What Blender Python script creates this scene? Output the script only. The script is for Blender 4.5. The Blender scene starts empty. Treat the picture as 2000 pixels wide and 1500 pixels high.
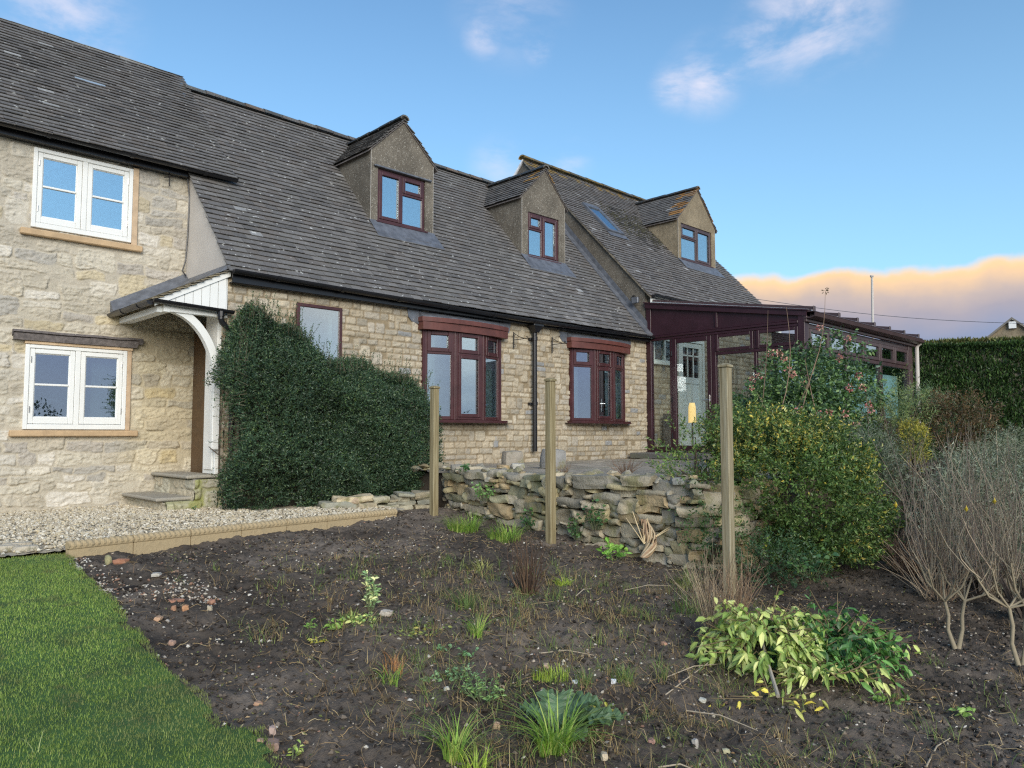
import bpy, math, random
import numpy as np
from mathutils import Vector
random.seed(7); RS = np.random.RandomState(11)
SC = bpy.context.scene; COL = SC.collection
R = math.radians

# ------------------------------------------------------------------ camera
FPX = 1484.0; PITCH = math.atan(98 / FPX); AZ = math.atan2(1520 * math.cos(PITCH), FPX)
cam_d = bpy.data.cameras.new('camera'); cam = bpy.data.objects.new('camera', cam_d); COL.objects.link(cam)
cam.location = (0, 0, 1.5)
cam.rotation_euler = (R(90) + PITCH, 0, AZ - R(90))
cam_d.sensor_width = 36; cam_d.lens = 36 * FPX / 2000; cam_d.clip_end = 3000
SC.camera = cam
# ------------------------------------------------------------------ colour management
SC.view_settings.view_transform = 'Standard'; SC.view_settings.look = 'None'
SC.view_settings.gamma = 1; SC.view_settings.exposure = 0.45
SC.cycles.use_denoising = False; SC.cycles.filter_width = 1.25; SC.cycles.use_adaptive_sampling = False
SC.cycles.max_bounces = 6; SC.cycles.transparent_max_bounces = 12
# ------------------------------------------------------------------ world: sky with cloud bank
SUN_EL = R(24); SUN_AZ = R(-118)          # direction towards the sun, angle from +X
sun_dir = Vector((math.cos(SUN_EL) * math.cos(SUN_AZ), math.cos(SUN_EL) * math.sin(SUN_AZ), math.sin(SUN_EL)))
w = bpy.data.worlds.new('World'); SC.world = w; w.use_nodes = True
nt = w.node_tree; nt.nodes.clear()
def N(nt, t, **k):
    n = nt.nodes.new(t)
    for a, b in k.items():
        if a.startswith('i_'):
            n.inputs[int(a[2:]) if a[2:].isdigit() else a[2:]].default_value = b
        else: setattr(n, a, b)
    return n
def L(nt, a, b): nt.links.new(a, b)
def mth(nt, op, a, b=None, c=None, clamp=False):
    n = nt.nodes.new('ShaderNodeMath'); n.operation = op; n.use_clamp = clamp
    for i, v in enumerate((a, b, c)):
        if v is None: continue
        if isinstance(v, (int, float)): n.inputs[i].default_value = v
        else: nt.links.new(v, n.inputs[i])
    return n.outputs[0]
def mixc(nt, f, a, b, mode='MIX'):
    n = nt.nodes.new('ShaderNodeMix'); n.data_type = 'RGBA'; n.blend_type = mode
    for s, v in ((n.inputs[0], f), (n.inputs[6], a), (n.inputs[7], b)):
        if isinstance(v, (int, float)): s.default_value = v
        elif isinstance(v, (tuple, list)): s.default_value = (*v[:3], 1)
        else: nt.links.new(v, s)
    return n.outputs[2]
def ramp(nt, f, stops):
    n = nt.nodes.new('ShaderNodeValToRGB'); e = n.color_ramp.elements
    while len(e) < len(stops): e.new(0.5)
    for i, (p, c) in enumerate(stops):
        e[i].position = p; e[i].color = (*c, 1) if isinstance(c, (tuple, list)) else (c, c, c, 1)
    if f is not None: nt.links.new(f, n.inputs[0])
    return n.outputs[0]
def smooth(nt, v, lo, hi):
    n = nt.nodes.new('ShaderNodeMapRange'); n.interpolation_type = 'SMOOTHSTEP'
    nt.links.new(v, n.inputs[0]); n.inputs[1].default_value = lo; n.inputs[2].default_value = hi
    return n.outputs[0]
SKY_GAIN = 0.125
sky = N(nt, 'ShaderNodeTexSky', sky_type='NISHITA', sun_disc=False, sun_elevation=SUN_EL,
        sun_rotation=R(90) - SUN_AZ, air_density=1.0, dust_density=0.6, ozone_density=1.6)
tc = N(nt, 'ShaderNodeTexCoord')
nrm = N(nt, 'ShaderNodeVectorMath', operation='NORMALIZE'); L(nt, tc.outputs['Generated'], nrm.inputs[0])
D_ = nrm.outputs[0]
sep = N(nt, 'ShaderNodeSeparateXYZ'); L(nt, D_, sep.inputs[0])
def noise(nt, vec, scale, detail=4, rough=0.55, dist=0.0, sc3=None):
    if sc3:
        m = nt.nodes.new('ShaderNodeMapping'); m.inputs['Scale'].default_value = sc3; nt.links.new(vec, m.inputs[0]); vec = m.outputs[0]
    n = nt.nodes.new('ShaderNodeTexNoise'); n.inputs['Scale'].default_value = scale
    n.inputs['Detail'].default_value = detail; n.inputs['Roughness'].default_value = rough; n.inputs['Distortion'].default_value = dist
    if vec is not None: nt.links.new(vec, n.inputs['Vector'])
    return n.outputs['Fac']
z = sep.outputs['Z']
base = mixc(nt, 1.0, sky.outputs[0], (0.73, 1.01, 1.18), 'MULTIPLY')
# cloud bank all round the horizon, warm along its upper edge, blue-grey below
wob = noise(nt, D_, 4.0, 3, 0.5, sc3=(1, 1, 0.5))
wob2 = noise(nt, D_, 18.0, 4, 0.55, sc3=(1, 1, 1.1))
edge = mth(nt, 'ADD', mth(nt, 'MULTIPLY_ADD', wob, 0.085, 0.142), mth(nt, 'MULTIPLY', wob2, 0.026))
depth = mth(nt, 'SUBTRACT', edge, z)                   # > 0 inside the bank
bankm = smooth(nt, depth, -0.004, 0.010)
K = 6.6
bankc = ramp(nt, mth(nt, 'MULTIPLY', depth, 5.2, clamp=True),
             [(0.0, (0.92 * K, 0.70 * K, 0.46 * K)), (0.06, (0.90 * K, 0.62 * K, 0.36 * K)), (0.17, (0.54 * K, 0.45 * K, 0.42 * K)),
              (0.27, (0.38 * K, 0.36 * K, 0.42 * K)), (0.42, (0.25 * K, 0.31 * K, 0.46 * K)), (1.0, (0.30 * K, 0.36 * K, 0.44 * K))])
streak = noise(nt, D_, 5.0, 5, 0.6, sc3=(1, 1, 5))
bankc = mixc(nt, mth(nt, 'MULTIPLY_ADD', streak, 0.8, -0.15, clamp=True), bankc, mixc(nt, 1.0, bankc, (1.25, 1.2, 1.2), 'MULTIPLY'))
# the bank is paler over the fields that the bow windows mirror
pale = mth(nt, 'MULTIPLY', mth(nt, 'MAXIMUM', smooth(nt, sep.outputs['X'], 0.30, 0.62), mth(nt, 'SUBTRACT', 1.0, smooth(nt, sep.outputs['X'], 0.06, 0.17))), smooth(nt, mth(nt, 'MULTIPLY', sep.outputs['Y'], -1.0), 0.05, 0.45))
bankc = mixc(nt, mth(nt, 'MULTIPLY', pale, 0.8), bankc, mixc(nt, smooth(nt, mth(nt, 'ADD', z, mth(nt, 'MULTIPLY', streak, 0.12)), 0.05, 0.20), (0.34 * K, 0.44 * K, 0.56 * K), (0.80 * K, 0.92 * K, 0.95 * K)))
# soft pale wisps higher up
wn = noise(nt, D_, 8.0, 7, 0.60, 0.25, sc3=(1, 1, 2.2))
def blob(px, py, r, k):
    F_ = Vector((math.cos(AZ) * math.cos(PITCH), math.sin(AZ) * math.cos(PITCH), math.sin(PITCH)))
    Rr = Vector((math.sin(AZ), -math.cos(AZ), 0)); U_ = Rr.cross(F_)
    d = (F_ * FPX + Rr * (px - 1000) + U_ * (750 - py)).normalized()
    vd = N(nt, 'ShaderNodeVectorMath', operation='DISTANCE'); L(nt, D_, vd.inputs[0]); vd.inputs[1].default_value = d
    return mth(nt, 'MULTIPLY', mth(nt, 'SUBTRACT', 1.0, smooth(nt, vd.outputs['Value'], 0.0, r)), k)
bl = None
for a in ((1600, 20, 0.10, 1.1), (1530, 60, 0.075, 1.0), (1460, 95, 0.05, .9), (1380, 148, 0.06, 1.1), (1320, 168, 0.04, 1.0), (945, 70, 0.035, 0.9),
          (1050, 90, 0.03, 0.7), (110, 10, 0.10, 0.8), (975, 320, 0.05, 0.55), (1110, 322, 0.04, 0.5), (1000, 10, 0.09, .4)):
    b_ = blob(*a); bl = b_ if bl is None else mth(nt, 'MAXIMUM', bl, b_)
wm = mth(nt, 'MULTIPLY', bl, smooth(nt, wn, 0.36, 0.66))
wm = mth(nt, 'MULTIPLY', wm, 0.75)
hz = mth(nt, 'SUBTRACT', 1.0, smooth(nt, z, 0.0, 0.75))
skyc = mixc(nt, mth(nt, 'MULTIPLY', hz, 0.42), base, (3.2, 5.5, 6.8))
skyc = mixc(nt, wm, skyc, (5.6, 5.3, 5.9))
allc = mixc(nt, bankm, skyc, bankc)
bg = N(nt, 'ShaderNodeBackground'); bg.inputs['Strength'].default_value = SKY_GAIN
L(nt, allc, bg.inputs['Color'])
wo = N(nt, 'ShaderNodeOutputWorld'); L(nt, bg.outputs[0], wo.inputs[0])
# ------------------------------------------------------------------ sun, veiled
sd = bpy.data.lights.new('sun', 'SUN'); so = bpy.data.objects.new('sun', sd); COL.objects.link(so)
sd.energy = 2.5; sd.angle = R(42); sd.color = (1.0, 0.91, 0.80)
so.rotation_euler = sun_dir.to_track_quat('Z', 'Y').to_euler()

# ================================================================== helpers
def mesh_np(name, V, Fq, mat, parent=None, col=None, smooth_=False, Ft=None):
    """V Nx3, Fq Mx4 quads, Ft Kx3 tris, col Nx3"""
    V = np.asarray(V, dtype=np.float32).reshape(-1, 3)
    me = bpy.data.meshes.new(name)
    nq = 0 if Fq is None else len(Fq); ntr = 0 if Ft is None else len(Ft)
    me.vertices.add(len(V)); me.vertices.foreach_set('co', V.ravel())
    idx = []
    if nq: idx.append(np.asarray(Fq, dtype=np.int32).ravel())
    if ntr: idx.append(np.asarray(Ft, dtype=np.int32).ravel())
    idx = np.concatenate(idx)
    me.loops.add(len(idx)); me.loops.foreach_set('vertex_index', idx)
    me.polygons.add(nq + ntr)
    ls = np.concatenate([np.arange(nq) * 4, nq * 4 + np.arange(ntr) * 3]).astype(np.int32)
    lt = np.concatenate([np.full(nq, 4), np.full(ntr, 3)]).astype(np.int32)
    me.polygons.foreach_set('loop_start', ls); me.polygons.foreach_set('loop_total', lt)
    me.polygons.foreach_set('use_smooth', np.full(nq + ntr, bool(smooth_)))
    me.update(calc_edges=True); me.validate()
    if col is not None:
        a = me.color_attributes.new('tint', 'FLOAT_COLOR', 'POINT')
        c = np.ones((len(V), 4), dtype=np.float32); c[:, :3] = col
        a.data.foreach_set('color', c.ravel())
    if mat is not None:
        me.materials.append(mat)
    o = bpy.data.objects.new(name, me); COL.objects.link(o)
    if parent is not None: o.parent = parent
    return o
class MB:
    """collects boxes, prisms, tubes into one mesh"""
    def __init__(s): s.v = []; s.q = []; s.t = []; s.c = []
    def add(s, V, q=(), t=(), c=(1, 1, 1)):
        n = len(s.v); s.v += [tuple(p) for p in V]
        s.q += [tuple(i + n for i in f) for f in q]; s.t += [tuple(i + n for i in f) for f in t]
        s.c += [c] * len(V)
    def box(s, x0, x1, y0, y1, z0, z1, c=(1, 1, 1)):
        V = [(x0, y0, z0), (x1, y0, z0), (x1, y1, z0), (x0, y1, z0), (x0, y0, z1), (x1, y0, z1), (x1, y1, z1), (x0, y1, z1)]
        s.hexa(V, c)
    def hexa(s, V, c=(1, 1, 1)):
        s.add(V, [(0, 3, 2, 1), (4, 5, 6, 7), (0, 1, 5, 4), (1, 2, 6, 5), (2, 3, 7, 6), (3, 0, 4, 7)], c=c)
    def bbox(s, x0, x1, y0, y1, z0, z1, b=0.006, c=(1, 1, 1)):
        """box with chamfered edges"""
        b = min(b, (x1 - x0) * .45, (y1 - y0) * .45, (z1 - z0) * .45)
        xs = (x0, x0 + b, x1 - b, x1); ys = (y0, y0 + b, y1 - b, y1); zs = (z0, z0 + b, z1 - b, z1)
        V = []; ix = {}
        for i in (0, 1):
            for j in (0, 1):
                for k in (0, 1):
                    X, Xi = (xs[0], xs[1]) if i == 0 else (xs[3], xs[2])
                    Y, Yi = (ys[0], ys[1]) if j == 0 else (ys[3], ys[2])
                    Z, Zi = (zs[0], zs[1]) if k == 0 else (zs[3], zs[2])
                    ix[i, j, k] = len(V); V += [(X, Yi, Zi), (Xi, Y, Zi), (Xi, Yi, Z)]
        q = []; t = []
        def I(i, j, k, a): return ix[i, j, k] + a
        q += [(I(0,0,0,0), I(0,0,1,0), I(0,1,1,0), I(0,1,0,0)), (I(1,0,0,0), I(1,1,0,0), I(1,1,1,0), I(1,0,1,0)),
              (I(0,0,0,1), I(1,0,0,1), I(1,0,1,1), I(0,0,1,1)), (I(0,1,0,1), I(0,1,1,1), I(1,1,1,1), I(1,1,0,1)),
              (I(0,0,0,2), I(0,1,0,2), I(1,1,0,2), I(1,0,0,2)), (I(0,0,1,2), I(1,0,1,2), I(1,1,1,2), I(0,1,1,2))]
        for j in (0, 1):
            for k in (0, 1): q.append((I(0,j,k,1), I(0,j,k,2), I(1,j,k,2), I(1,j,k,1)))
        for i in (0, 1):
            for k in (0, 1): q.append((I(i,0,k,0), I(i,0,k,2), I(i,1,k,2), I(i,1,k,0)))
        for i in (0, 1):
            for j in (0, 1): q.append((I(i,j,0,0), I(i,j,0,1), I(i,j,1,1), I(i,j,1,0)))
        for i in (0, 1):
            for j in (0, 1):
                for k in (0, 1): t.append((I(i,j,k,0), I(i,j,k,1), I(i,j,k,2)))
        s.add(V, q, t, c)
    def tube(s, pts, rad, n=6, c=(1, 1, 1), cap=True):
        pts = [Vector(p) for p in pts]; m = len(pts)
        if not hasattr(rad, '__len__'): rad = [rad] * m
        V = []; up = Vector((0, 0, 1))
        for i, p in enumerate(pts):
            d = (pts[min(i + 1, m - 1)] - pts[max(i - 1, 0)]).normalized()
            a = d.cross(up if abs(d.z) < .95 else Vector((1, 0, 0))).normalized(); b = d.cross(a)
            for k in range(n):
                th = 2 * math.pi * k / n
                V.append(p + (a * math.cos(th) + b * math.sin(th)) * rad[i])
        q = [(i * n + k, i * n + (k + 1) % n, (i + 1) * n + (k + 1) % n, (i + 1) * n + k) for i in range(m - 1) for k in range(n)]
        t = []
        if cap:
            V += [pts[0], pts[-1]]; a0 = m * n
            for k in range(n):
                t.append((a0, (k + 1) % n, k)); t.append((a0 + 1, (m - 1) * n + k, (m - 1) * n + (k + 1) % n))
        s.add(V, q, t, c)
    def prism(s, poly, off, c=(1, 1, 1)):
        """poly list of 3D points, extruded by off"""
        n = len(poly); off = Vector(off); V = [Vector(p) for p in poly] + [Vector(p) + off for p in poly]
        q = [(i, (i + 1) % n, n + (i + 1) % n, n + i) for i in range(n)]
        t = []
        for i in range(1, n - 1): t += [(0, i + 1, i), (n, n + i, n + i + 1)]
        s.add(V, q, t, c)
    def build(s, name, mat, parent=None, sm=False):
        return mesh_np(name, np.array(s.v), np.array(s.q) if s.q else None, mat, parent, np.array(s.c), sm, np.array(s.t) if s.t else None)
def tag(o, label=None, cat=None, group=None, kind=None):
    if label: o['label'] = label
    if cat: o['category'] = cat
    if group: o['group'] = group
    if kind: o['kind'] = kind
    return o
def empty(name, loc, label, cat, group=None):
    o = bpy.data.objects.new(name, None); COL.objects.link(o); o.location = loc; o.empty_display_size = .2
    return tag(o, label, cat, group)
def keep(parent, *obs):
    """parent world-space meshes under an empty standing elsewhere"""
    for o in obs:
        o.parent = parent
        o.data.transform(__import__('mathutils').Matrix.Translation(-Vector(parent.location)))
    return obs[0]
# value noise
def _h(ix, iy, s):
    n = (ix.astype(np.int64) * 374761393 + iy.astype(np.int64) * 668265263 + s * 974711) & 0x7fffffff
    n = (n ^ (n >> 13)) * 1274126177 & 0x7fffffff
    n = n ^ (n >> 16)
    return (n & 0xffff) / 65535.0
def vn(x, y, s=0):
    x = np.asarray(x, float); y = np.asarray(y, float)
    ix = np.floor(x); iy = np.floor(y); fx = x - ix; fy = y - iy
    fx = fx * fx * (3 - 2 * fx); fy = fy * fy * (3 - 2 * fy)
    a = _h(ix, iy, s); b = _h(ix + 1, iy, s); c = _h(ix, iy + 1, s); d = _h(ix + 1, iy + 1, s)
    return (a * (1 - fx) + b * fx) * (1 - fy) + (c * (1 - fx) + d * fx) * fy
def fbm(x, y, s=0, o=4, g=.5):
    t = 0; a = 1; m = 0
    for i in range(o):
        t = t + a * vn(x * 2 ** i, y * 2 ** i, s + i * 17); m += a; a *= g
    return t / m
KY = [-60, -5, 0, 2, 3.25, 5.1, 6.9, 8, 10, 60]; KZ = [-2.5, -.4, -.05, .12, .27, .48, .60, .62, .59, .6]
def G(x, y): return np.interp(y, KY, KZ)
Fv = np.array([math.cos(AZ) * math.cos(PITCH), math.sin(AZ) * math.cos(PITCH), math.sin(PITCH)])
Rv = np.array([math.sin(AZ), -math.cos(AZ), 0.]); Uv = np.cross(Rv, Fv)
def rayd(px, py):
    d = Fv * FPX + Rv * (px - 1000) + Uv * (750 - py); return d / math.hypot(d[0], d[1])
def at(px, py, r):
    d = rayd(px, py); return np.array([d[0] * r, d[1] * r, 1.5 + d[2] * r])
def onground(px, py):
    d = rayd(px, py); r = .5
    while r < 40:
        P = np.array([d[0] * r, d[1] * r, 1.5 + d[2] * r])
        if P[2] < G(P[0], P[1]): break
        r += .01
    return float(P[0]), float(P[1]), float(G(P[0], P[1]))

# ================================================================== materials
def newmat(name):
    m = bpy.data.materials.new(name); m.use_nodes = True; nt = m.node_tree; nt.nodes.clear()
    out = N(nt, 'ShaderNodeOutputMaterial'); b = N(nt, 'ShaderNodeBsdfPrincipled'); L(nt, b.outputs[0], out.inputs[0])
    return m, nt, b, out
def basic(name, col, rough=.6, var=.15, vscale=8, bump=0.0, bscale=60, spec=.5, metal=0, tint=True, dirt=None, coat=0):
    m, nt, b, out = newmat(name)
    tc = N(nt, 'ShaderNodeTexCoord'); P = tc.outputs['Object']
    nf = noise(nt, P, vscale, 5, .6)
    lo = tuple(c * (1 - var) for c in col); hi = tuple(min(1, c * (1 + var)) for c in col)
    c = mixc(nt, smooth(nt, nf, .25, .75), lo, hi)
    if dirt:
        c = mixc(nt, mth(nt, 'MULTIPLY', smooth(nt, noise(nt, P, dirt[1], 6, .65), .48, .7), dirt[2]), c, dirt[0])
    if tint:
        a = N(nt, 'ShaderNodeAttribute', attribute_name='tint'); c = mixc(nt, 1.0, c, a.outputs['Color'], 'MULTIPLY')
    L(nt, c, b.inputs['Base Color'])
    b.inputs['Roughness'].default_value = rough; b.inputs['Metallic'].default_value = metal
    b.inputs['Specular IOR Level'].default_value = spec; b.inputs['Coat Weight'].default_value = coat
    if bump:
        bn = N(nt, 'ShaderNodeBump'); bn.inputs['Strength'].default_value = 1; bn.inputs['Distance'].default_value = bump
        L(nt, noise(nt, P, bscale, 5, .6), bn.inputs['Height']); L(nt, bn.outputs[0], b.inputs['Normal'])
    return m
def stonemat(name, rough=.9, blot=((.30, .29, .26), .35), fine=90, bump=.009, moss=None):
    m, nt, b, out = newmat(name)
    tc = N(nt, 'ShaderNodeTexCoord'); P = tc.outputs['Object']
    a = N(nt, 'ShaderNodeAttribute', attribute_name='tint')
    c = a.outputs['Color']
    n1 = noise(nt, P, 9, 6, .65); n2 = noise(nt, P, fine, 4, .6); n3 = noise(nt, P, 28, 5, .65)
    c = mixc(nt, mth(nt, 'MULTIPLY', smooth(nt, n1, .5, .72), blot[1]), c, blot[0])
    c = mixc(nt, mth(nt, 'MULTIPLY', smooth(nt, n3, .52, .72), .45), c, mixc(nt, 1., c, (.62, .62, .64), 'MULTIPLY'))
    c = mixc(nt, mth(nt, 'MULTIPLY', smooth(nt, n2, .5, .8), .5), c, mixc(nt, 1., c, (1.35, 1.33, 1.28), 'MULTIPLY'))
    if moss:
        c = mixc(nt, mth(nt, 'MULTIPLY', smooth(nt, noise(nt, P, moss[1], 5, .6), .5, .65), moss[2]), c, moss[0])
    L(nt, c, b.inputs['Base Color']); b.inputs['Roughness'].default_value = rough; b.inputs['Specular IOR Level'].default_value = .2
    bn = N(nt, 'ShaderNodeBump'); bn.inputs['Distance'].default_value = bump
    h = mth(nt, 'ADD', noise(nt, P, 35, 5, .65), mth(nt, 'MULTIPLY', n2, .5))
    L(nt, h, bn.inputs['Height']); L(nt, bn.outputs[0], b.inputs['Normal'])
    return m
def tilemat(name, orange=.35):
    m, nt, b, out = newmat(name)
    tc = N(nt, 'ShaderNodeTexCoord'); P = tc.outputs['Object']
    a = N(nt, 'ShaderNodeAttribute', attribute_name='tint'); c = a.outputs['Color']
    c = mixc(nt, mth(nt, 'MULTIPLY', smooth(nt, noise(nt, P, 40, 5, .7), .45, .7), .45), c, (.22, .22, .21))
    c = mixc(nt, mth(nt, 'MULTIPLY', smooth(nt, noise(nt, P, 1.6, 4, .6), .5, .7), .45), c, (.15, .145, .13))
    lich = smooth(nt, noise(nt, P, 17, 2, .4), .695, .72)
    c = mixc(nt, mth(nt, 'MULTIPLY', lich, .85), c, (.55, .55, .52))
    lich2 = smooth(nt, noise(nt, P, 55, 3, .6), .66, .72)
    c = mixc(nt, mth(nt, 'MULTIPLY', lich2, .6), c, (.42, .42, .40))
    L(nt, c, b.inputs['Base Color']); b.inputs['Roughness'].default_value = .75; b.inputs['Specular IOR Level'].default_value = .35
    bn = N(nt, 'ShaderNodeBump'); bn.inputs['Distance'].default_value = .003
    L(nt, noise(nt, P, 120, 4, .6), bn.inputs['Height']); L(nt, bn.outputs[0], b.inputs['Normal'])
    return m
def rendermat(name, col, speck=(.5, .47, .4)):
    """pebble-dash render"""
    m, nt, b, out = newmat(name)
    tc = N(nt, 'ShaderNodeTexCoord'); P = tc.outputs['Object']
    v = N(nt, 'ShaderNodeTexVoronoi'); v.inputs['Scale'].default_value = 90; L(nt, P, v.inputs['Vector'])
    r = N(nt, 'ShaderNodeSeparateColor'); L(nt, v.outputs['Color'], r.inputs[0])
    c = mixc(nt, smooth(nt, noise(nt, P, 2.5, 6, .65), .3, .7), tuple(x * .72 for x in col), tuple(x * 1.15 for x in col))
    c = mixc(nt, mth(nt, 'MULTIPLY', smooth(nt, noise(nt, P, 14, 5, .6, sc3=(1, 1, .35)), .5, .7), .5), c, tuple(x * .55 for x in col))
    c = mixc(nt, mth(nt, 'MULTIPLY', smooth(nt, r.outputs[0], .92, .95), .6), c, speck)
    c = mixc(nt, mth(nt, 'MULTIPLY', smooth(nt, r.outputs[1], .8, .85), .5), c, tuple(x * .5 for x in col))
    L(nt, c, b.inputs['Base Color']); b.inputs['Roughness'].default_value = .95; b.inputs['Specular IOR Level'].default_value = .15
    bn = N(nt, 'ShaderNodeBump'); bn.inputs['Distance'].default_value = .008
    L(nt, mth(nt, 'ADD', mth(nt, 'MULTIPLY', v.outputs['Distance'], -.8), noise(nt, P, 50, 4, .6)), bn.inputs['Height']); L(nt, bn.outputs[0], b.inputs['Normal'])
    return m
def leafmat(name, trans=.25, rough=.45, spec=.5):
    m, nt, b, out = newmat(name)
    a = N(nt, 'ShaderNodeAttribute', attribute_name='tint')
    L(nt, a.outputs['Color'], b.inputs['Base Color']); b.inputs['Roughness'].default_value = rough; b.inputs['Specular IOR Level'].default_value = spec
    t = N(nt, 'ShaderNodeBsdfTranslucent'); L(nt, mixc(nt, 1., a.outputs['Color'], (1.3, 1.4, .7), 'MULTIPLY'), t.inputs['Color'])
    mx = N(nt, 'ShaderNodeMixShader'); mx.inputs[0].default_value = trans
    L(nt, b.outputs[0], mx.inputs[1]); L(nt, t.outputs[0], mx.inputs[2]); L(nt, mx.outputs[0], out.inputs[0])
    return m
def glassmat(name, refl=.5, tintc=(.75, .85, .85), wav=.0):
    m, nt, b, out = newmat(name); nt.nodes.remove(b)
    g = N(nt, 'ShaderNodeBsdfGlossy'); g.inputs['Roughness'].default_value = .0; g.inputs['Color'].default_value = (.92, .96, 1, 1)
    t = N(nt, 'ShaderNodeBsdfTransparent'); t.inputs['Color'].default_value = (*tintc, 1)
    fr = N(nt, 'ShaderNodeLayerWeight'); fr.inputs['Blend'].default_value = .5
    f = mth(nt, 'ADD', mth(nt, 'MULTIPLY_ADD', mth(nt, 'POWER', fr.outputs['Facing'], 5.0), .9, .03), refl, clamp=True)
    tc = N(nt, 'ShaderNodeTexCoord')
    bn = N(nt, 'ShaderNodeBump'); bn.inputs['Distance'].default_value = .003; bn.inputs['Strength'].default_value = .5
    L(nt, noise(nt, tc.outputs['Object'], 1.2, 2, .5), bn.inputs['Height']); L(nt, bn.outputs[0], g.inputs['Normal'])
    mx = N(nt, 'ShaderNodeMixShader'); L(nt, f, mx.inputs[0])
    L(nt, t.outputs[0], mx.inputs[1]); L(nt, g.outputs[0], mx.inputs[2]); L(nt, mx.outputs[0], out.inputs[0])
    return m
M = {}
M['stone'] = stonemat('rubble limestone', blot=((.26, .25, .22), .22))
M['block'] = stonemat('coursed walling stone', blot=((.30, .28, .25), .15), bump=.010)
M['drystone'] = stonemat('mossy dry stone', blot=((.13, .13, .09), .5), bump=.012, moss=((.20, .19, .06), 4.5, .5))
M['mossblock'] = stonemat('mossy step stone', blot=((.25, .26, .10), .5), bump=.01, moss=((.26, .28, .05), 5, .6))
M['tile'] = tilemat('weathered roof tile')
M['ridge'] = stonemat('lichened ridge tile', blot=((.36, .36, .33), .5))
M['dash'] = rendermat('pebble dash', (.185, .163, .130))
M['dash2'] = rendermat('buff pebble dash', (.30, .245, .165), (.48, .4, .28))
M['white'] = basic('white painted timber', (.80, .80, .76), .4, .03, 5, .001, 40)
M['whiteren'] = basic('pale smooth render', (.56, .52, .47), .85, .06, 3, .002, 60)
M['maroon'] = basic('rosewood upvc', (.060, .020, .021), .35, .2, 5, .0008, 50, dirt=((.13, .05, .05), 3, .25))
M['maroon2'] = basic('faded mahogany fascia', (.12, .04, .03), .5, .2, 6, .001, 40)
M['plum'] = basic('dark plum upvc', (.034, .011, .017), .38, .15, 4, dirt=((.075, .03, .045), 3, .3))
M['brownw'] = basic('greyed brown window', (.060, .034, .034), .4, .2, 5)
M['black'] = basic('black plastic', (.012, .012, .014), .3, .2, 6)
M['lead'] = basic('lead sheet', (.15, .16, .18), .5, .3, 9, .003, 20, metal=.3)
M['sill'] = basic('tan stone sill', (.50, .35, .20), .8, .15, 10, .002, 60)
M['oldwood'] = basic('weathered oak', (.14, .12, .11), .85, .35, 22, .008, 45)
M['iron'] = basic('black iron', (.02, .017, .016), .6, .3, 20)
M['glass'] = glassmat('window glass', .46)
M['glass_c'] = glassmat('conservatory glass', .02, (.95, .97, .955))
M['glass_t'] = glassmat('top light glass', .30, (.8, .88, .88))
M['glass_f'] = glassmat('conservatory front glass', .02, (.8, .9, .9))
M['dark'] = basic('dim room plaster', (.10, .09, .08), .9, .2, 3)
M['curtain'] = basic('cream curtain', (.55, .53, .48), .9, .08, 6)
M['paleg'] = basic('pale green paint', (.74, .78, .73), .5, .05, 5)
M['timber'] = None
M['chrome'] = basic('brushed metal', (.6, .6, .6), .25, .05, 5, metal=1)
M['leaf'] = leafmat('leaf', .18)
M['leafg'] = leafmat('glossy leaf', .15, .42, .45)
M['grass'] = leafmat('grass blade', .3, .55, .35)
M['twig'] = basic('dry stem', (1, 1, 1), .85, .15, 30)
M['clod'] = stonemat('soil crumb', blot=((.02, .016, .014), .4), bump=.004)
M['pebble'] = basic('limestone pebble', (1, 1, 1), .85, .15, 60, .003, 80)

def timbermat():
    m, nt, b, out = newmat('pressure treated timber')
    tc = N(nt, 'ShaderNodeTexCoord'); P = tc.outputs['Object']
    g = noise(nt, P, 40, 5, .65, .4, sc3=(1, 1, .06))
    c = ramp(nt, g, [(.3, (.15, .115, .055)), (.5, (.27, .22, .12)), (.7, (.36, .31, .19))])
    kn = N(nt, 'ShaderNodeTexVoronoi'); kn.inputs['Scale'].default_value = 3.2
    mp = N(nt, 'ShaderNodeMapping'); mp.inputs['Scale'].default_value = (2, 2, 1); L(nt, P, mp.inputs[0]); L(nt, mp.outputs[0], kn.inputs['Vector'])
    c = mixc(nt, mth(nt, 'MULTIPLY', mth(nt, 'SUBTRACT', 1, smooth(nt, kn.outputs['Distance'], .04, .13)), .7), c, (.16, .09, .04))
    a = N(nt, 'ShaderNodeAttribute', attribute_name='tint'); c = mixc(nt, 1., c, a.outputs['Color'], 'MULTIPLY')
    L(nt, c, b.inputs['Base Color']); b.inputs['Roughness'].default_value = .8; b.inputs['Specular IOR Level'].default_value = .25
    bn = N(nt, 'ShaderNodeBump'); bn.inputs['Distance'].default_value = .003; L(nt, g, bn.inputs['Height']); L(nt, bn.outputs[0], b.inputs['Normal'])
    return m
M['timber'] = timbermat()

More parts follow.
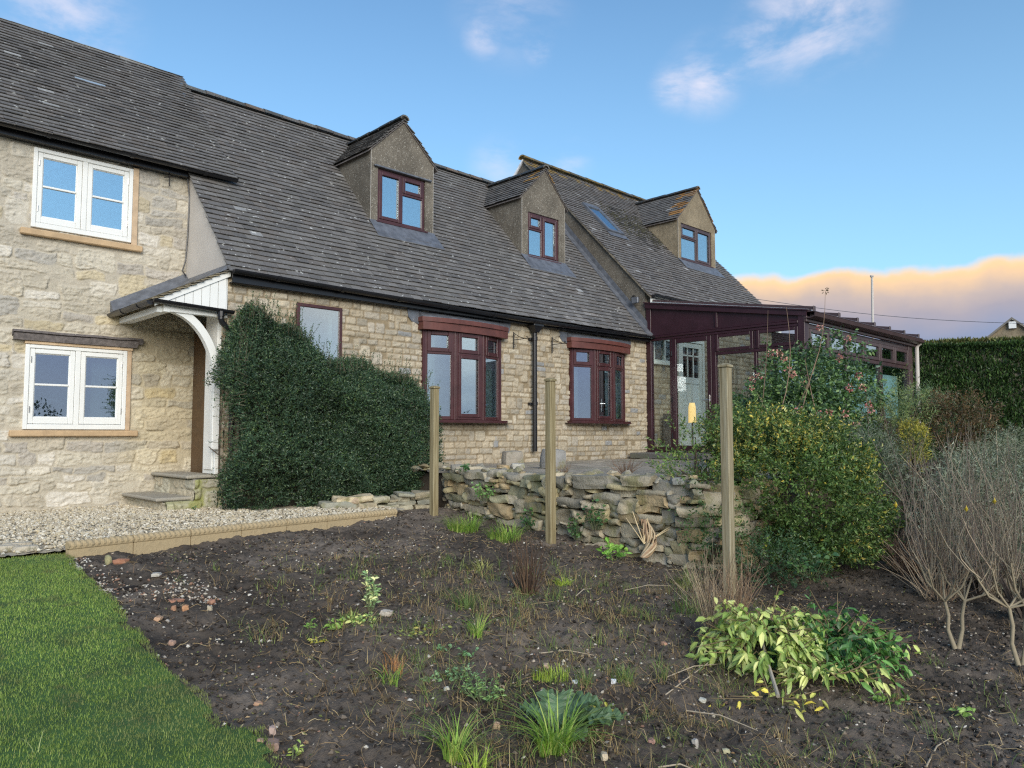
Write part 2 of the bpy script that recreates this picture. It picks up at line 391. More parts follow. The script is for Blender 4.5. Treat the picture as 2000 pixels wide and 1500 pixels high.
# ================================================================== stone wall relief
def wall_relief(W, H, courses, palette, mortar, cell=.0125, relief=.018, joint=.012, seed=1, holes=(), wmin=.12, wmax=.34, tall=.2,
                warp=.012, flush=0.0, rough=.010, mask_poly=None, grey=.0):
    """height field of laid stones. returns (U,V,h,col,cellmask)"""
    rs = np.random.RandomState(seed)
    nu = int(W / cell) + 1; nv = int(H / cell) + 1
    u = np.linspace(0, W, nu); v = np.linspace(0, H, nv); U, V = np.meshgrid(u, v)
    Uw = U + (fbm(U * 9, V * 9, seed + 3) - .5) * warp * 2; Vw = V + (fbm(U * 6, V * 10, seed + 9) - .5) * warp * 2
    hgt = np.full(U.shape, 0.0); col = np.empty(U.shape + (3,)); col[:] = mortar
    mn = fbm(U * 12, V * 12, seed + 21)
    col *= (.88 + .24 * mn)[..., None]
    y = -rs.uniform(0, .05); row = 0; busy = {}
    while y < H:
        ch = rs.choice(courses) * rs.uniform(.92, 1.08)
        x = -rs.uniform(0, .2)
        while x < W:
            w_ = rs.uniform(wmin, wmax); hh = ch; yy = y
            # occasional stone two courses tall replaces what is beneath
            if rs.rand() < tall: hh = ch * 1.9; w_ *= .85
            x0, x1, y0, y1 = x, x + w_, yy, yy + hh
            i0 = max(0, int((x0 - .03) / cell)); i1 = min(nu, int((x1 + .03) / cell) + 1)
            j0 = max(0, int((y0 - .03) / cell)); j1 = min(nv, int((y1 + .03) / cell) + 1)
            x += w_
            if i0 >= i1 or j0 >= j1: continue
            sl = (slice(j0, j1), slice(i0, i1))
            cx, cy = (x0 + x1) / 2, (y0 + y1) / 2; hx, hy = w_ / 2 - joint / 2, hh / 2 - joint / 2
            r = min(hx, hy) * rs.uniform(.25, .6)
            tilt = rs.uniform(-.03, .03)
            qx = np.abs(Uw[sl] - cx) - hx + r; qy = np.abs(Vw[sl] - cy - (Uw[sl] - cx) * tilt) - hy + r
            sdv = np.hypot(np.maximum(qx, 0), np.maximum(qy, 0)) + np.minimum(np.maximum(qx, qy), 0) - r
            m = np.clip(-sdv / .014 + .3, 0, 1); m = m * m * (3 - 2 * m)
            lean = (Uw[sl] - cx) * rs.uniform(-.06, .06) + (Vw[sl] - cy) * rs.uniform(-.10, .10)
            s_h = relief * rs.uniform(.55, 1.25) + lean + rough * (fbm(U[sl] * 20 + rs.rand() * 9, V[sl] * 38, seed + row, 5, .62) - .5) * 2
            base_c = np.array(palette[rs.randint(len(palette))]) * rs.uniform(.86, 1.12)
            if rs.rand() < grey: base_c = np.array((.33, .33, .32)) * rs.uniform(.8, 1.1)
            tex = .84 + .32 * fbm(U[sl] * 16 + 5, V[sl] * 26, seed + 40)
            k = m if hh == ch else np.maximum(m, 0)
            old = hgt[sl]
            if hh > ch:   # tall stone claims its joint too
                claim = (sdv < joint * .9)
                old = np.where(claim, 0, old); col[sl] = np.where(claim[..., None], np.array(mortar), col[sl])
                for dj in range(1): busy[(row + 1, x0)] = (x0, x1)
            else:
                skip = any(a < cx < b for (rw, _), (a, b) in busy.items() if rw == row)
                if skip: continue
            hgt[sl] = old * (1 - m) + m * np.maximum(s_h, 0)
            cm = m * (1 - flush)
            col[sl] = col[sl] * (1 - cm[..., None]) + (base_c * tex[..., None]) * cm[..., None]
        y += ch; row += 1
    hgt += .004 * (fbm(U * 40, V * 40, seed + 77) - .5) + .012 * (fbm(U * 1.2, V * 1.2, seed + 5) - .5)
    return U, V, hgt, np.clip(col, 0, 1)
def relief_mesh(name, org, ua, va, na, data, mat, parent=None, inside=None, flip=False):
    U, V, h, col = data
    P = np.array(org)[None, None] + U[..., None] * np.array(ua) + V[..., None] * np.array(va) + h[..., None] * np.array(na)
    nv, nu = U.shape; I = np.arange(nu * nv).reshape(nv, nu)
    F = np.stack([I[:-1, :-1], I[:-1, 1:], I[1:, 1:], I[1:, :-1]], -1).reshape(-1, 4)
    if inside is not None:
        uc = (U[:-1, :-1] + U[1:, 1:]) / 2; vc = (V[:-1, :-1] + V[1:, 1:]) / 2
        F = F[inside(uc, vc).ravel()]
    if flip: F = F[:, ::-1]
    used = np.unique(F); mp = np.full(nu * nv, -1); mp[used] = np.arange(len(used))
    return mesh_np(name, P.reshape(-1, 3)[used], mp[F], mat, parent, col.reshape(-1, 3)[used], True)

# ================================================================== roof tiles
TILE_PAL = [(.128, .120, .114), (.146, .137, .128), (.112, .106, .101), (.156, .147, .138), (.136, .122, .110), (.162, .153, .143)]
def tiles(mb_name, org, ua, sa, umax, smax, mat, parent, inside=None, gauge=.1, wid=.165, pal=TILE_PAL, seed=3, thick=.014, ulim=None, white=.004, orange=None):
    """org lower left corner; ua along eaves; sa up the slope (unit); boxes laid course by course"""
    rs = np.random.RandomState(seed); org = np.array(org, float); ua = np.array(ua, float); sa = np.array(sa, float); na = np.cross(ua, sa)
    if na[2] < 0: na = -na
    V = []; C = []; thick = .010
    nc = int(smax / gauge) + 1
    for i in range(nc):
        s0 = i * gauge; off = (i % 2) * wid / 2 + rs.uniform(-.012, .012)
        if s0 >= smax: break
        x = -off
        while x < umax:
            w_ = wid * rs.uniform(.97, 1.03); a = max(x, 0 - rs.uniform(0, .012)); b = min(x + w_, umax + rs.uniform(0, .012)) ; x += w_
            if b - a < .02: continue
            cu = (a + b) / 2; cs = s0 + gauge / 2
            if inside is not None and not inside(cu, cs): continue
            j = rs.uniform(-.004, .004); s1 = min(s0 + gauge * 1.35, smax + .02)
            lo = .027 + rs.uniform(-.003, .004); hi = .002 + rs.uniform(-.001, .001); tw = rs.uniform(-.003, .003)
            g = .0018
            for (uu, ss, hh) in ((a + g, s0 + j, lo - thick), (b - g, s0 + j, lo - thick + tw), (b - g, s1, hi - thick), (a + g, s1, hi - thick),
                                 (a + g, s0 + j, lo), (b - g, s0 + j, lo + tw), (b - g, s1, hi), (a + g, s1, hi)):
                V.append(org + ua * uu + sa * ss + na * hh)
            c = np.array(pal[rs.randint(len(pal))]) * rs.uniform(.88, 1.13)
            if rs.rand() < white: c = np.array((.34, .34, .33)) * rs.uniform(.8, 1.1)
            if orange is not None: c = orange(cu, cs, c, rs)
            C += [c] * 8
    V = np.array(V); n = len(V) // 8; b8 = (np.arange(n) * 8)[:, None, None]
    f = np.array([(4, 5, 6, 7), (0, 1, 5, 4), (1, 2, 6, 5), (3, 0, 4, 7), (0, 3, 2, 1)])[None]
    return mesh_np(mb_name, V, (b8 + f).reshape(-1, 4), mat, parent, np.array(C))

# ================================================================== foliage
def leaves(name, P, Dr, size, col, mat, parent=None, wid=.42, fold=.25, seed=0, Nn=None, oval=False, droop=.1):
    """P Nx3 base points, Dr Nx3 leaf directions, size N, col Nx3 -> folded leaf quads"""
    rs = np.random.RandomState(seed + 5); n = len(P)
    Dr = Dr / (np.linalg.norm(Dr, axis=1, keepdims=True) + 1e-9)
    rnd = rs.normal(size=(n, 3)) if Nn is None else Nn + rs.normal(size=(n, 3)) * .45
    S = np.cross(Dr, rnd); S /= (np.linalg.norm(S, axis=1, keepdims=True) + 1e-9); Nrm = np.cross(S, Dr)
    sz = np.asarray(size)[:, None]
    tip = P + Dr * sz + Nrm * sz * -.10
    l = P + Dr * sz * .45 + S * sz * wid * .5 + Nrm * sz * fold * .3
    r = P + Dr * sz * .45 - S * sz * wid * .5 + Nrm * sz * fold * .3
    if oval:
        dn = np.array((0, 0, -1.0)); f_ = lambda t, s_, k: P + Dr * sz * t + S * sz * wid * .5 * s_ + Nrm * sz * fold * .25 * abs(s_) + dn * sz * droop * t * t + rs.normal(size=(n, 1)) * Nrm * sz * .015
        V = np.stack([P, f_(.28, .85, 0), f_(.33, 0, 0), f_(.28, -.85, 0), f_(.66, .82, 0), f_(.68, 0, 0), f_(.66, -.82, 0), P + Dr * sz + dn * sz * droop * 1.3], 1).reshape(-1, 3)
        c = np.repeat(np.asarray(col), 8, 0).reshape(n, 8, 3); c[:, [0, 2, 5]] *= 1.25; c = c.reshape(-1, 3)
        b = (np.arange(n) * 8)[:, None]
        F = np.concatenate([b + np.array([[0, 2, 1]]), b + np.array([[0, 3, 2]]), b + np.array([[4, 5, 7]]), b + np.array([[5, 6, 7]])], 1).reshape(-1, 3)
        Q = np.concatenate([b + np.array([[1, 2, 5, 4]]), b + np.array([[2, 3, 6, 5]])], 1).reshape(-1, 4)
        return mesh_np(name, V, Q, mat, parent, c, False, F)
    V = np.stack([P, l, tip, r], 1).reshape(-1, 3)
    c = np.repeat(np.asarray(col), 4, 0)
    b = (np.arange(n) * 4)[:, None]
    F = np.concatenate([b + np.array([[0, 2, 1]]), b + np.array([[0, 3, 2]])], 1).reshape(-1, 3)
    return mesh_np(name, V, None, mat, parent, c, False, F)
def palpick(rs, pal, n, jit=.18, wts=None):
    pal = np.array(pal) * np.array(globals().get('FOL', 1.0)); i = rs.choice(len(pal), n, p=wts)
    return pal[i] * rs.uniform(1 - jit, 1 + jit, (n, 1))
def bush_points(rs, n, c, rad, shell=.35, lump=.22, freq=2.2, zmin=None, sq=1.0, seed=0):
    """points in an uneven shell; returns P, outward normals"""
    d = rs.normal(size=(n, 3)); d /= np.linalg.norm(d, axis=1, keepdims=True)
    lum = 1 + lump * (fbm(d[:, 0] * freq + 5 + d[:, 2] * 1.3, d[:, 1] * freq + 9 - d[:, 2] * freq, seed, 3) - .5) * 2
    k = (1 - shell * rs.rand(n) ** 1.6) * lum
    dd = np.sign(d) * np.abs(d) ** sq
    P = np.array(c) + dd * np.array(rad) * k[:, None]
    if zmin is not None:
        P[:, 2] = np.maximum(P[:, 2], zmin + rs.rand(n) * .12)
    nn = d / np.array(rad); nn /= np.linalg.norm(nn, axis=1, keepdims=True)
    return P, nn
def sprigs(rs, P, nn, per, length, droop=.0, up=.5, side=.7):
    """turn twig tips into leaf bases along each twig"""
    n = len(P); d = nn + rs.normal(size=(n, 3)) * side * .5; d[:, 2] += up; d /= np.linalg.norm(d, axis=1, keepdims=True)
    ln = length * rs.uniform(.6, 1.4, n)
    t = np.tile(np.linspace(.1, 1, per), (n, 1))
    B = P[:, None] + d[:, None] * (t * ln[:, None])[..., None]; B[..., 2] -= droop * t ** 2 * ln[:, None]
    a = rs.uniform(0, 6.28, (n, per)); s1 = np.cross(d, rs.normal(size=(n, 3))); s1 /= np.linalg.norm(s1, axis=1, keepdims=True); s2 = np.cross(d, s1)
    o = s1[:, None] * np.cos(a)[..., None] + s2[:, None] * np.sin(a)[..., None] + d[:, None] * .7
    return B.reshape(-1, 3), o.reshape(-1, 3), d, ln
def stems_mb(mb, rs, base, ends, r0, r1, c=(.2, .15, .1), seg=5, bend=.12, n=4):
    for e in ends:
        b = np.array(base, float); e = np.array(e, float); k = rs.normal(size=3) * np.linalg.norm(e - b) * bend
        pts = [b + (e - b) * t + k * math.sin(math.pi * t) for t in np.linspace(0, 1, seg)]
        mb.tube([tuple(p) for p in pts], [r0 + (r1 - r0) * t for t in np.linspace(0, 1, seg)], n, c, cap=False)
def many_tubes(name, paths, rads, cols, mat, parent=None, n=3):
    """paths K x S x 3, rads K x S"""
    paths = np.asarray(paths, float); Kk, S, _ = paths.shape; rads = np.asarray(rads)
    d = np.gradient(paths, axis=1); d /= np.linalg.norm(d, axis=2, keepdims=True) + 1e-9
    ref = np.where(np.abs(d[..., 2:3]) < .9, np.array([0, 0, 1.]), np.array([1., 0, 0]))
    a = np.cross(d, ref); a /= np.linalg.norm(a, axis=2, keepdims=True) + 1e-9; b = np.cross(d, a)
    th = np.arange(n) * 2 * math.pi / n
    V = paths[:, :, None] + (a[:, :, None] * np.cos(th)[None, None, :, None] + b[:, :, None] * np.sin(th)[None, None, :, None]) * rads[:, :, None, None]
    I = np.arange(Kk * S * n).reshape(Kk, S, n); J = np.roll(I, -1, axis=2)
    F = np.stack([I[:, :-1], J[:, :-1], J[:, 1:], I[:, 1:]], -1).reshape(-1, 4)
    C = np.repeat(np.asarray(cols), S * n, 0)
    return mesh_np(name, V.reshape(-1, 3), F, mat, parent, C, n > 4)
# ================================================================== buildings
ROOTS = []
def root(name, loc, label, cat, group=None):
    o = empty(name, (0, 0, 0), label, cat, group); ROOTS.append((o, loc)); return o
def Tf(o, fn):
    """apply a point map to a mesh built in local wall coordinates (u, w inwards, v)"""
    n = len(o.data.vertices); a = np.empty(n * 3, np.float32); o.data.vertices.foreach_get('co', a); a = a.reshape(-1, 3)
    a = np.array(fn(a[:, 0], a[:, 1], a[:, 2])).T.astype(np.float32); o.data.vertices.foreach_set('co', a.ravel()); o.data.update(); return o
front = lambda u, w, v: (u, w, v)                     # local (u, w, v) = world (X, Y, Z) for walls facing -Y
def ring(mb, u0, u1, v0, v1, w0, fw, fd, c=(1, 1, 1), fb=None):
    fb = fb or fw
    mb.bbox(u0, u0 + fw, w0, w0 + fd, v0, v1, .005, c); mb.bbox(u1 - fw, u1, w0, w0 + fd, v0, v1, .005, c)
    mb.bbox(u0 + fw + .0005, u1 - fw - .0005, w0 + .001, w0 + fd - .001, v1 - fw, v1, .005, c)
    mb.bbox(u0 + fw + .0005, u1 - fw - .0005, w0 + .001, w0 + fd - .001, v0, v0 + fb, .005, c)
def pane(parent, u0, u1, v0, v1, w, mat, fn=front, name='pane'):
    mb = MB(); mb.box(u0, u1, w, w + .006, v0, v1); return Tf(mb.build(name, mat, parent), fn)
CLIP = (.45, .45, .45)

# ---------------------------------------------------------------- left cottage
cott = root('stone_cottage', (2.6, 10.05, .58), 'older two-storey cottage of rough golden rubble stone with white casement windows, at the left', 'house')
LYF = 10.05
STP = [(.52, .465, .36), (.55, .50, .395), (.46, .41, .32), (.60, .55, .45), (.41, .385, .335), (.55, .465, .30), (.50, .45, .35), (.62, .575, .49), (.44, .40, .34)]
U, V, h, c = wall_relief(3.60, 4.60, [.11, .14, .17, .10], STP, (.50, .445, .345), relief=.009, joint=.020, seed=4, wmin=.16, wmax=.56, tall=.14, warp=.04, flush=.16, rough=.022, grey=.0, cell=.0095)
X0c, Z0c = .75, .35
# lower courses are paler and greyer; the wall under the porch roof has kept its ochre
zz = V + Z0c; xx = U + X0c
ochre = np.clip((xx - 3.0) / .35, 0, 1) * np.clip((3.0 - zz) / .25, 0, 1) * np.clip((zz - .9) / .3, 0, 1)
c = c * (1 + ochre[..., None] * np.array((.0, -.04, -.16)))
up = np.clip((zz - 2.9) / 1., 0, 1) * .5; g_ = c.mean(-1, keepdims=True)
c = c * (1 - up[..., None] * .35) + g_ * np.array((1.0, .97, .9)) * up[..., None] * .33
HL = [(2.06, 3.145, 3.886, 4.826), (2.06, 3.145, 1.555, 2.53)]
def inL(u, v):
    x = u + X0c; z_ = v + Z0c; k = np.ones_like(x, bool)
    for a, b_, e, f_ in HL: k &= ~((x > a + .006) & (x < b_ - .006) & (z_ > e + .006) & (z_ < f_ - .006))
    return k
wl = relief_mesh('front_wall', (X0c, LYF, Z0c), (1, 0, 0), (0, 0, 1), (0, -1, 0), (U, V, h, c), M['stone'], cott, inL)
mb = MB(); mb.box(.6, .75, LYF - .01, 14.0, .3, 5.05); mb.box(.75, 4.36, 13.85, 14.0, .3, 5.05); mb.box(4.21, 4.36, 10.08, 13.85, .3, 4.9)
mb.prism([(4.22, 10.06, 4.9), (4.22, 13.9, 4.9), (4.22, 11.9, 6.95)], (.13, 0, 0)); mb.prism([(.61, 10.06, 5.05), (.61, 13.9, 5.05), (.61, 11.9, 6.95)], (.13, 0, 0))
mb.build('rear_walls', M['dash'], cott)
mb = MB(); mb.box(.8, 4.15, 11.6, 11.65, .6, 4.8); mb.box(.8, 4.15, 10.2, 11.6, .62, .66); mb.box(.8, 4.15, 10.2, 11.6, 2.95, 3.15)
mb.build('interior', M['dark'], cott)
tL = math.atan(1.046); saL = np.array((0, math.cos(tL), math.sin(tL)))
tiles('roof_tiles', (.7, 9.78, 4.925), (1, 0, 0), saL, 3.67, 2.94, M['tile'], cott, gauge=.088, wid=.185, seed=5, thick=.013, white=.003,
      inside=None)
mb = MB(); mb.prism([(.7, 13.95, 4.85), (.7, 11.86, 7.04), (.7, 11.86, 7.0), (.7, 13.9, 4.8)], (3.67, 0, 0)); mb.build('rear_roof', M['tile'], cott)
# stone ridge tiles
rs = np.random.RandomState(2); mb = MB(); x = .7
while x < 4.24:
    w_ = rs.uniform(.42, .5); x2 = min(x + w_, 4.26); dz = rs.uniform(-.008, .012); V_ = []; nn_ = 7
    cc = rs.choice([.20, .26, .30, .24]); cc = (cc, cc * .97, cc * .88)
    prof = [(-.19, -.20), (-.13, -.095), (-.06, -.02), (0, .0), (.06, -.02), (.13, -.095), (.19, -.2)]
    for a, b_ in ((x, x2 - .006),):
        P1 = [(a, 11.87 + p, 7.085 + q + dz) for p, q in prof]; P2 = [(b_, 11.87 + p, 7.085 + q + dz * .3) for p, q in prof]
        P3 = [(a, 11.87 + p * .85, 7.05 + q + dz) for p, q in prof]; P4 = [(b_, 11.87 + p * .85, 7.05 + q) for p, q in prof]
        mb.add(P1 + P2 + P3 + P4, [(i, i + 1, i + 8, i + 7) for i in range(6)] + [(14 + i, 15 + i, 22 + i, 21 + i) for i in range(6)] +
               [(i, i + 1, 15 + i, 14 + i) for i in range(6)] + [(7 + i, 8 + i, 22 + i, 21 + i) for i in range(6)], c=cc)
    x = x2
mb.build('ridge_tiles', M['ridge'], cott)
mb = MB(); mb.hexa([(2.68, 10.93, 6.145), (3.05, 10.93, 6.145), (3.05, 10.99, 6.20), (2.68, 10.99, 6.20), (2.68, 10.925, 6.153), (3.05, 10.925, 6.153), (3.05, 10.985, 6.208), (2.68, 10.985, 6.208)]); mb.build('roof_glass_slate', basic('glass slate', (.30, .38, .46), .15, .1), cott)
def gutter(x0, x1, y, z0, z1, parent, r=.055, name='gutter', brk=.9, gap=None):
    """half round gutter with clips, z may fall along its run"""
    mb = MB(); n = 9; ths = [math.pi + math.pi * k / (n - 1) for k in range(n)]; V = []; q = []
    for X_, Z_ in ((x0, z0), (x1, z1)):
        for rr in (r, r * .86):
            V += [(X_, y + rr * math.cos(t), Z_ + rr * math.sin(t)) for t in ths]
    for i in range(n - 1):
        q += [(i, i + 1, 2 * n + i + 1, 2 * n + i), (n + i, n + i + 1, 3 * n + i + 1, 3 * n + i), (i, i + 1, n + i + 1, n + i), (2 * n + i, 2 * n + i + 1, 3 * n + i + 1, 3 * n + i)]
    q += [(0, n, 3 * n, 2 * n), (n - 1, 2 * n - 1, 4 * n - 1, 3 * n - 1)]
    mb.add(V, q)
    X_ = x0 + .3
    for X_, w_ in [(x0 + .004, .008), (x1 - .012, .008)]:
        Z_ = z0 + (z1 - z0) * (X_ - x0) / (x1 - x0)
        mb.prism([(X_, y + r * .98 * math.cos(t), Z_ + r * .98 * math.sin(t)) for t in ths], (w_, 0, 0))
    X_ = x0 + brk * .6
    while X_ < x1 - .1:
        Z_ = z0 + (z1 - z0) * (X_ - x0) / (x1 - x0)
        for k in range(n - 1):
            mb.hexa([(X_, y + r * 1.16 * math.cos(ths[k]), Z_ + r * 1.16 * math.sin(ths[k])), (X_ + .045, y + r * 1.16 * math.cos(ths[k]), Z_ + r * 1.16 * math.sin(ths[k])),
                     (X_ + .045, y + r * 1.16 * math.cos(ths[k + 1]), Z_ + r * 1.16 * math.sin(ths[k + 1])), (X_, y + r * 1.16 * math.cos(ths[k + 1]), Z_ + r * 1.16 * math.sin(ths[k + 1])),
                     (X_, y + r * .9 * math.cos(ths[k]), Z_ + r * .9 * math.sin(ths[k])), (X_ + .045, y + r * .9 * math.cos(ths[k]), Z_ + r * .9 * math.sin(ths[k])),
                     (X_ + .045, y + r * .9 * math.cos(ths[k + 1]), Z_ + r * .9 * math.sin(ths[k + 1])), (X_, y + r * .9 * math.cos(ths[k + 1]), Z_ + r * .9 * math.sin(ths[k + 1]))])
        X_ += brk
    return mb.build(name, M['black'], parent)
g = gutter(.7, 4.40, 9.83, 4.965, 4.955, cott, .052)
mb = MB(); mb.box(.75, 4.36, 9.93, 9.945, 4.86, 4.965); mb.box(.75, 4.36, 9.945, 10.06, 4.86, 4.872); mb.build('fascia_board', M['black'], cott)
def white_window(z0, z1, x0=2.06, x1=3.145, curt=False):
    w0 = 10.015; mb = MB()
    ring(mb, x0, x1, z0, z1, w0, .045, .10, fb=.06)
    cx = (x0 + x1) / 2; mb.bbox(cx - .028, cx + .028, w0 + .004, w0 + .09, z0 + .06, z1 - .045, .005)
    win = mb.build('window', M['white'], cott)
    for k, (a, b_) in enumerate(((x0 + .048, cx - .031), (cx + .031, x1 - .048))):
        m2 = MB(); za, zb = z0 + .064, z1 - .048
        ring(m2, a, b_, za, zb, w0 + .012, .052, .05, fb=.075)
        # stepped glazing bead
        ring(m2, a + .05, b_ - .05, za + .073, zb - .05, w0 + .026, .012, .03)
        zm = (za + zb) / 2 + .02; m2.bbox(a + .06, b_ - .06, w0 + .016, w0 + .045, zm - .012, zm + .012, .004)
        m2.build('sash', M['white'], win)
        pane(win, a + .056, b_ - .056, za + .08, zm - .001, w0 + .036, M['glass']); pane(win, a + .056, b_ - .056, zm + .001, zb - .055, w0 + .0365, M['glass'])
        hx = a + .004 if k == 0 else b_ - .016
        for hz in (za + .13, zb - .16):
            m3 = MB(); m3.tube([(hx + .006, w0 + .002, hz), (hx + .006, w0 + .002, hz + .07)], .0055, 6); m3.build('hinge', M['chrome'], win)
    if curt:
        m4 = MB(); m4.bbox(cx + .20, x1 - .02, w0 + .2, w0 + .23, z0 + .05, z1 - .05, .004, (.9, .9, .95)); m4.build('inner_shutter', M['curtain'], win)
    else:
        m4 = MB()
        for kk in range(22):
            X_ = x0 + .07 + kk * .045; m4.tube([(X_, w0 + .14, z0 + .04), (X_ + .01, w0 + .15, z0 + .18 + .04 * math.sin(kk * 1.7))], .012, 5)
        m4.build('lace_curtain', M['curtain'], win)
    return win
wu = white_window(3.886, 4.826); wlw = white_window(1.555, 2.53, curt=True)
tag(wu, 'upper white window'); tag(wlw, 'lower white window under the oak lintel')
mb = MB(); mb.bbox(1.955, 3.275, 9.985, 10.12, 3.785, 3.86, .01); mb.build('stone_sill', M['sill'], cott)
mb = MB(); mb.bbox(1.935, 3.29, 9.985, 10.12, 1.473, 1.545, .01); mb.build('stone_sill', M['sill'], cott)
# tan dressings either side of the windows
mb = MB(); mb.bbox(3.147, 3.215, 10.02, 10.12, 3.862, 4.85, .006, (1.05, 1.1, 1.25)); mb.build('window_jamb', M['sill'], cott)
mb = MB(); mb.bbox(3.147, 3.20, 10.02, 10.12, 1.547, 2.56, .006, (1.05, 1.1, 1.25)); mb.build('window_jamb', M['sill'], cott)
# old oak lintel, split along its top
rs = np.random.RandomState(9); nx = 60; xs = np.linspace(1.925, 3.31, nx); V_ = []
for i, X_ in enumerate(xs):
    zt = 2.69 + .012 * vn(X_ * 5, 0, 3) - .01 + (X_ - 1.9) * .0; zb = 2.565 + .01 * vn(X_ * 3, 2, 8)
    yo = .012 * vn(X_ * 7, 1, 4)
    if X_ > 3.24: zb += .05
    V_ += [(X_, 9.985 - yo, zb), (X_, 9.975 - yo, (zb + zt) / 2 + .01), (X_, 9.995 - yo, zt - .035), (X_, 9.965 - yo, zt - .028), (X_, 9.985, zt), (X_, 10.10, zt + .004), (X_, 10.10, zb)]
q = [(i * 7 + k, i * 7 + (k + 1) % 7, (i + 1) * 7 + (k + 1) % 7, (i + 1) * 7 + k) for i in range(nx - 1) for k in range(7)]
q += [(0, 1, 2, 3), (3, 4, 5, 6), (7 * nx - 7, 7 * nx - 6, 7 * nx - 5, 7 * nx - 4), (7 * nx - 4, 7 * nx - 3, 7 * nx - 2, 7 * nx - 1)]
mesh_np('lintel', V_, q, M['oldwood'], cott, np.ones((len(V_), 3)))
mb = MB(); mb.bbox(2.05, 3.2, 10.0, 10.05, 2.531, 2.566, .004, (1.15, 1.2, 1.3)); mb.build('lintel_mortar', M['sill'], cott)

# ---------------------------------------------------------------- middle range
mid = root('stone_house', (8.0, 8.75, 1.0), 'long middle house of coursed buff stone with two render dormers and red-brown bow windows', 'house')
BLP = [(.44, .37, .265), (.47, .40, .29), (.40, .34, .245), (.50, .435, .325), (.37, .325, .25), (.43, .38, .30)]
XM0, XM1, YM, ZM0 = 3.83, 12.27, 8.75, .5
U, V, h, c = wall_relief(XM1 - XM0, 2.86, [.088, .098, .105, .08], BLP, (.28, .22, .14), relief=.018, joint=.012, seed=21, wmin=.09, wmax=.28, tall=.16, warp=.008, rough=.018, grey=.03)
HM = [(4.72, 5.375, 1.95, 3.165), (6.72, 8.28, 1.72, 3.2), (9.94, 11.50, 1.74, 3.2)]
def inM(u, v):
    x = u + XM0; z_ = v + ZM0; k = np.ones_like(x, bool)
    for a, b_, e, f_ in HM: k &= ~((x > a + .006) & (x < b_ - .006) & (z_ > e + .006) & (z_ < f_ - .006))
    return k
relief_mesh('front_wall', (XM0, YM, ZM0), (1, 0, 0), (0, 0, 1), (0, -1, 0), (U, V, h, c), M['block'], mid, inM)
# return of the wall at the porch: stone quoin strip then doorway
U, V, h, c = wall_relief(.12, 2.86, [.105, .12], BLP, (.26, .205, .135), relief=.012, joint=.012, seed=31, wmin=.1, wmax=.2, warp=.006, rough=.01)
relief_mesh('corner_stones', (3.832, YM + .115, ZM0), (0, -1, 0), (0, 0, 1), (-1, 0, 0), (U, V, h, c), M['block'], mid)
tM = math.atan(1.13); saM = np.array((0, math.cos(tM), math.sin(tM))); cM = math.cos(tM)
D1 = (6.53, 7.77); D2 = (9.885, 11.085); YD = 9.82
def inRoofM(u, s):
    x = u + 3.79; y = 8.60 + s * cM
    if x < 4.32 and y > 9.99: return False
    for a, b_ in (D1, D2):
        if a + .09 < x < b_ - .09 and y > YD + .08 and y < 10.8: return False
    return True
def orr(k, seedx=0):
    def f(cu, cs, c, rs): return c
    return f
def midcol(cu, cs, c, rs):
    # a paler run-off streak below the second dormer and darker tiles along both sides of the first
    x = cu + 3.79
    if cs < 1.75 and 9.2 < x < 10.9 and rs.rand() < .35 * (1 - abs(x - 10.0) / .95): c = c * 1.45
    if cs > 1.7 and (7.7 < x < 7.9 or 6.3 < x < 6.5) and rs.rand() < .5: c = c * .8
    return c
tiles('roof_tiles', (3.79, 8.60, 3.40), (1, 0, 0), saM, 8.46, 4.48, M['tile'], mid, inside=inRoofM, gauge=.104, wid=.168, seed=8, thick=.019, white=.003, orange=midcol)
mb = MB(); mb.prism([(4.36, 11.60, 6.76), (4.36, 14.6, 3.37), (4.36, 14.55, 3.33), (4.36, 11.60, 6.70)], (7.87, 0, 0)); mb.build('rear_roof', M['tile'], mid)
mb = MB(); mb.box(4.37, 12.2, 14.3, 14.45, .4, 3.4); mb.box(12.1, 12.23, 8.9, 14.3, .4, 3.3); mb.build('rear_walls', M['dash'], mid)
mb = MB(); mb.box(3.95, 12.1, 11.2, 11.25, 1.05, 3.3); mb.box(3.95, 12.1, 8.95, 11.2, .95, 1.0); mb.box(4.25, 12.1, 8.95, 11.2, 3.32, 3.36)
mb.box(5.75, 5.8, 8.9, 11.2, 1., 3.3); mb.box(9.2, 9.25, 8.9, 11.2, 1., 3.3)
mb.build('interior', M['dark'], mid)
def ridge_run(name, x0, x1, y, z, parent, cols, r=.10, axis='x', seed=1, L_=.32, mat='ridge'):
    rs = np.random.RandomState(seed); mb = MB(); x = x0; n = 7
    ths = [math.pi * k / (n - 1) for k in range(n)]
    while x < x1 - .02:
        x2 = min(x + L_, x1); cc = np.array(cols[rs.randint(len(cols))]) * rs.uniform(.85, 1.15); dz = rs.uniform(-.006, .006)
        V = []
        for X_, k in ((x, 1.04), (x2 - .004, .97)):
            for rr, dd in ((r * k, 0), (r * k * .82, -.012)):
                for t in ths:
                    p = rr * 1.15 * math.cos(t); q_ = rr * math.sin(t) * .9 + dz + dd - .045
                    V.append((X_, y + p, z + q_) if axis == 'x' else (y + p, X_, z + q_))
        q = []
        for i in range(n - 1):
            q += [(i, i + 1, 2 * n + i + 1, 2 * n + i), (i, i + 1, n + i + 1, n + i), (2 * n + i, 2 * n + i + 1, 3 * n + i + 1, 3 * n + i)]
        mb.add(V, q, c=tuple(cc)); x = x2
    return mb.build(name, M[mat], parent, True)
RC = [(.24, .21, .18), (.28, .24, .19), (.20, .19, .17), (.30, .22, .16)]
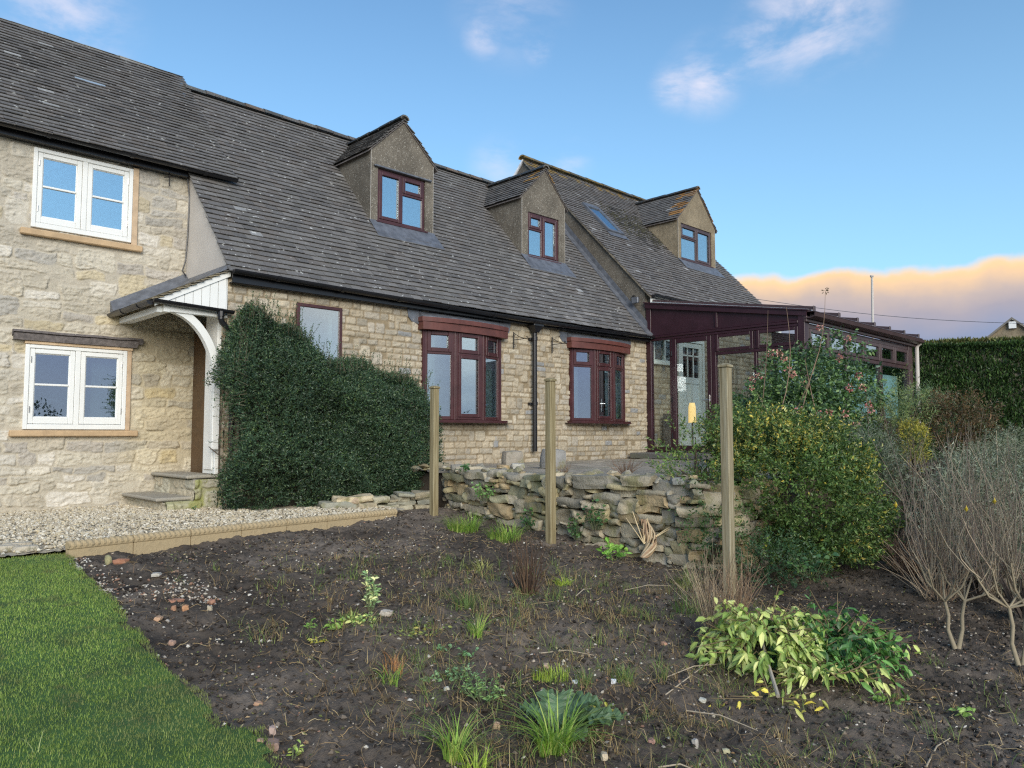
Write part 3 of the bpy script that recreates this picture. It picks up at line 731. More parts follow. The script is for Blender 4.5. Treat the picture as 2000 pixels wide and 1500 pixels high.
ridge_run('ridge_tiles', 4.30, 12.22, 11.585, 6.80, mid, RC, .095, seed=4)
# white rendered gable end above the porch
mb = MB(); z_at = lambda y: 3.40 + 1.13 * (y - 8.60) - .03
mb.prism([(3.835, 8.76, 3.30), (3.835, 10.05, 3.30), (3.835, 10.05, z_at(10.05)), (3.835, 8.76, z_at(8.76))], (.10, 0, 0)); mb.build('gable_render', M['whiteren'], mid)
# infill of old stone between cottage gutter and the lower roof
U, V, h, c = wall_relief(.6, 1.0, [.15, .12], STP, (.50, .445, .345), relief=.02, joint=.02, seed=14, wmin=.2, wmax=.4, warp=.03, flush=.2, rough=.02)
# gutter in two falls towards the downpipe
gutter(3.81, 9.02, 8.555, 3.425, 3.355, mid, .052); gutter(9.02, 12.24, 8.555, 3.355, 3.39, mid, .052)
mb = MB(); mb.box(3.84, 12.235, 8.63, 8.65, 3.29, 3.40); mb.box(3.84, 12.235, 8.65, 8.76, 3.285, 3.30); mb.build('fascia_board', M['black'], mid)
# downpipe with hopper
mb = MB()
def frust(mb, x, y, z0, z1, a0, b0, a1, b1):
    mb.hexa([(x - a0, y - b0, z0), (x + a0, y - b0, z0), (x + a0, y + b0, z0), (x - a0, y + b0, z0), (x - a1, y - b1, z1), (x + a1, y - b1, z1), (x + a1, y + b1, z1), (x - a1, y + b1, z1)])
frust(mb, 8.985, 8.625, 3.17, 3.27, .04, .04, .095, .07); mb.bbox(8.87, 9.10, 8.54, 8.70, 3.27, 3.31, .006); mb.bbox(8.885, 9.085, 8.55, 8.69, 3.311, 3.345, .006)
mb.tube([(8.985, 8.645, 3.19), (8.985, 8.645, 1.22)], .038, 12)
for z_ in (3.07, 2.0): mb.tube([(8.985, 8.645, z_ - .03), (8.985, 8.645, z_ + .03)], .047, 12); mb.bbox(8.915, 9.055, 8.68, 8.735, z_ - .02, z_ + .02, .004)
mb.build('downpipe', M['black'], mid)

def upvc(parent, u0, u1, v0, v1, w0, fn, rows, cols, mat, glass, name='window', fw=.05, fd=.07, depth_sash=.012, curt=None):
    """framed window: cols = list of (u_a, u_b, [transom heights], opener flags bottom->top)"""
    mb = MB(); ring(mb, u0, u1, v0, v1, w0, fw, fd)
    for k in range(len(cols) - 1):
        x = cols[k][1]; mb.bbox(x - .022, x + .022, w0 + .001, w0 + fd - .001, v0 + fw, v1 - fw, .004)
    panes = []; sash = MB(); ns = 0
    for (a, b_, tr, op) in cols:
        aa = a + (fw if a == u0 else .022); bb = b_ - (fw if b_ == u1 else .022)
        zs = [v0 + fw] + list(tr) + [v1 - fw]
        for t in tr: mb.bbox(aa + .0005, bb - .0005, w0 + .002, w0 + fd - .002, t - .022, t + .022, .004)
        for i in range(len(zs) - 1):
            za = zs[i] + (0 if i == 0 else .022); zb = zs[i + 1] - (0 if i == len(zs) - 2 else .022)
            if op[i]:
                ring(sash, aa - .008, bb + .008, za - .008, zb + .008, w0 - depth_sash, .052, .03); ns += 1
                panes.append((aa + .04, bb - .04, za + .04, zb - .04))
            else: panes.append((aa - .004, bb + .004, za - .004, zb + .004))
    wn_ = Tf(mb.build(name, mat, parent), fn)
    lvl = wn_ if parent in [r_[0] for r_ in ROOTS] else parent
    if ns: Tf(sash.build('sash', mat, lvl), fn)
    sp = MB()
    for p in panes:
        pane(lvl, *p, w0 + .022 + random.uniform(0, .003), glass, fn)
        ring(sp, p[0] - .001, p[1] + .001, p[2] - .001, p[3] + .001, w0 + .032, .012, .012)
    Tf(sp.build('glazing_spacer', basic('silver spacer', (.62, .64, .66), .4, .02) if 'spc' not in M else M['spc'], lvl), fn)
    return wn_
M['spc'] = basic('silver spacer', (.62, .64, .66), .4, .02)
# tall fixed window behind the shrub
w1 = upvc(mid, 4.72, 5.375, 1.95, 3.165, 8.70, front, 0, [(4.72, 5.375, [], [0])], M['maroon'], M['glass'], fw=.042)
tag(w1, 'tall single-pane window behind the shrub')
mb = MB(); mb.box(5.26, 5.31, 8.85, 8.87, 2.0, 3.1); mb.box(4.78, 4.80, 8.85, 8.87, 2., 3.1); mb.build('curtain', M['curtain'], w1)
# bow windows
def bow(x0, x1, z0, z1, zt, side, lab):
    y0 = 8.715; yc = 8.575; xa = x0 + (x1 - x0) * .318; xb = x0 + (x1 - x0) * .682
    pts = [(x0, y0), (xa, yc), (xb, yc), (x1, y0)]
    root_ = None
    mb = MB()
    for (px_, py_) in pts[1:-1]: mb.tube([(px_, py_ + .018, z0), (px_, py_ + .018, z1)], .026, 8)
    mb.box(x0 - .012, x0 + .03, y0 - .008, 8.80, z0, z1); mb.box(x1 - .03, x1 + .012, y0 - .008, 8.80, z0, z1)
    W_ = mb.build('bow_window', M['maroon'], mid); tag(W_, lab)
    for k in range(3):
        (ax, ay), (bx, by) = pts[k], pts[k + 1]; Ln = math.hypot(bx - ax, by - ay); dx, dy = (bx - ax) / Ln, (by - ay) / Ln
        fn = lambda u, w, v, ax=ax, ay=ay, dx=dx, dy=dy: (ax + dx * u - dy * w, ay + dy * u + dx * w, v)
        m2 = MB(); a, b_ = .022, Ln - .022; fw = .048; ring(m2, a, b_, z0, z1, 0, fw, .065)
        m2.bbox(a + fw, b_ - fw, .002, .06, zt - .022, zt + .022, .004)
        opn = MB(); ring(opn, a + fw - .01, b_ - fw + .01, zt + .014, z1 - fw + .01, -.014, .058, .03)
        if k == 1: ring(opn, a + fw - .01, b_ - fw + .01, z0 + fw - .01, zt - .014, -.014, .05, .03)
        Tf(m2.build('bay_frame', M['maroon'], W_), fn); Tf(opn.build('sash', M['maroon'], W_), fn)
        e = .04 if k == 1 else -.004
        pane(W_, a + fw + e, b_ - fw - e, z0 + fw + e, zt - .022 - e, .022, M['glass'], fn); pane(W_, a + fw + .045, b_ - fw - .045, zt + .067, z1 - fw - .045, .023, M['glass'], fn)
        s_ = MB(); ring(s_, a + fw + e, b_ - fw - e, z0 + fw + e, zt - .022 - e, .034, .011, .012); ring(s_, a + fw + .045, b_ - fw - .045, zt + .067, z1 - fw - .045, .034, .011, .012)
        Tf(s_.build('glazing_spacer', M['spc'], W_), fn)
        cu = MB()
        for t in np.arange(.03, .20 if k != 1 else .0, .028):
            uu = (b_ - t) if k == 2 else (a + t); cu.tube([(uu, .14, z0 + .02), (uu, .145 + .01 * math.sin(t * 90), z1 - .02)], .017, 6)
        if k != 1: Tf(cu.build('curtain', M['curtain'], W_), fn)
    def arc(xm, y_out, ext, n=13):
        c0, c1 = x0 - ext, x1 + ext
        return [(c0 + (c1 - c0) * i / (n - 1), y_out + (8.62 - y_out) * (2 * abs(i / (n - 1) - .5)) ** 2.2) for i in range(n)]
    def slab(mbx, ps, za, zb, dz=0):
        n = len(ps)
        for i in range(n - 1):
            (ax, ay), (bx, by) = ps[i], ps[i + 1]
            mbx.hexa([(ax, ay, za), (bx, by, za), (bx, 8.765, za), (ax, 8.765, za), (ax, ay, zb), (bx, by, zb), (bx, 8.765, zb), (ax, 8.765, zb)])
    f1 = MB(); slab(f1, arc(0, 8.515, .075), z1 - .035, z1 + .075); slab(f1, arc(0, 8.485, .09), z1 + .079, z1 + .145); f1.build('fascia', M['maroon2'], mid)
    f2 = MB(); slab(f2, arc(0, 8.53, .07), z0 - .034, z0 - .004); slab(f2, arc(0, 8.49, side), z0 - .046, z0 - .036); f2.build('window_sill', M['maroon'], mid)
    l_ = MB(); ps = arc(0, 8.50, .08)
    for i in range(len(ps) - 1):
        (ax, ay), (bx, by) = ps[i], ps[i + 1]
        l_.hexa([(ax, ay, z1 + .146), (bx, by, z1 + .146), (bx, 8.735, z1 + .146), (ax, 8.735, z1 + .146), (ax, ay, z1 + .152), (bx, by, z1 + .152), (bx, 8.735, z1 + .24), (ax, 8.735, z1 + .24)])
    l_.prism([(x0 - .28, 8.722, z1 + .235), (x0 - .26, 8.722, z1 + .13), (x0 - .20, 8.722, z1 + .07), (x0 - .08, 8.722, z1 + .04), (x0 - .05, 8.722, z1 + .235)], (0, .012, 0))
    l_.prism([(x1 + .05, 8.722, z1 + .235), (x1 + .05, 8.722, z1 + .06), (x1 + .2, 8.722, z1 + .08), (x1 + .24, 8.722, z1 + .235)], (0, .012, 0))
    l_.build('lead_flashing', M['lead'], mid)
bow(6.73, 8.27, 1.715, 3.045, 2.69, .17, 'left bow window of the middle house')
bow(9.955, 11.48, 1.735, 3.035, 2.70, .15, 'right bow window of the middle house')
# roof flashing against the gable of the right-hand house
mb = MB(); mb.prism([(12.05, 8.58, 3.40), (12.05, 8.58, 3.435), (12.05, 11.5, 3.435 + 2.92 * 1.13), (12.05, 11.5, 3.40 + 2.92 * 1.13)], (.20, 0, 0)); 
mb.prism([(12.222, 8.70, 3.50), (12.222, 11.5, 3.50 + 2.8 * 1.13), (12.222, 11.5, 3.70 + 2.8 * 1.13), (12.222, 8.70, 3.70)], (-.012, 0, 0)); mb.build('lead_flashing', M['lead'], mid)

M['bead'] = basic('pale bead', (.40, .37, .32), .7, .2, 12)
# ---------------------------------------------------------------- dormers
def dormer(parent, x0, x1, yf, zb, ze, za, ax, win, lay, matr, roofp, lintel=False, seedo=1, lab='', orange=None):
    """x0..x1 face, yf face plane, zb base, ze eaves, za apex (top of ridge), ax ridge x, roofp=(Y0,Z0,t) plane of the main roof"""
    Y0, Z0, t = roofp; yb = lambda z: Y0 + (z - Z0) / t
    wx0, wx1, wz0, wz1 = win; T = .055
    mb = MB(); zw = za - .10      # render top
    # front face as quads round the opening, thick
    def slabq(a, b_, c0, c1): mb.box(a, b_, yf, yf + .12, c0, c1)
    slabq(x0, wx0, zb - .12, ze); slabq(wx1, x1, zb - .12, ze); slabq(wx0, wx1, zb - .12, wz0)
    if wz1 < ze:
        slabq(wx0, wx1, wz1, ze)
        mb.prism([(x0, yf, ze), (x1, yf, ze), (ax + .03, yf, zw), (ax - .03, yf, zw)], (0, .12, 0))
    # cheeks
    for xa, s in ((x0 + .001, 1), (x1 - .001, -1)):
        mb.prism([(xa, yf + .121, zb - .1), (xa, yf + .121, ze), (xa, yb(ze) + .1, ze), (xa, yb(zb - .1), zb - .1)], (.10 * s, 0, 0))
    d = mb.build('dormer', matr, parent); tag(d, lab)
    # corner beads
    mb = MB(); mb.box(x0 - .004, x0 + .004, yf - .004, yf + .004, zb, ze - .02); mb.build('corner_bead', M['bead'], d); mb = MB(); mb.box(x1 - .004, x1 + .004, yf - .004, yf + .004, zb, ze - .02); mb.build('corner_bead', M['bead'], d)
    # roof slopes
    ov = .07
    for s, xe in ((-1, x0 - ov), (1, x1 + ov)):
        run = abs(ax - xe); zE = ze - .06; rise = (za - .045) - zE; Ls = math.hypot(run, rise); sa = np.array((-s * run / Ls, 0, rise / Ls))
        ua = np.array((0, 1, 0)); umax = yb(za) - yf + .25; org = (xe, yf - .035, zE)
        def ins(cu, cs, org=org, sa=sa): return (org[1] + cu) < yb(org[2] + sa[2] * cs) + .16
        tiles('dormer_roof', org, ua, sa, umax, Ls, M['tile'], d, inside=ins, gauge=.098, wid=.165, seed=seedo + s + 3, thick=.016, orange=orange, white=.006)
        m2 = MB(); m2.hexa([(xe + .01, yf - .02, zE - .03), (ax, yf - .02, za - .08), (ax, yb(za) + .05, za - .08), (xe + .01, yb(zE) + .05, zE - .03),
                            (xe + .01, yf - .02, zE - .012), (ax, yf - .02, za - .062), (ax, yb(za) + .05, za - .062), (xe + .01, yb(zE) + .05, zE - .012)])
        m2.build('soffit', M['oldwood'], d)
    ridge_run('dormer_ridge', yf - .045, yb(za) + .12, ax, za + .01, d, RC, .075, 'y', seed=seedo)
    upvc(d, wx0, wx1, wz0, wz1, yf + .02, front, 0, lay, M['brownw'] if matr is M['dash2'] else M['maroon'], M['glass'], 'window_frame', fw=.05)
    mb = MB(); mb.bbox(wx0 - .03, wx1 + .04, yf - .035, yf + .10, wz0 - .03, wz0 - .002, .005); mb.build('window_sill', M['maroon'], d)
    mb = MB()
    mb.prism([(x0 + .06, yf - .012, wz0 - .035), (x1 - .05, yf - .012, wz0 - .035), (x1 - .03, yf - .012, zb - .02), (x0 + .02, yf - .012, zb - .02)], (0, .010, 0))
    y2 = yf - .26; z2 = Z0 + t * (y2 - Y0) + .032; z1_ = Z0 + t * (yf - Y0) + .05
    mb.hexa([(x0 - .02, y2, z2), (x1 + .05, y2, z2), (x1 + .02, yf, z1_), (x0 - .02, yf, z1_), (x0 - .02, y2, z2 + .008), (x1 + .05, y2, z2 + .008), (x1 + .02, yf, z1_ + .008), (x0 - .02, yf, z1_ + .008)])
    mb.build('apron_flashing', M['lead'], d)
    if lintel:
        mb = MB(); mb.bbox(wx0 - .08, wx1 + .11, yf - .045, yf + .01, wz1 + .003, wz1 + .03, .006); mb.build('lintel_strip', M['lead'], d)
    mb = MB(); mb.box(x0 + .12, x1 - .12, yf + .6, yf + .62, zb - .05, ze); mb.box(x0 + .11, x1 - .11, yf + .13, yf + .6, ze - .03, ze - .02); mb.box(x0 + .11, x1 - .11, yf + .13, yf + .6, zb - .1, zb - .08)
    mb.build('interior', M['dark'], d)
    return d
RPM = (8.60, 3.40, 1.13)
dormer(mid, 6.535, 7.765, YD, 4.78, 5.98, 6.62, 7.145, (6.665, 7.60, 4.835, 5.68), [(6.665, 7.14, [], [1]), (7.14, 7.60, [5.37], [0, 1])], M['dash'], RPM, True, 3, 'left dormer, speckled brown render')
dormer(mid, 9.885, 11.085, YD + .02, 4.80, 5.985, 6.66, 10.515, (10.05, 10.91, 4.84, 5.69), [(10.05, 10.46, [5.38], [0, 1]), (10.46, 10.91, [], [1])], M['dash'], RPM, False, 9, 'middle dormer, streaked grey-brown render',
       orange=lambda cu, cs, c, rs: (np.array((.36, .20, .05)) if (cs > .62 and cu < .3 and rs.rand() < .7) else c))

# ---------------------------------------------------------------- right-hand house
rh = root('gabled_house', (14.8, 9.0, 1.0), 'taller right-hand house with pebble-dashed gable, skylight and one dormer above the conservatory', 'house')
RY0, RZ0, RT = 8.60, 4.19, 1.037
XR0, XR1 = 12.236, 17.75
tR = math.atan(RT); saR = np.array((0, math.cos(tR), math.sin(tR))); cR = math.cos(tR)
YRr = 12.13; ZRr = RZ0 + RT * (YRr - RY0)
mb = MB(); zt = lambda y: RZ0 + RT * (y - RY0) - .045
mb.prism([(XR0, 8.76, 3.3), (XR0, YRr, 3.3), (XR0, YRr, zt(YRr)), (XR0, 8.76, zt(8.76))], (.14, 0, 0))
mb.prism([(XR0, YRr, 3.3), (XR0, 15.5, 3.3), (XR0, 15.5, zt(8.76)), (XR0, YRr, zt(YRr))], (.14, 0, 0)); mb.build('gable_wall', M['dash'], rh)
U, V, h, c = wall_relief(XR1 - XR0 - .1, 3.3, [.105, .115, .12, .10], BLP, (.26, .205, .135), relief=.018, joint=.014, seed=51, wmin=.11, wmax=.31, tall=.16, warp=.008, rough=.012, grey=.1, cell=.02)
HR = [(12.42, 13.16, 2.93, 3.40), (13.30, 14.24, 1.2, 3.46)]
def inR(u, v):
    x = u + XR0 + .03; z_ = v + 1.0; k = np.ones_like(x, bool)
    for a, b_, e, f_ in HR: k &= ~((x > a) & (x < b_) & (z_ > e) & (z_ < f_))
    return k
relief_mesh('front_wall', (XR0 + .03, 8.76, 1.0), (1, 0, 0), (0, 0, 1), (0, -1, 0), (U, V, h, c), M['block'], rh, inR)
mb = MB(); mb.box(XR1 - .15, XR1 - .02, 8.78, 15.4, 1., 4.2); mb.prism([(XR1 - .15, 8.78, 4.2), (XR1 - .15, 15.5, 4.2), (XR1 - .15, YRr, zt(YRr))], (.13, 0, 0)); mb.box(XR0 + .15, XR1 - .15, 15.3, 15.4, 1., 4.2)
mb.build('rear_walls', M['dash'], rh)
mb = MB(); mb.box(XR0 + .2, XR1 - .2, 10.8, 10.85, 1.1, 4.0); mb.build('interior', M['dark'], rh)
def inRoofR(u, s):
    x = u + XR0 - .05; y = RY0 + s * cR
    if 15.38 < x < 16.95 and 10.1 < y < 10.95: return False
    if 12.98 < x < 13.50 and 10.30 < y < 11.0: return False
    return True
def rhcol(cu, cs, c, rs):
    x = cu + XR0 - .05; y = RY0 + cs * cR
    # mossy, slipping patch beside the dormer
    if 14.0 < x < 15.5 and abs(y - 10.75) < .55 + .2 * math.sin(x * 7) and rs.rand() < .55: return np.array((.055, .05, .045)) * rs.uniform(.7, 1.3)
    if cs > 4.75 and rs.rand() < .4: return np.array((.30, .20, .06))
    return c * np.array((1.0, .98, .98))
tiles('roof_tiles', (XR0 - .05, RY0, RZ0), (1, 0, 0), saR, XR1 - XR0 + .05, 5.03, M['tile'], rh, inside=inRoofR, gauge=.104, wid=.168, seed=77, thick=.017, white=.008, orange=rhcol)
mb = MB(); mb.prism([(XR0 - .04, YRr, ZRr), (XR0 - .04, 15.66, RZ0), (XR0 - .04, 15.6, RZ0 - .05), (XR0 - .04, YRr, ZRr - .06)], (XR1 - XR0, 0, 0)); mb.build('rear_roof', M['tile'], rh)
rs = np.random.RandomState(5); mb = MB()       # moss clumps lying on the tiles
for i in range(420):
    x = rs.uniform(13.9, 15.45); yy = 10.75 + rs.normal() * .26 + (15.0 - x) * .08; zz_ = RZ0 + RT * (yy - RY0) + .03; r_ = rs.uniform(.012, .035)
    V_ = [(x + r_ * rs.uniform(.7, 1.3) * a, yy + r_ * rs.uniform(.7, 1.3) * b_ * .8, zz_ + r_ * c_ * .9 + r_ * b_ * .8) for a, b_, c_ in ((1, 0, 0), (0, 1, 0), (-1, 0, 0), (0, -1, 0), (0, 0, 1), (0, 0, -1))]
    cc = tuple(np.array((.05, .048, .03)) * rs.uniform(.6, 1.5))
    mb.add(V_, t=[(0, 1, 4), (1, 2, 4), (2, 3, 4), (3, 0, 4), (1, 0, 5), (2, 1, 5), (3, 2, 5), (0, 3, 5)], c=cc)
mo = mb.build('roof_moss', M['clod'], rh); mo['kind'] = 'stuff'
RC2 = [(.24, .20, .13), (.30, .21, .09), (.20, .18, .15), (.34, .22, .07)]
ridge_run('ridge_tiles', XR0 - .06, XR1, YRr, ZRr + .06, rh, RC2, .09, seed=14)
# undercloak strip along the verge
mb = MB()
for k in range(48):
    s0 = k * .104; y_ = RY0 + cR * s0; z_ = RZ0 + saR[2] * s0; cc = tuple(np.array((.20, .17, .12)) * RS.uniform(.6, 1.3))
    e = .10; mb.hexa([(XR0 - .055, y_, z_ - .03), (XR0 + .05, y_, z_ - .03), (XR0 + .05, y_ + e * cR, z_ + e * saR[2] - .04), (XR0 - .055, y_ + e * cR, z_ + e * saR[2] - .04),
                      (XR0 - .055, y_, z_ + .012), (XR0 + .05, y_, z_ + .012), (XR0 + .05, y_ + e * cR, z_ + e * saR[2] - .005), (XR0 - .055, y_ + e * cR, z_ + e * saR[2] - .005)], cc)
mb.build('verge_tiles', M['tile'], rh)
dormer(rh, 15.335, 17.00, 10.0, 5.62, 6.70, 7.60, 16.20, (15.45, 16.83, 5.70, 6.575), [(15.45, 16.16, [6.24], [0, 1]), (16.16, 16.83, [], [1])], M['dash2'], (RY0, RZ0, RT), False, 19, 'right dormer, buff pebble-dash',
       orange=lambda cu, cs, c, rs: (np.array((.38, .19, .05)) * rs.uniform(.7, 1.2) if (cu < .45 and cs > .2 and rs.rand() < .6) else c))
gutter(XR0 - .02, XR1, 8.55, 4.22, 4.20, rh, .055)
mb = MB(); mb.box(XR0, XR1 - .02, 8.62, 8.64, 4.03, 4.17); mb.box(XR0, XR1 - .02, 8.64, 8.76, 3.98, 4.03); mb.build('fascia_board', M['white'], rh)
# skylight lying in the slope
def roofpt(x, y, off=0): n_ = np.array((0, -saR[2], saR[1])); p = np.array((x, y, RZ0 + RT * (y - RY0))); return tuple(p + n_ * off)
mb = MB(); x0, x1, y0, y1 = 12.96, 13.53, 10.27, 11.02
def rb(mb, a, b_, c0, c1, o0, o1, cc=(1, 1, 1)):
    mb.hexa([roofpt(a, c0, o0), roofpt(b_, c0, o0), roofpt(b_, c1, o0), roofpt(a, c1, o0), roofpt(a, c0, o1), roofpt(b_, c0, o1), roofpt(b_, c1, o1), roofpt(a, c1, o1)], cc)
rb(mb, x0, x0 + .07, y0, y1, -.02, .075); rb(mb, x1 - .07, x1, y0, y1, -.02, .075); rb(mb, x0 + .07, x1 - .07, y0, y0 + .05, -.02, .07); rb(mb, x0 + .07, x1 - .07, y1 - .09, y1, -.02, .08)
sk = mb.build('skylight', M['lead'], rh)
mb = MB(); rb(mb, x0 + .07, x1 - .07, y0 + .05, y1 - .09, .045, .055); mb.build('pane', M['glass_t'], sk)
mb = MB(); rb(mb, x0 - .03, x1 + .06, y0 - .11, y0 - .002, .028, .036); mb.build('apron_flashing', M['lead'], sk)
mb = MB(); rb(mb, x0, x1, y0, y1, -.06, -.05); mb.build('blind', M['curtain'], sk)
# white door and window inside the conservatory
mb = MB(); ring(mb, 12.42, 13.16, 2.93, 3.42, 8.70, .05, .08); mb.bbox(12.80, 12.85, 8.705, 8.77, 2.98, 3.37, .004); mb.bbox(12.38, 13.2, 8.66, 8.78, 2.88, 2.928, .006)
iw = mb.build('inner_window', M['paleg'], rh); pane(iw, 12.47, 12.80, 2.98, 3.37, 8.74, M['glass_f']); pane(iw, 12.85, 13.11, 2.98, 3.37, 8.74, M['glass_f'])
mb = MB(); ring(mb, 13.28, 14.26, 1.15, 3.48, 8.68, .07, .1); ring(mb, 13.36, 14.18, 1.2, 3.40, 8.70, .10, .05, fb=.2)
mb.bbox(13.46, 14.08, 8.704, 8.745, 2.55, 2.68, .004); mb.bbox(13.74, 13.80, 8.704, 8.745, 1.4, 2.55, .004); mb.box(13.46, 14.08, 8.725, 8.735, 1.4, 2.55)
for a in (13.655, 13.87): mb.bbox(a - .012, a + .012, 8.71, 8.735, 2.68, 3.3, .003)
mb.bbox(13.46, 14.08, 8.71, 8.735, 3.12, 3.15, .003)
idr = mb.build('inner_door', M['paleg'], rh); pane(idr, 13.46, 14.08, 2.68, 3.30, 8.74, M['glass_f'])

# ---------------------------------------------------------------- conservatory
con = root('conservatory', (14.8, 7.1, 1.2), 'dark plum lean-to conservatory with glazed walls, door and row of small top lights', 'conservatory')
XC = 12.236; YC = 5.588; XE = 17.45
side = lambda u, w, v: (XC + w, u, v)            # local u = world Y, w inwards = +X
P_ = M['plum']
mb = MB(); b = MB()
# side wall members (u along Y)
b.bbox(5.545, 5.66, -.03, .09, 1.17, 3.50, .006); b.bbox(8.62, 8.73, -.02, .08, 1.17, 4.03, .006); b.bbox(7.215, 7.30, -.012, .07, 1.2, 3.30, .005)
b.bbox(5.66, 8.62, -.02, .07, 3.305, 3.352, .005); b.bbox(5.66, 8.62, -.035, .06, 3.356, 3.40, .005); b.bbox(5.66, 8.62, -.02, .07, 3.403, 3.43, .005)
b.bbox(8.15, 8.62, -.012, .06, 1.17, 1.26, .005); b.bbox(8.15, 8.20, -.01, .06, 1.26, 3.30, .005); b.bbox(5.66, 7.215, -.014, .06, 2.93, 2.985, .005)
b.bbox(5.66, 7.215, -.014, .06, 1.17, 1.24, .005); b.bbox(6.42, 6.47, -.013, .06, 2.985, 3.30, .005); b.bbox(5.5, 8.75, -.06, .12, 1.10, 1.168, .006)
b.bbox(6.42, 6.47, -.013, .06, 1.24, 2.93, .005); b.bbox(7.17, 7.22, -.02, .07, 3.43, 3.76, .005)
fr_ = Tf(b.build('side_frame', P_, con), side)
m2 = MB(); m2.prism([(5.66, .01, 3.43), (8.62, .01, 3.43), (8.62, .01, 3.985), (5.66, .01, 3.50)], (0, .03, 0)); Tf(m2.build('gable_panel', P_, con), side)
# sloping top rail
m2 = MB(); m2.hexa([(5.50, -.05, 3.455), (8.74, -.05, 3.965), (8.74, .09, 3.965), (5.50, .09, 3.455), (5.50, -.05, 3.535), (8.74, -.05, 4.06), (8.74, .09, 4.06), (5.50, .09, 3.535)])
m2.hexa([(5.48, -.07, 3.537), (8.76, -.07, 4.062), (8.76, .1, 4.062), (5.48, .1, 3.537), (5.48, -.07, 3.56), (8.76, -.07, 4.085), (8.76, .1, 4.085), (5.48, .1, 3.56)])
Tf(m2.build('top_rail', P_, con), side)
m2 = MB(); ring(m2, 7.305, 8.145, 1.18, 3.30, -.02, .085, .06, fb=.11)
dr = Tf(m2.build('door', P_, con), side)
pane(dr, 7.385, 8.065, 1.28, 3.22, .005, M['glass_c'], side)
m2 = MB(); m2.bbox(7.335, 7.36, -.032, -.018, 1.96, 2.22, .003); m2.tube([(7.348, -.03, 2.12), (7.348, -.065, 2.12), (7.47, -.065, 2.12)], .009, 8); Tf(m2.build('handle', M['chrome'], dr), side)
for hz in (1.42, 2.1, 2.98): m2 = MB(); m2.tube([(8.148, -.03, hz), (8.148, -.03, hz + .10)], .012, 8); Tf(m2.build('hinge', M['black'], dr), side)
def cpane(*a, fn=side, mat='glass_c'): return pane(con, *a, M[mat], fn)
cpane(8.20, 8.62, 1.26, 3.305, .012); cpane(5.66, 6.42, 1.24, 2.93, .012); cpane(6.47, 7.215, 1.24, 2.93, .0125)
for a, b_ in ((5.665, 6.415), (6.475, 7.21)):
    m2 = MB(); ring(m2, a, b_, 2.99, 3.30, -.03, .055, .05); o_ = Tf(m2.build('top_light', P_, con), side); pane(o_, a + .05, b_ - .05, 3.04, 3.25, .0, M['glass_c'], side)
# front wall (faces the garden)
b = MB(); BW = M['brownw']
b.bbox(12.30, 12.42, 5.56, 5.66, 1.17, 3.42, .006); b.bbox(17.16, 17.40, 5.56, 5.70, 1.17, 3.42, .006)
b.bbox(12.42, 17.16, 5.575, 5.65, 3.275, 3.36, .005); b.bbox(12.42, 17.16, 5.57, 5.66, 2.86, 2.93, .005); b.bbox(12.42, 17.16, 5.57, 5.66, 1.75, 1.82, .005); b.bbox(12.25, 17.45, 5.54, 5.70, 1.10, 1.168, .005)
for X_ in (13.98, 15.62): b.bbox(X_ - .05, X_ + .05, 5.565, 5.66, 1.17, 3.28, .005)
ff = b.build('front_frame', BW, con)
xs = np.linspace(12.42, 17.16, 7)
for k in range(6):
    a, b_ = xs[k] + .012, xs[k + 1] - .012
    m2 = MB(); ring(m2, a, b_, 2.935, 3.27, 5.555, .065, .05); o_ = m2.build('top_light', BW, con); pane(o_, a + .06, b_ - .06, 2.995, 3.21, 5.585, M['glass_t'])
for a, b_ in ((12.42, 13.93), (14.03, 15.57), (15.67, 17.16)):
    cpane(a, b_, 1.82, 2.86, 5.61, fn=front, mat='glass_f')
    m2 = MB(); m2.box(a, b_, 5.61, 5.63, 1.17, 1.75); m2.build('lower_panel', BW, con)
# far end
b = MB(); e0 = 17.40
b.bbox(e0, e0 + .06, 5.6, 8.72, 1.1, 1.8, .005); b.bbox(e0, e0 + .06, 5.6, 8.72, 3.3, 3.42, .005); b.bbox(e0, e0 + .06, 8.62, 8.72, 1.8, 3.3, .005); b.bbox(e0, e0 + .06, 7.1, 7.2, 1.8, 3.3, .005)
b.prism([(e0 + .01, 5.66, 3.42), (e0 + .01, 8.72, 3.42), (e0 + .01, 8.72, 3.98), (e0 + .01, 5.66, 3.49)], (.04, 0, 0)); b.build('end_frame', P_, con)
pane(con, 5.7, 8.62, 1.8, 3.3, e0 + .03 - XC, M['glass_f'], side)
# roof: polycarbonate sheet, bars with end caps, gutter
sl = (4.03 - 3.50) / (8.72 - 5.50)
def cr(x, y, o=0): return (x, y, 3.50 + sl * (y - 5.50) + o)
m2 = MB(); m2.hexa([cr(12.2, 5.48, .05), cr(17.5, 5.48, .05), cr(17.5, 8.6, .05), cr(12.2, 8.6, .05), cr(12.2, 5.48, .07), cr(17.5, 5.48, .07), cr(17.5, 8.6, .07), cr(12.2, 8.6, .07)])
pm, pnt, pb, po = newmat('polycarbonate'); pb.inputs['Base Color'].default_value = (.55, .5, .45, 1); pb.inputs['Roughness'].default_value = .25; pb.inputs['Base Color'].default_value = (.85, .88, .88, 1)
tl_ = N(pnt, 'ShaderNodeBsdfTranslucent'); tl_.inputs['Color'].default_value = (.9, .93, .93, 1); tr_ = N(pnt, 'ShaderNodeBsdfTransparent'); tr_.inputs['Color'].default_value = (.9, .93, .93, 1)
mx_ = N(pnt, 'ShaderNodeMixShader'); mx_.inputs[0].default_value = .6; L(pnt, tl_.outputs[0], mx_.inputs[1]); L(pnt, tr_.outputs[0], mx_.inputs[2])
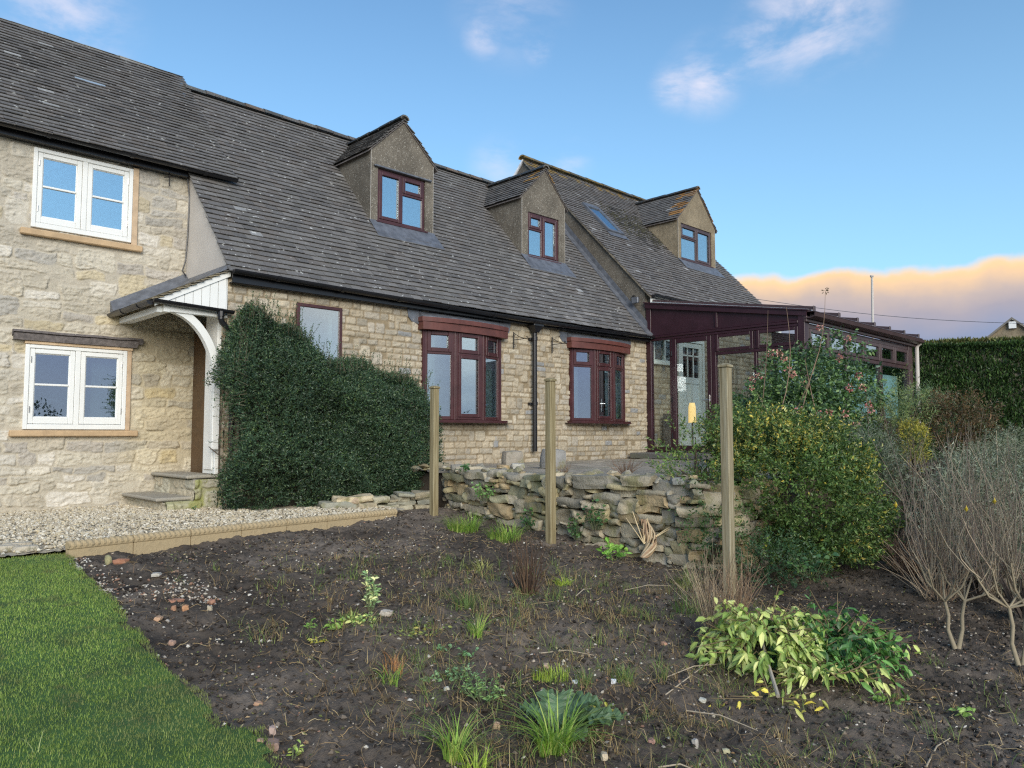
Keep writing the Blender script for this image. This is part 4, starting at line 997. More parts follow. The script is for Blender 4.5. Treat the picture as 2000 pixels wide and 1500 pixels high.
my_ = N(pnt, 'ShaderNodeMixShader'); my_.inputs[0].default_value = .85; L(pnt, pb.outputs[0], my_.inputs[1]); L(pnt, mx_.outputs[0], my_.inputs[2]); L(pnt, my_.outputs[0], po.inputs[0])
m2.build('roof_sheet', pm, con)
m2 = MB()
for X_ in (12.30, 13.30, 14.11, 14.92, 15.71, 16.51, 17.36):
    m2.hexa([cr(X_ - .035, 5.42, .072), cr(X_ + .035, 5.42, .072), cr(X_ + .035, 8.6, .072), cr(X_ - .035, 8.6, .072), cr(X_ - .03, 5.42, .125), cr(X_ + .03, 5.42, .125), cr(X_ + .03, 8.6, .115), cr(X_ - .03, 8.6, .115)])
    m2.bbox(X_ - .04, X_ + .04, 5.405, 5.42, 3.52, 3.62, .004)
m2.build('glazing_bars', BW, con)
m2 = MB()
prof = [(5.36, 3.44), (5.345, 3.50), (5.36, 3.505), (5.372, 3.452), (5.45, 3.43), (5.53, 3.43), (5.53, 3.415), (5.45, 3.41)]
n = len(prof); V_ = [(12.19, y, z_) for y, z_ in prof] + [(17.52, y, z_) for y, z_ in prof]
m2.add(V_, [(i, (i + 1) % n, n + (i + 1) % n, n + i) for i in range(n)] + [(0, 1, 2, 3), (0, 3, 4, 7), (4, 5, 6, 7), (n, n + 1, n + 2, n + 3), (n, n + 3, n + 4, n + 7), (n + 4, n + 5, n + 6, n + 7)])
m2.bbox(12.2, 17.5, 5.50, 5.56, 3.36, 3.54, .006)
m2.bbox(12.2, 17.5, 5.375, 5.50, 3.515, 3.53, .004)
m2.build('gutter', BW, con)
m2 = MB(); m2.tube([(17.50, 5.43, 3.44), (17.49, 5.50, 3.36), (17.485, 5.51, 1.15)], .042, 10); m2.build('downpipe', M['whiteren'], con)
m2 = MB(); m2.box(12.3, 17.4, 5.66, 8.74, 1.13, 1.165); m2.build('floor', basic('grey floor tile', (.2, .19, .18), .4, .1), con)
m2 = MB(); m2.box(12.45, 17.1, 5.78, 5.79, 1.2, 2.72); m2.build('pane_backing', basic('blue-green pane backing', (.42, .50, .49), .8, .12, 2), con)  # added sheet, its colour stands in for the teal reflection in the panes
m2 = MB(); m2.box(12.6, 13.0, 8.55, 8.62, 1.17, 1.9); m2.build('cupboard', M['dark'], con)

# added glowing shade, stands in for a blurred yellow reflection in the door glass
door_glow = root('reflected_glow', (12.66, 8.0, 1.17), 'added glowing yellow shade standing in for a blurred reflection in the conservatory door', 'door_glow')
mb = MB(); mb.tube([(12.66, 8.0, 1.17), (12.66, 8.0, 1.2), (12.66, 8.0, 1.21), (12.66, 8.0, 1.75)], [.12, .12, .02, .015], 12); mb.build('glow_base', M['dark'], door_glow)
lm, lnt, lb_, lo_ = newmat('glowing shade'); lb_.inputs['Base Color'].default_value = (.8, .6, .3, 1); lb_.inputs['Emission Color'].default_value = (1, .66, .22, 1); lb_.inputs['Emission Strength'].default_value = .6
mb = MB(); mb.tube([(12.66, 8.0, 1.72), (12.66, 8.0, 2.02), (12.66, 8.0, 2.10)], [.075, .07, .05], 16); mb.build('glow_shade', lm, door_glow)

# ---------------------------------------------------------------- porch canopy
por = root('porch_canopy', (3.4, 9.3, 2.9), 'small lean-to porch canopy with white boarded gable and curved white bracket', 'porch')
# roof plane: low edge at X=3.00 (Z 2.97 near) rising to X=3.83 (Z 3.42); Y 8.66..10.05
cp = lambda x, y, o=0: (x, y, 2.985 + (x - 2.99) * .53 + o)
ang = math.atan(.53); sap = np.array((math.cos(ang), 0, math.sin(ang)))
tiles('canopy_tiles', cp(2.96, 8.66, .0), (0, 1, 0), sap, 1.36, .97, M['tile'], por, gauge=.1, wid=.17, seed=40, thick=.014, pal=[(.20, .17, .11), (.24, .20, .13), (.16, .14, .11), (.28, .23, .14)])
mb = MB(); mb.hexa([cp(2.98, 8.69, -.04), cp(3.83, 8.69, -.04), cp(3.83, 10.04, -.04), cp(2.98, 10.04, -.04), cp(2.98, 8.69, -.015), cp(3.83, 8.69, -.015), cp(3.83, 10.04, -.015), cp(2.98, 10.04, -.015)], (.9, .85, .8)); mb.build('soffit_board', M['white'], por)
mb = MB()   # lead where roof meets cottage wall and gable
mb.hexa([cp(2.93, 9.90, .03), cp(3.83, 9.90, .03), cp(3.83, 10.03, .035), cp(2.93, 10.03, .035), cp(2.93, 9.90, .038), cp(3.83, 9.90, .038), cp(3.83, 10.03, .17), cp(2.93, 10.03, .17)])
mb.hexa([cp(2.93, 9.66, .032), cp(3.75, 9.66, .032), cp(3.83, 9.90, .032), cp(2.93, 9.90, .032), cp(2.93, 9.66, .04), cp(3.75, 9.66, .04), cp(3.83, 9.90, .04), cp(2.93, 9.90, .04)])
mb.hexa([cp(3.68, 8.66, .03), cp(3.82, 8.66, .035), cp(3.82, 10.02, .035), cp(3.68, 10.02, .03), cp(3.68, 8.66, .036), cp(3.82, 8.66, .09), cp(3.82, 10.02, .09), cp(3.68, 10.02, .036)])
mb.build('lead_flashing', M['lead'], por)
# boarded gable
mb = MB(); xs_ = np.linspace(3.03, 3.80, 9)
for k in range(8):
    a, b_ = xs_[k], xs_[k + 1] - .006; mb.hexa([(a, 8.70, 2.955), (b_, 8.70, 2.955), (b_, 8.715, 2.955), (a, 8.715, 2.955), cp(a, 8.70, -.03), cp(b_, 8.70, -.03), cp(b_, 8.715, -.03), cp(a, 8.715, -.03)])
mb.hexa([(3.0, 8.72, 2.95), (3.82, 8.72, 2.95), (3.82, 8.74, 2.95), (3.0, 8.74, 2.95), cp(3.0, 8.72, -.03), cp(3.82, 8.72, -.03), cp(3.82, 8.74, -.03), cp(3.0, 8.74, -.03)])
mb.hexa([cp(2.99, 8.685, -.07), cp(3.84, 8.685, -.07), cp(3.84, 8.70, -.07), cp(2.99, 8.70, -.07), cp(2.99, 8.685, -.005), cp(3.84, 8.685, -.005), cp(3.84, 8.70, -.005), cp(2.99, 8.70, -.005)])
mb.build('boarded_gable', M['white'], por)
mb = MB(); mb.bbox(3.04, 3.10, 8.76, 10.03, 2.86, 2.93, .005); mb.bbox(3.10, 3.17, 8.72, 10.03, 2.865, 2.945, .005); mb.bbox(3.17, 3.83, 8.72, 8.80, 2.87, 2.95, .005); mb.build('wall_plate', M['white'], por)
gutter(2.96, 3.87, 8.655, 2.985, 2.95, por, .042, brk=2)
# side gutter runs along Y
o_ = gutter(8.68, 10.05, 0, 0, 0, por, .045, 'side_gutter', brk=.55)
Tf(o_, lambda u, w, v: (2.945 + w, u, 2.965 + v))
# curved bracket in the plane of the gable
mb = MB(); n = 18; inner = []; outer = []
for k in range(n + 1):
    t = k / n * math.pi / 2; inner.append((3.745 - .58 * math.cos(t) ** 1 * 0 - .0, 0, 0))
pc = []
for k in range(n + 1):
    t = k / n * (math.pi / 2); px_ = 3.12 + .57 * math.sin(t); pz = 2.10 + .78 * math.cos(t); pc.append((px_, pz))
for k in range(n):
    (ax, az), (bx, bz) = pc[k], pc[k + 1]
    def off(i):
        (x_, z_) = pc[i]; (xa, za) = pc[max(i - 1, 0)]; (xb, zb) = pc[min(i + 1, n)]; dx, dz = xb - xa, zb - za; l_ = math.hypot(dx, dz); return (x_ - dz / l_ * .085 * 1, z_ + dx / l_ * .085)
    (ox, oz), (qx, qz) = off(k), off(k + 1)
    mb.hexa([(ax, 8.74, az), (bx, 8.74, bz), (bx, 8.82, bz), (ax, 8.82, az), (ox, 8.74, oz), (qx, 8.74, qz), (qx, 8.82, qz), (ox, 8.82, oz)])
mb.bbox(3.69, 3.775, 8.745, 8.825, 1.32, 2.10, .008)
mb.build('curved_bracket', M['white'], por)
mb = MB(); mb.bbox(3.775, 3.825, 8.86, 9.2, 1.03, 2.95, .006); mb.bbox(3.755, 3.775, 8.90, 9.14, 1.08, 1.4, .006); mb.build('door_post', M['white'], por)
# downpipe off the porch gutter, swan neck into the shrub
mb = MB(); mb.tube([(3.72, 8.655, 2.96), (3.72, 8.655, 2.84), (3.74, 8.66, 2.80), (3.83, 8.66, 2.72), (3.88, 8.66, 2.66), (3.88, 8.66, .62)], .034, 10)
mb.tube([(3.72, 8.655, 2.87), (3.72, 8.655, 2.93)], .043, 10); mb.tube([(3.88, 8.66, 1.05), (3.88, 8.66, 1.12)], .043, 10); mb.build('downpipe', M['black'], por)
mb = MB(); mb.box(3.95, 3.99, 9.2, 10.0, 1.0, 2.9); mb.build('side_door', basic('brown door', (.10, .055, .025), .5, .2), por)

# stone steps
st = root('stone_steps', (3.5, 9.4, .6), 'two worn mossy stone steps up to the porch door', 'steps')
def rough_block(mb, x0, x1, y0, y1, z0, z1, rs, c, n=5, amp=.012):
    """block with pillowy uneven faces"""
    mb.bbox(x0, x1, y0, y1, z0, z1, .018, c)
U, V, h, c = wall_relief(.62, .46, [.13, .17], [(.42, .40, .26), (.40, .40, .20), (.46, .43, .33)], (.34, .33, .20), relief=.03, joint=.02, seed=61, wmin=.16, wmax=.32, warp=.02, rough=.02, cell=.01)
relief_mesh('front_stones', (3.21, 8.78, .52), (1, 0, 0), (0, 0, 1), (0, -1, 0), (U, V, h, c), M['mossblock'], st, lambda u, v: ~((v > .22) & (u < .30)))
U, V, h, c = wall_relief(1.25, .42, [.13, .17], [(.50, .44, .32), (.46, .43, .33)], (.42, .38, .28), relief=.02, joint=.02, seed=62, wmin=.16, wmax=.32, warp=.02, rough=.02, cell=.012)
relief_mesh('riser_stones', (3.215, 10.03, .52), (0, -1, 0), (0, 0, 1), (-1, 0, 0), (U, V[:], h, c), M['block'], st, lambda u, v: v < .22)
relief_mesh('riser_stones', (3.53, 10.03, .55), (0, -1, 0), (0, 0, 1), (-1, 0, 0), (U, V[:], h, c), M['block'], st, lambda u, v: v > .1)
mb = MB(); mb.bbox(3.13, 3.60, 8.86, 10.02, .745, .785, .012, (.9, .9, .9)); mb.bbox(3.46, 3.86, 8.86, 10.02, .985, 1.025, .012); mb.bbox(3.53, 3.86, 8.80, 8.95, .80, .98, .015, (1, 1, .8))
mb.build('tread', stonemat('worn grey tread', blot=((.24, .23, .19), .4), bump=.006), st)
for v_ in bpy.data.objects['tread'].data.color_attributes['tint'].data: v_.color = (.36, .33, .27, 1)
mb = MB(); mb.box(3.56, 3.86, 8.80, 10.0, .5, .98, (.4, .4, .25)); mb.box(3.24, 3.56, 8.83, 10.0, .5, .74, (.4, .4, .25)); mb.build('core', M['mossblock'], st)

# ---------------------------------------------------------------- small fittings on the walls
def bracket(x, lab):
    o = root('basket_bracket', (x, 8.72, 2.95), lab, 'bracket', 'hanging basket brackets'); mb = MB(); z0, z1 = 2.88, 3.15
    mb.bbox(x - .008, x + .008, 8.705, 8.72, z0, z1, .003)
    mb.tube([(x, 8.71, 3.02), (x, 8.42, 3.02)], .006, 6); mb.tube([(x, 8.71, 3.13), (x, 8.60, 3.07), (x, 8.47, 3.02)], .005, 6)
    mb.tube([(x, 8.42 - .02 * math.sin(t), 3.035 - .018 * math.cos(t)) for t in np.linspace(0, 4.4, 9)], .005, 6)
    mb.tube([(x, 8.69 - .018 * math.sin(t), 2.93 - .02 * math.cos(t)) for t in np.linspace(0, 5.4, 10)], .004, 6); mb.tube([(x, 8.69 - .014 * math.sin(t), 3.105 - .014 * math.cos(t)) for t in np.linspace(0, 5.4, 9)], .004, 6)
    mb.build('scroll_arm', M['iron'], o)
    return o
bracket(8.565, 'black iron hanging basket bracket on the stone wall left of the black downpipe')
bracket(9.483, 'black iron hanging basket bracket between the black downpipe and the right bow window')
sl_ = root('security_light', (12.2, 8.95, 4.17), 'dark floodlight on the pebble-dashed gable beside the conservatory roof', 'light')
mb = MB(); mb.bbox(12.11, 12.17, 8.85, 9.0, 4.08, 4.20, .01); mb.build('lamp_head', M['lead'], sl_)
mb = MB(); mb.bbox(12.20, 12.232, 8.98, 9.06, 4.16, 4.26, .006); mb.tube([(12.22, 9.02, 4.2), (12.15, 8.97, 4.17)], .014, 6); mb.build('mount', M['iron'], sl_)
mb = MB(); mb.tube([(3.22 + .35, 9.985, 4.86), (3.57, 9.985, 4.70)], .007, 5); mb.tube([(3.50, 9.985, 4.80), (3.62, 9.96, 4.83)], .007, 5)
tag(mb.build('wall_hook', M['iron']), 'small black iron hook on the stone wall under the cottage gutter', 'hook')
mb = MB(); pts = [(3.70, 9.99, 4.90), (3.80, 9.985, 4.86), (3.83, 9.98, 4.6), (3.82, 9.98, 4.1), (3.80, 9.98, 3.75), (3.76, 9.97, 3.62), (3.80, 9.95, 3.55)]
mb.tube([(3.5, 9.96, 4.9), (3.65, 9.96, 4.9)] + pts, .009, 6); tag(mb.build('cable', M['black'], None), 'thin black cable clipped down the corner between rubble wall and pale render', 'cable')
# ================================================================== ground
def grid_mesh(name, xs, ys, zf, mat, colf=None, keepf=None):
    X, Y = np.meshgrid(xs, ys); Z = zf(X, Y); ny, nx = X.shape
    I = np.arange(nx * ny).reshape(ny, nx); F = np.stack([I[:-1, :-1], I[:-1, 1:], I[1:, 1:], I[1:, :-1]], -1).reshape(-1, 4)
    if keepf is not None:
        xc = (X[:-1, :-1] + X[1:, 1:]) / 2; yc = (Y[:-1, :-1] + Y[1:, 1:]) / 2; F = F[keepf(xc, yc).ravel()]
    P = np.stack([X, Y, Z], -1).reshape(-1, 3); used = np.unique(F); mp = np.full(nx * ny, -1); mp[used] = np.arange(len(used))
    C = np.ones((nx * ny, 3)) if colf is None else colf(X, Y).reshape(-1, 3)
    return mesh_np(name, P[used], mp[F], mat, None, C[used], True)
M['earth'] = basic('garden earth', (.05, .040, .032), .95, .3, 3, .01, 30)
M['soil'] = stonemat('dug soil', blot=((.022, .018, .016), .5), fine=130, bump=.010)
M['turf'] = basic('turf base', (.045, .10, .022), .95, .3, 4, .006, 60)
M['gravelm'] = stonemat('gravel bed', blot=((.36, .32, .25), .4), fine=110, bump=.012)
M['paving'] = stonemat('grey paving', blot=((.22, .21, .19), .4), fine=70, bump=.006, moss=((.16, .17, .09), 3, .4))
gx = np.concatenate([np.linspace(-600, -12, 22), np.linspace(-10, 40, 60), np.linspace(45, 700, 24)])
gy = np.concatenate([np.linspace(-600, -12, 22), np.linspace(-10, 30, 50), np.linspace(35, 700, 24)])
go = grid_mesh('ground', gx, gy, lambda X, Y: G(X, Y) - .10 + np.where(np.hypot(X, Y) > 60, -1.5, 0), M['earth']); tag(go, kind='structure')
def edge_x(y):      # lawn edge
    y = np.asarray(y, float)
    return np.interp(y, [1, 2.8, 3.1, 3.2, 3.5, 4.06, 5.17, 6.3, 6.55, 7], [1.2, 1.47, 1.53, 1.40, 1.46, 1.45, 1.53, 1.62, 1.66, 1.66]) + .10 * (fbm(y * 5, y * 0 + 2, 4, 5, .6) - .5)
def bord_y(x): return 6.57 + (np.asarray(x) - 1.67) * .165       # line of the edging stones
fine = lambda a, b_, s: np.arange(a, b_ + s / 2, s)
def soilz(X, Y):
    r = (fbm(X * 1.1, Y * 1.1, 3, 3) - .5) * .10 + (fbm(X * 5, Y * 5, 8, 4) - .5) * .075 + (np.abs(fbm(X * 20, Y * 20, 12, 4) - .5)) * .075
    e = np.clip((X - edge_x(Y)) / .12, 0, 1)
    return G(X, Y) - .035 * e + r * (.35 + .65 * e) - .02
def soilc(X, Y):
    n = fbm(X * 1.4 + 3, Y * 1.4, 30, 4); n2 = fbm(X * 9, Y * 9, 33, 4)
    k = np.clip((n - .35) * 2.2, 0, 1)[..., None]
    c = np.array((.072, .058, .045)) * (1 - k) + np.array((.17, .138, .108)) * k
    return c * (.55 + .9 * n2[..., None])
so_ = grid_mesh('soil', fine(1.2, 8.4, .018), fine(.2, 7.6, .018), soilz, M['soil'], soilc,
                lambda x, y: (x > edge_x(y) - .05) & (y < bord_y(x) - .02 + (x > 5.2) * 1.5)); tag(so_, kind='structure')
so2 = grid_mesh('border_soil', fine(8.38, 20.5, .08), fine(-3, 8, .08), lambda X, Y: G(X, Y) + (fbm(X * 2, Y * 2, 3) - .5) * .15 + np.clip((X - 9) * .06, 0, .5), M['soil'], soilc); tag(so2, kind='structure')
la = grid_mesh('lawn', fine(-6, 1.75, .05), fine(-1, 6.8, .05), lambda X, Y: G(X, Y) + .012 + (fbm(X * 1.5, Y * 1.5, 5) - .5) * .03, M['turf'], None,
               lambda x, y: (x < edge_x(y)) & (y < 6.60)); tag(la, kind='structure')
gr_ = grid_mesh('gravel_path', fine(-4, 5.3, .02), fine(6.5, 10.1, .02), lambda X, Y: G(X, Y) + .03 + (fbm(X * 30, Y * 30, 6, 2) - .5) * .018 + (fbm(X * 1.5, Y * 1.5, 2) - .5) * .02, M['gravelm'],
                lambda X, Y: np.array((.44, .38, .28))[None, None] * (.6 + .8 * fbm(X * 30, Y * 30, 9, 2))[..., None], lambda x, y: (y > np.where(x < 1.66, 6.60, bord_y(x))) & ((x < 4.1) | (y < 8.8))); tag(gr_, kind='structure')
M['shrubsoil'] = M['soil']
pa = grid_mesh('patio', fine(6.02, 12.3, .03), fine(3.75, 8.76, .03), lambda X, Y: 1.045 + (fbm(X * 4, Y * 4, 9) - .5) * .035 - .02 * ((np.mod(X + .3 * np.floor(Y / .45), .6) < .03) | (np.mod(Y, .45) < .03)),
               M['paving'], lambda X, Y: np.array((.36, .31, .24))[None, None] * (.6 + .75 * fbm(X * 6, Y * 6, 19, 3))[..., None] * np.where((np.mod(X + .3 * np.floor(Y / .45), .6) < .03) | (np.mod(Y, .45) < .03), .45, 1)[..., None]); tag(pa, kind='structure')

# ------------------------------------------------------------------ scattered crumbs
def rocks(name, P, size, col, mat, seed=0, flat=.7, parent=None, sm=False):
    """many little angular stones in one mesh"""
    rs = np.random.RandomState(seed); n = len(P)
    base = np.array([(1, 0, 0), (0, 1, 0), (-1, 0, 0), (0, -1, 0), (.3, .3, .9), (-.35, .2, .85), (0, -.4, .9), (.1, 0, -.9)], float)
    tri = np.array([(0, 1, 4), (1, 5, 4), (1, 2, 5), (2, 3, 6), (2, 6, 5), (3, 0, 6), (0, 4, 6), (4, 5, 6), (1, 0, 7), (2, 1, 7), (3, 2, 7), (0, 3, 7)])
    V = base[None] * (1 + rs.uniform(-.3, .3, (n, 8, 3))) * np.array(size)[:, None, None] * rs.uniform(.6, 1.3, (n, 1, 3))
    V[..., 2] *= flat; a = rs.uniform(0, 6.28, n); ca, sa = np.cos(a)[:, None], np.sin(a)[:, None]
    x, y = V[..., 0] * ca - V[..., 1] * sa, V[..., 0] * sa + V[..., 1] * ca
    t = rs.uniform(-.4, .4, n)[:, None]; z = V[..., 2] + x * t
    V = np.stack([x, y, z], -1) + P[:, None]
    F = (np.arange(n)[:, None, None] * 8 + tri[None]).reshape(-1, 3)
    return mesh_np(name, V.reshape(-1, 3), None, mat, parent, np.repeat(col, 8, 0), sm, F)
rs = np.random.RandomState(3)
n = 17000; x = rs.uniform(.9, 5.2, n); y = rs.uniform(6.55, 10.05, n)
k = (y > np.where(x < 1.66, 6.62, bord_y(x) + .05)) & ((x < 3.25) | (y < 8.75)) & ((x < 3.85) | (y < 7.9)); x, y = x[k], y[k]
P = np.stack([x, y, G(x, y) + .045], 1)
tag(rocks('gravel', P, rs.uniform(.008, .019, len(P)), palpick(rs, [(.58, .51, .38), (.50, .43, .31), (.66, .60, .48), (.44, .37, .26), (.55, .46, .30)], len(P), .2), M['pebble'], 4), 'pale cream gravel spread in front of the cottage wall', 'gravel', kind='stuff')
def insoil(x, y): return (x > edge_x(y) + .02) & (y < bord_y(x) - .12 + (x > 5.2) * .3)
# clods: more where it was turned over
n = 52000; r_ = 1.8 + 7.2 * rs.rand(n) ** .85; a = AZ - np.arctan(rs.uniform(-.72, .72, n)); x, y = r_ * np.cos(a), r_ * np.sin(a)
k = insoil(x, y) & (y > .3) & (x < 8); x, y = x[k], y[k]
sz = .0025 + .015 * rs.rand(len(x)) ** 3.4
tag(rocks('soil_clods', np.stack([x, y, soilz(x, y) + sz * .3], 1), sz, palpick(rs, [(.055, .044, .034), (.09, .072, .056), (.15, .122, .095), (.034, .027, .022)], len(x), .25), M['clod'], 5), 'loose dark crumbs of freshly dug soil over the bed', 'soil crumbs', kind='stuff')
n = 10000; r_ = 1.8 + 7.0 * rs.rand(n) ** .8; a = AZ - np.arctan(rs.uniform(-.72, .72, n)); x, y = r_ * np.cos(a), r_ * np.sin(a)
k = insoil(x, y) & (y > .3) & (x < 8); x, y = x[k], y[k]; sz = .0018 + .011 * rs.rand(len(x)) ** 4
# a drift of spilled gravel by the lawn corner
xs_, ys_ = [], []
for (px_, py_, sx_, sy_, m_) in ((340, 1140, 40, 8, 170), (210, 1135, 25, 9, 110), (395, 1152, 22, 6, 90), (150, 1100, 16, 8, 60), (1180, 1290, 60, 30, 40), (700, 1000, 60, 6, 120), (560, 1012, 60, 5, 120)):
    for _ in range(m_):
        g_ = onground(px_ + rs.normal() * sx_, py_ + rs.normal() * sy_)
        if g_[0] > float(edge_x(g_[1])) - .02: xs_.append(g_[0]); ys_.append(g_[1])
x = np.concatenate([x, xs_]); y = np.concatenate([y, ys_]); sz = np.concatenate([sz, rs.uniform(.006, .013, len(xs_))])
tag(rocks('stone_chips', np.stack([x, y, np.maximum(soilz(x, y), 0) + sz * .4], 1), sz, palpick(rs, [(.52, .46, .36), (.42, .34, .25), (.60, .56, .48), (.30, .17, .11), (.33, .30, .26)], len(x), .2), M['pebble'], 6), 'small pale stone chips scattered over the dug soil', 'stone chips', kind='stuff')
# flints and brick bits one can point to
def lump(name, px, py, w_, h_, d_, col, mat, label, cat='stone', group=None, rot=0, dz=0, base=None, sub=7, rough=.16, seed=None):
    """rounded broken rock: cube sphere with noise"""
    rs = np.random.RandomState(seed if seed is not None else int(px * 7 + py)); n = sub
    V = []; q = []
    for ax in range(3):
        for sgn in (-1, 1):
            o0 = len(V)
            for i in range(n + 1):
                for j in range(n + 1):
                    p = [0, 0, 0]; p[ax] = sgn; p[(ax + 1) % 3] = -1 + 2 * i / n; p[(ax + 2) % 3] = -1 + 2 * j / n; V.append(p)
            for i in range(n):
                for j in range(n): a_ = o0 + i * (n + 1) + j; q.append((a_, a_ + 1, a_ + n + 2, a_ + n + 1) if sgn > 0 else (a_, a_ + n + 1, a_ + n + 2, a_ + 1))
    V = np.array(V, float); ln = np.linalg.norm(V, axis=1, keepdims=True); V = V / ln * (ln ** .62)      # between cube and sphere
    V += (np.stack([fbm(V[:, 1] * 1.3 + 9, V[:, 2] * 1.3 + rs.rand() * 9, 1, 3), fbm(V[:, 0] * 1.3 + 9, V[:, 2] * 1.3 + rs.rand() * 9, 2, 3), fbm(V[:, 0] * 1.3 + 5, V[:, 1] * 1.3 + rs.rand() * 9, 3, 3)], 1) - .5) * rough * 4
    V *= np.array((w_, d_, h_)) / 2 / 1.15; a = rot; x, y = V[:, 0] * math.cos(a) - V[:, 1] * math.sin(a), V[:, 0] * math.sin(a) + V[:, 1] * math.cos(a)
    g = onground(px, py) if base is None else base
    z0 = (float(soilz(np.array(g[0]), np.array(g[1]))) if base is None and g[0] > float(edge_x(g[1])) else g[2])
    V = np.stack([x, y, V[:, 2] + h_ * .36 + dz], 1)
    C = np.array(col) * (.8 + .4 * fbm(V[:, 0] * 30 + 3, V[:, 2] * 30 + 7, 5, 3))[:, None]
    o = mesh_np(name, V, q, mat, None, C, True); o.location = (g[0], g[1], z0)
    return tag(o, label, cat, group)
LS = M['pebble']
for (px_, py_, w_, h_, col, lab, cat) in [
    (237, 1097, .14, .06, (.36, .17, .10), 'flat reddish-brown broken stone lying below the edging', 'stone'),
    (211, 1097, .06, .10, (.34, .31, .16), 'small greenish-tan stone leaning upright against the edging', 'stone'),
    (155, 1108, .06, .05, (.52, .48, .40), 'pale cream stone at the lawn corner by the edging end', 'stone'),
    (306, 1120, .10, .035, (.45, .42, .36), 'flat pale oval stone on dark soil below the edging', 'stone'),
    (343, 1108, .06, .03, (.36, .22, .14), 'little pinkish-brown stone on the soil below the edging', 'stone'),
    (362, 1178, .07, .05, (.46, .24, .12), 'orange-brown angular stone below the drift of spilled gravel', 'stone'),
    (340, 1177, .04, .045, (.40, .22, .13), 'small rust-coloured stone left of the orange-brown angular stone', 'stone'),
    (343, 1161, .12, .03, (.38, .19, .12), 'thin red-brown slip of brick under the gravel drift', 'brick piece'),
    (415, 1160, .05, .04, (.38, .20, .13), 'reddish stone at the right end of the gravel drift', 'stone'),
    (410, 1179, .04, .05, (.45, .38, .27), 'tan stone standing just below the gravel drift', 'stone'),
    (310, 1197, .07, .035, (.48, .30, .18), 'pinkish-tan curved stone near the lawn edge', 'stone'),
    (337, 1237, .05, .055, (.44, .28, .20), 'dull pink stone in the bare soil near the lawn edge', 'stone'),
    (505, 1353, .055, .03, (.50, .30, .18), 'orange stone chip alone in bare soil', 'stone'),
    (422, 1237, .03, .03, (.62, .58, .5), 'small white stone in the bare soil', 'stone'),
    (532, 1418, .05, .055, (.45, .33, .27), 'pinkish-grey pointed stone near the bottom of the bed', 'stone'),
    (532, 1450, .09, .05, (.30, .20, .15), 'brown lump of stone beside the lawn edge at the bottom', 'stone'),
    (508, 1452, .04, .03, (.40, .25, .19), 'small pink stone left of the brown lump', 'stone'),
    (716, 1078, .09, .025, (.40, .26, .22), 'flat pinkish stone left of the variegated sprig', 'stone'),
    (755, 1195, .11, .045, (.58, .50, .40), 'cream flint right of the variegated sprig', 'stone'),
    (970, 1402, .045, .05, (.55, .38, .24), 'pale orange stone left of the big grass tuft', 'stone'),
    (980, 1318, .045, .035, (.52, .36, .22), 'tan triangular stone beside the ferny weed', 'stone'),
    (872, 1330, .035, .03, (.62, .60, .50), 'little white round stone left of the ferny weed', 'stone'),
    (1066, 1284, .05, .035, (.50, .36, .25), 'tan stone between the low bright grass and the dug soil', 'stone'),
    (1198, 1320, .04, .035, (.72, .74, .76), 'white stone tucked in the small grass tuft', 'stone'),
    (1123, 1315, .045, .03, (.70, .72, .74), 'bluish white stone beside the low bright grass', 'stone'),
    (1180, 1478, .045, .045, (.58, .48, .34), 'pale tan stone near the bottom right of the big leaves', 'stone'),
    (1372, 1354, .05, .03, (.62, .60, .50), 'off-white stone left of the cut branches', 'stone'),
    (1392, 1380, .03, .03, (.60, .55, .45), 'small cream stone below the off-white stone', 'stone'),
    (1297, 1247, .05, .03, (.46, .26, .17), 'reddish stone in the middle of the bare bed', 'stone'),
    (1272, 1435, .05, .03, (.38, .22, .17), 'dull red stone in the soil at the bottom', 'stone'),
    (1358, 1440, .04, .06, (.42, .38, .33), 'grey stick-like stone at the bottom of the bed', 'stone'),
    (1418, 1448, .045, .03, (.55, .50, .30), 'yellowish stone at the bottom right of the bed', 'stone'),
]:
    lump('stone', px_, py_, w_ * .85, h_ * .85, w_ * .7, col, LS, lab, cat, 'loose stones on the dug soil', rot=RS.uniform(0, 3), dz=-.004)
lump('piece_of_wood', 240, 1135, .26, .035, .05, (.09, .07, .06), M['oldwood'], 'dark flat piece of old wood beside the spilled gravel', 'wood', rot=.35, sub=5, rough=.08)

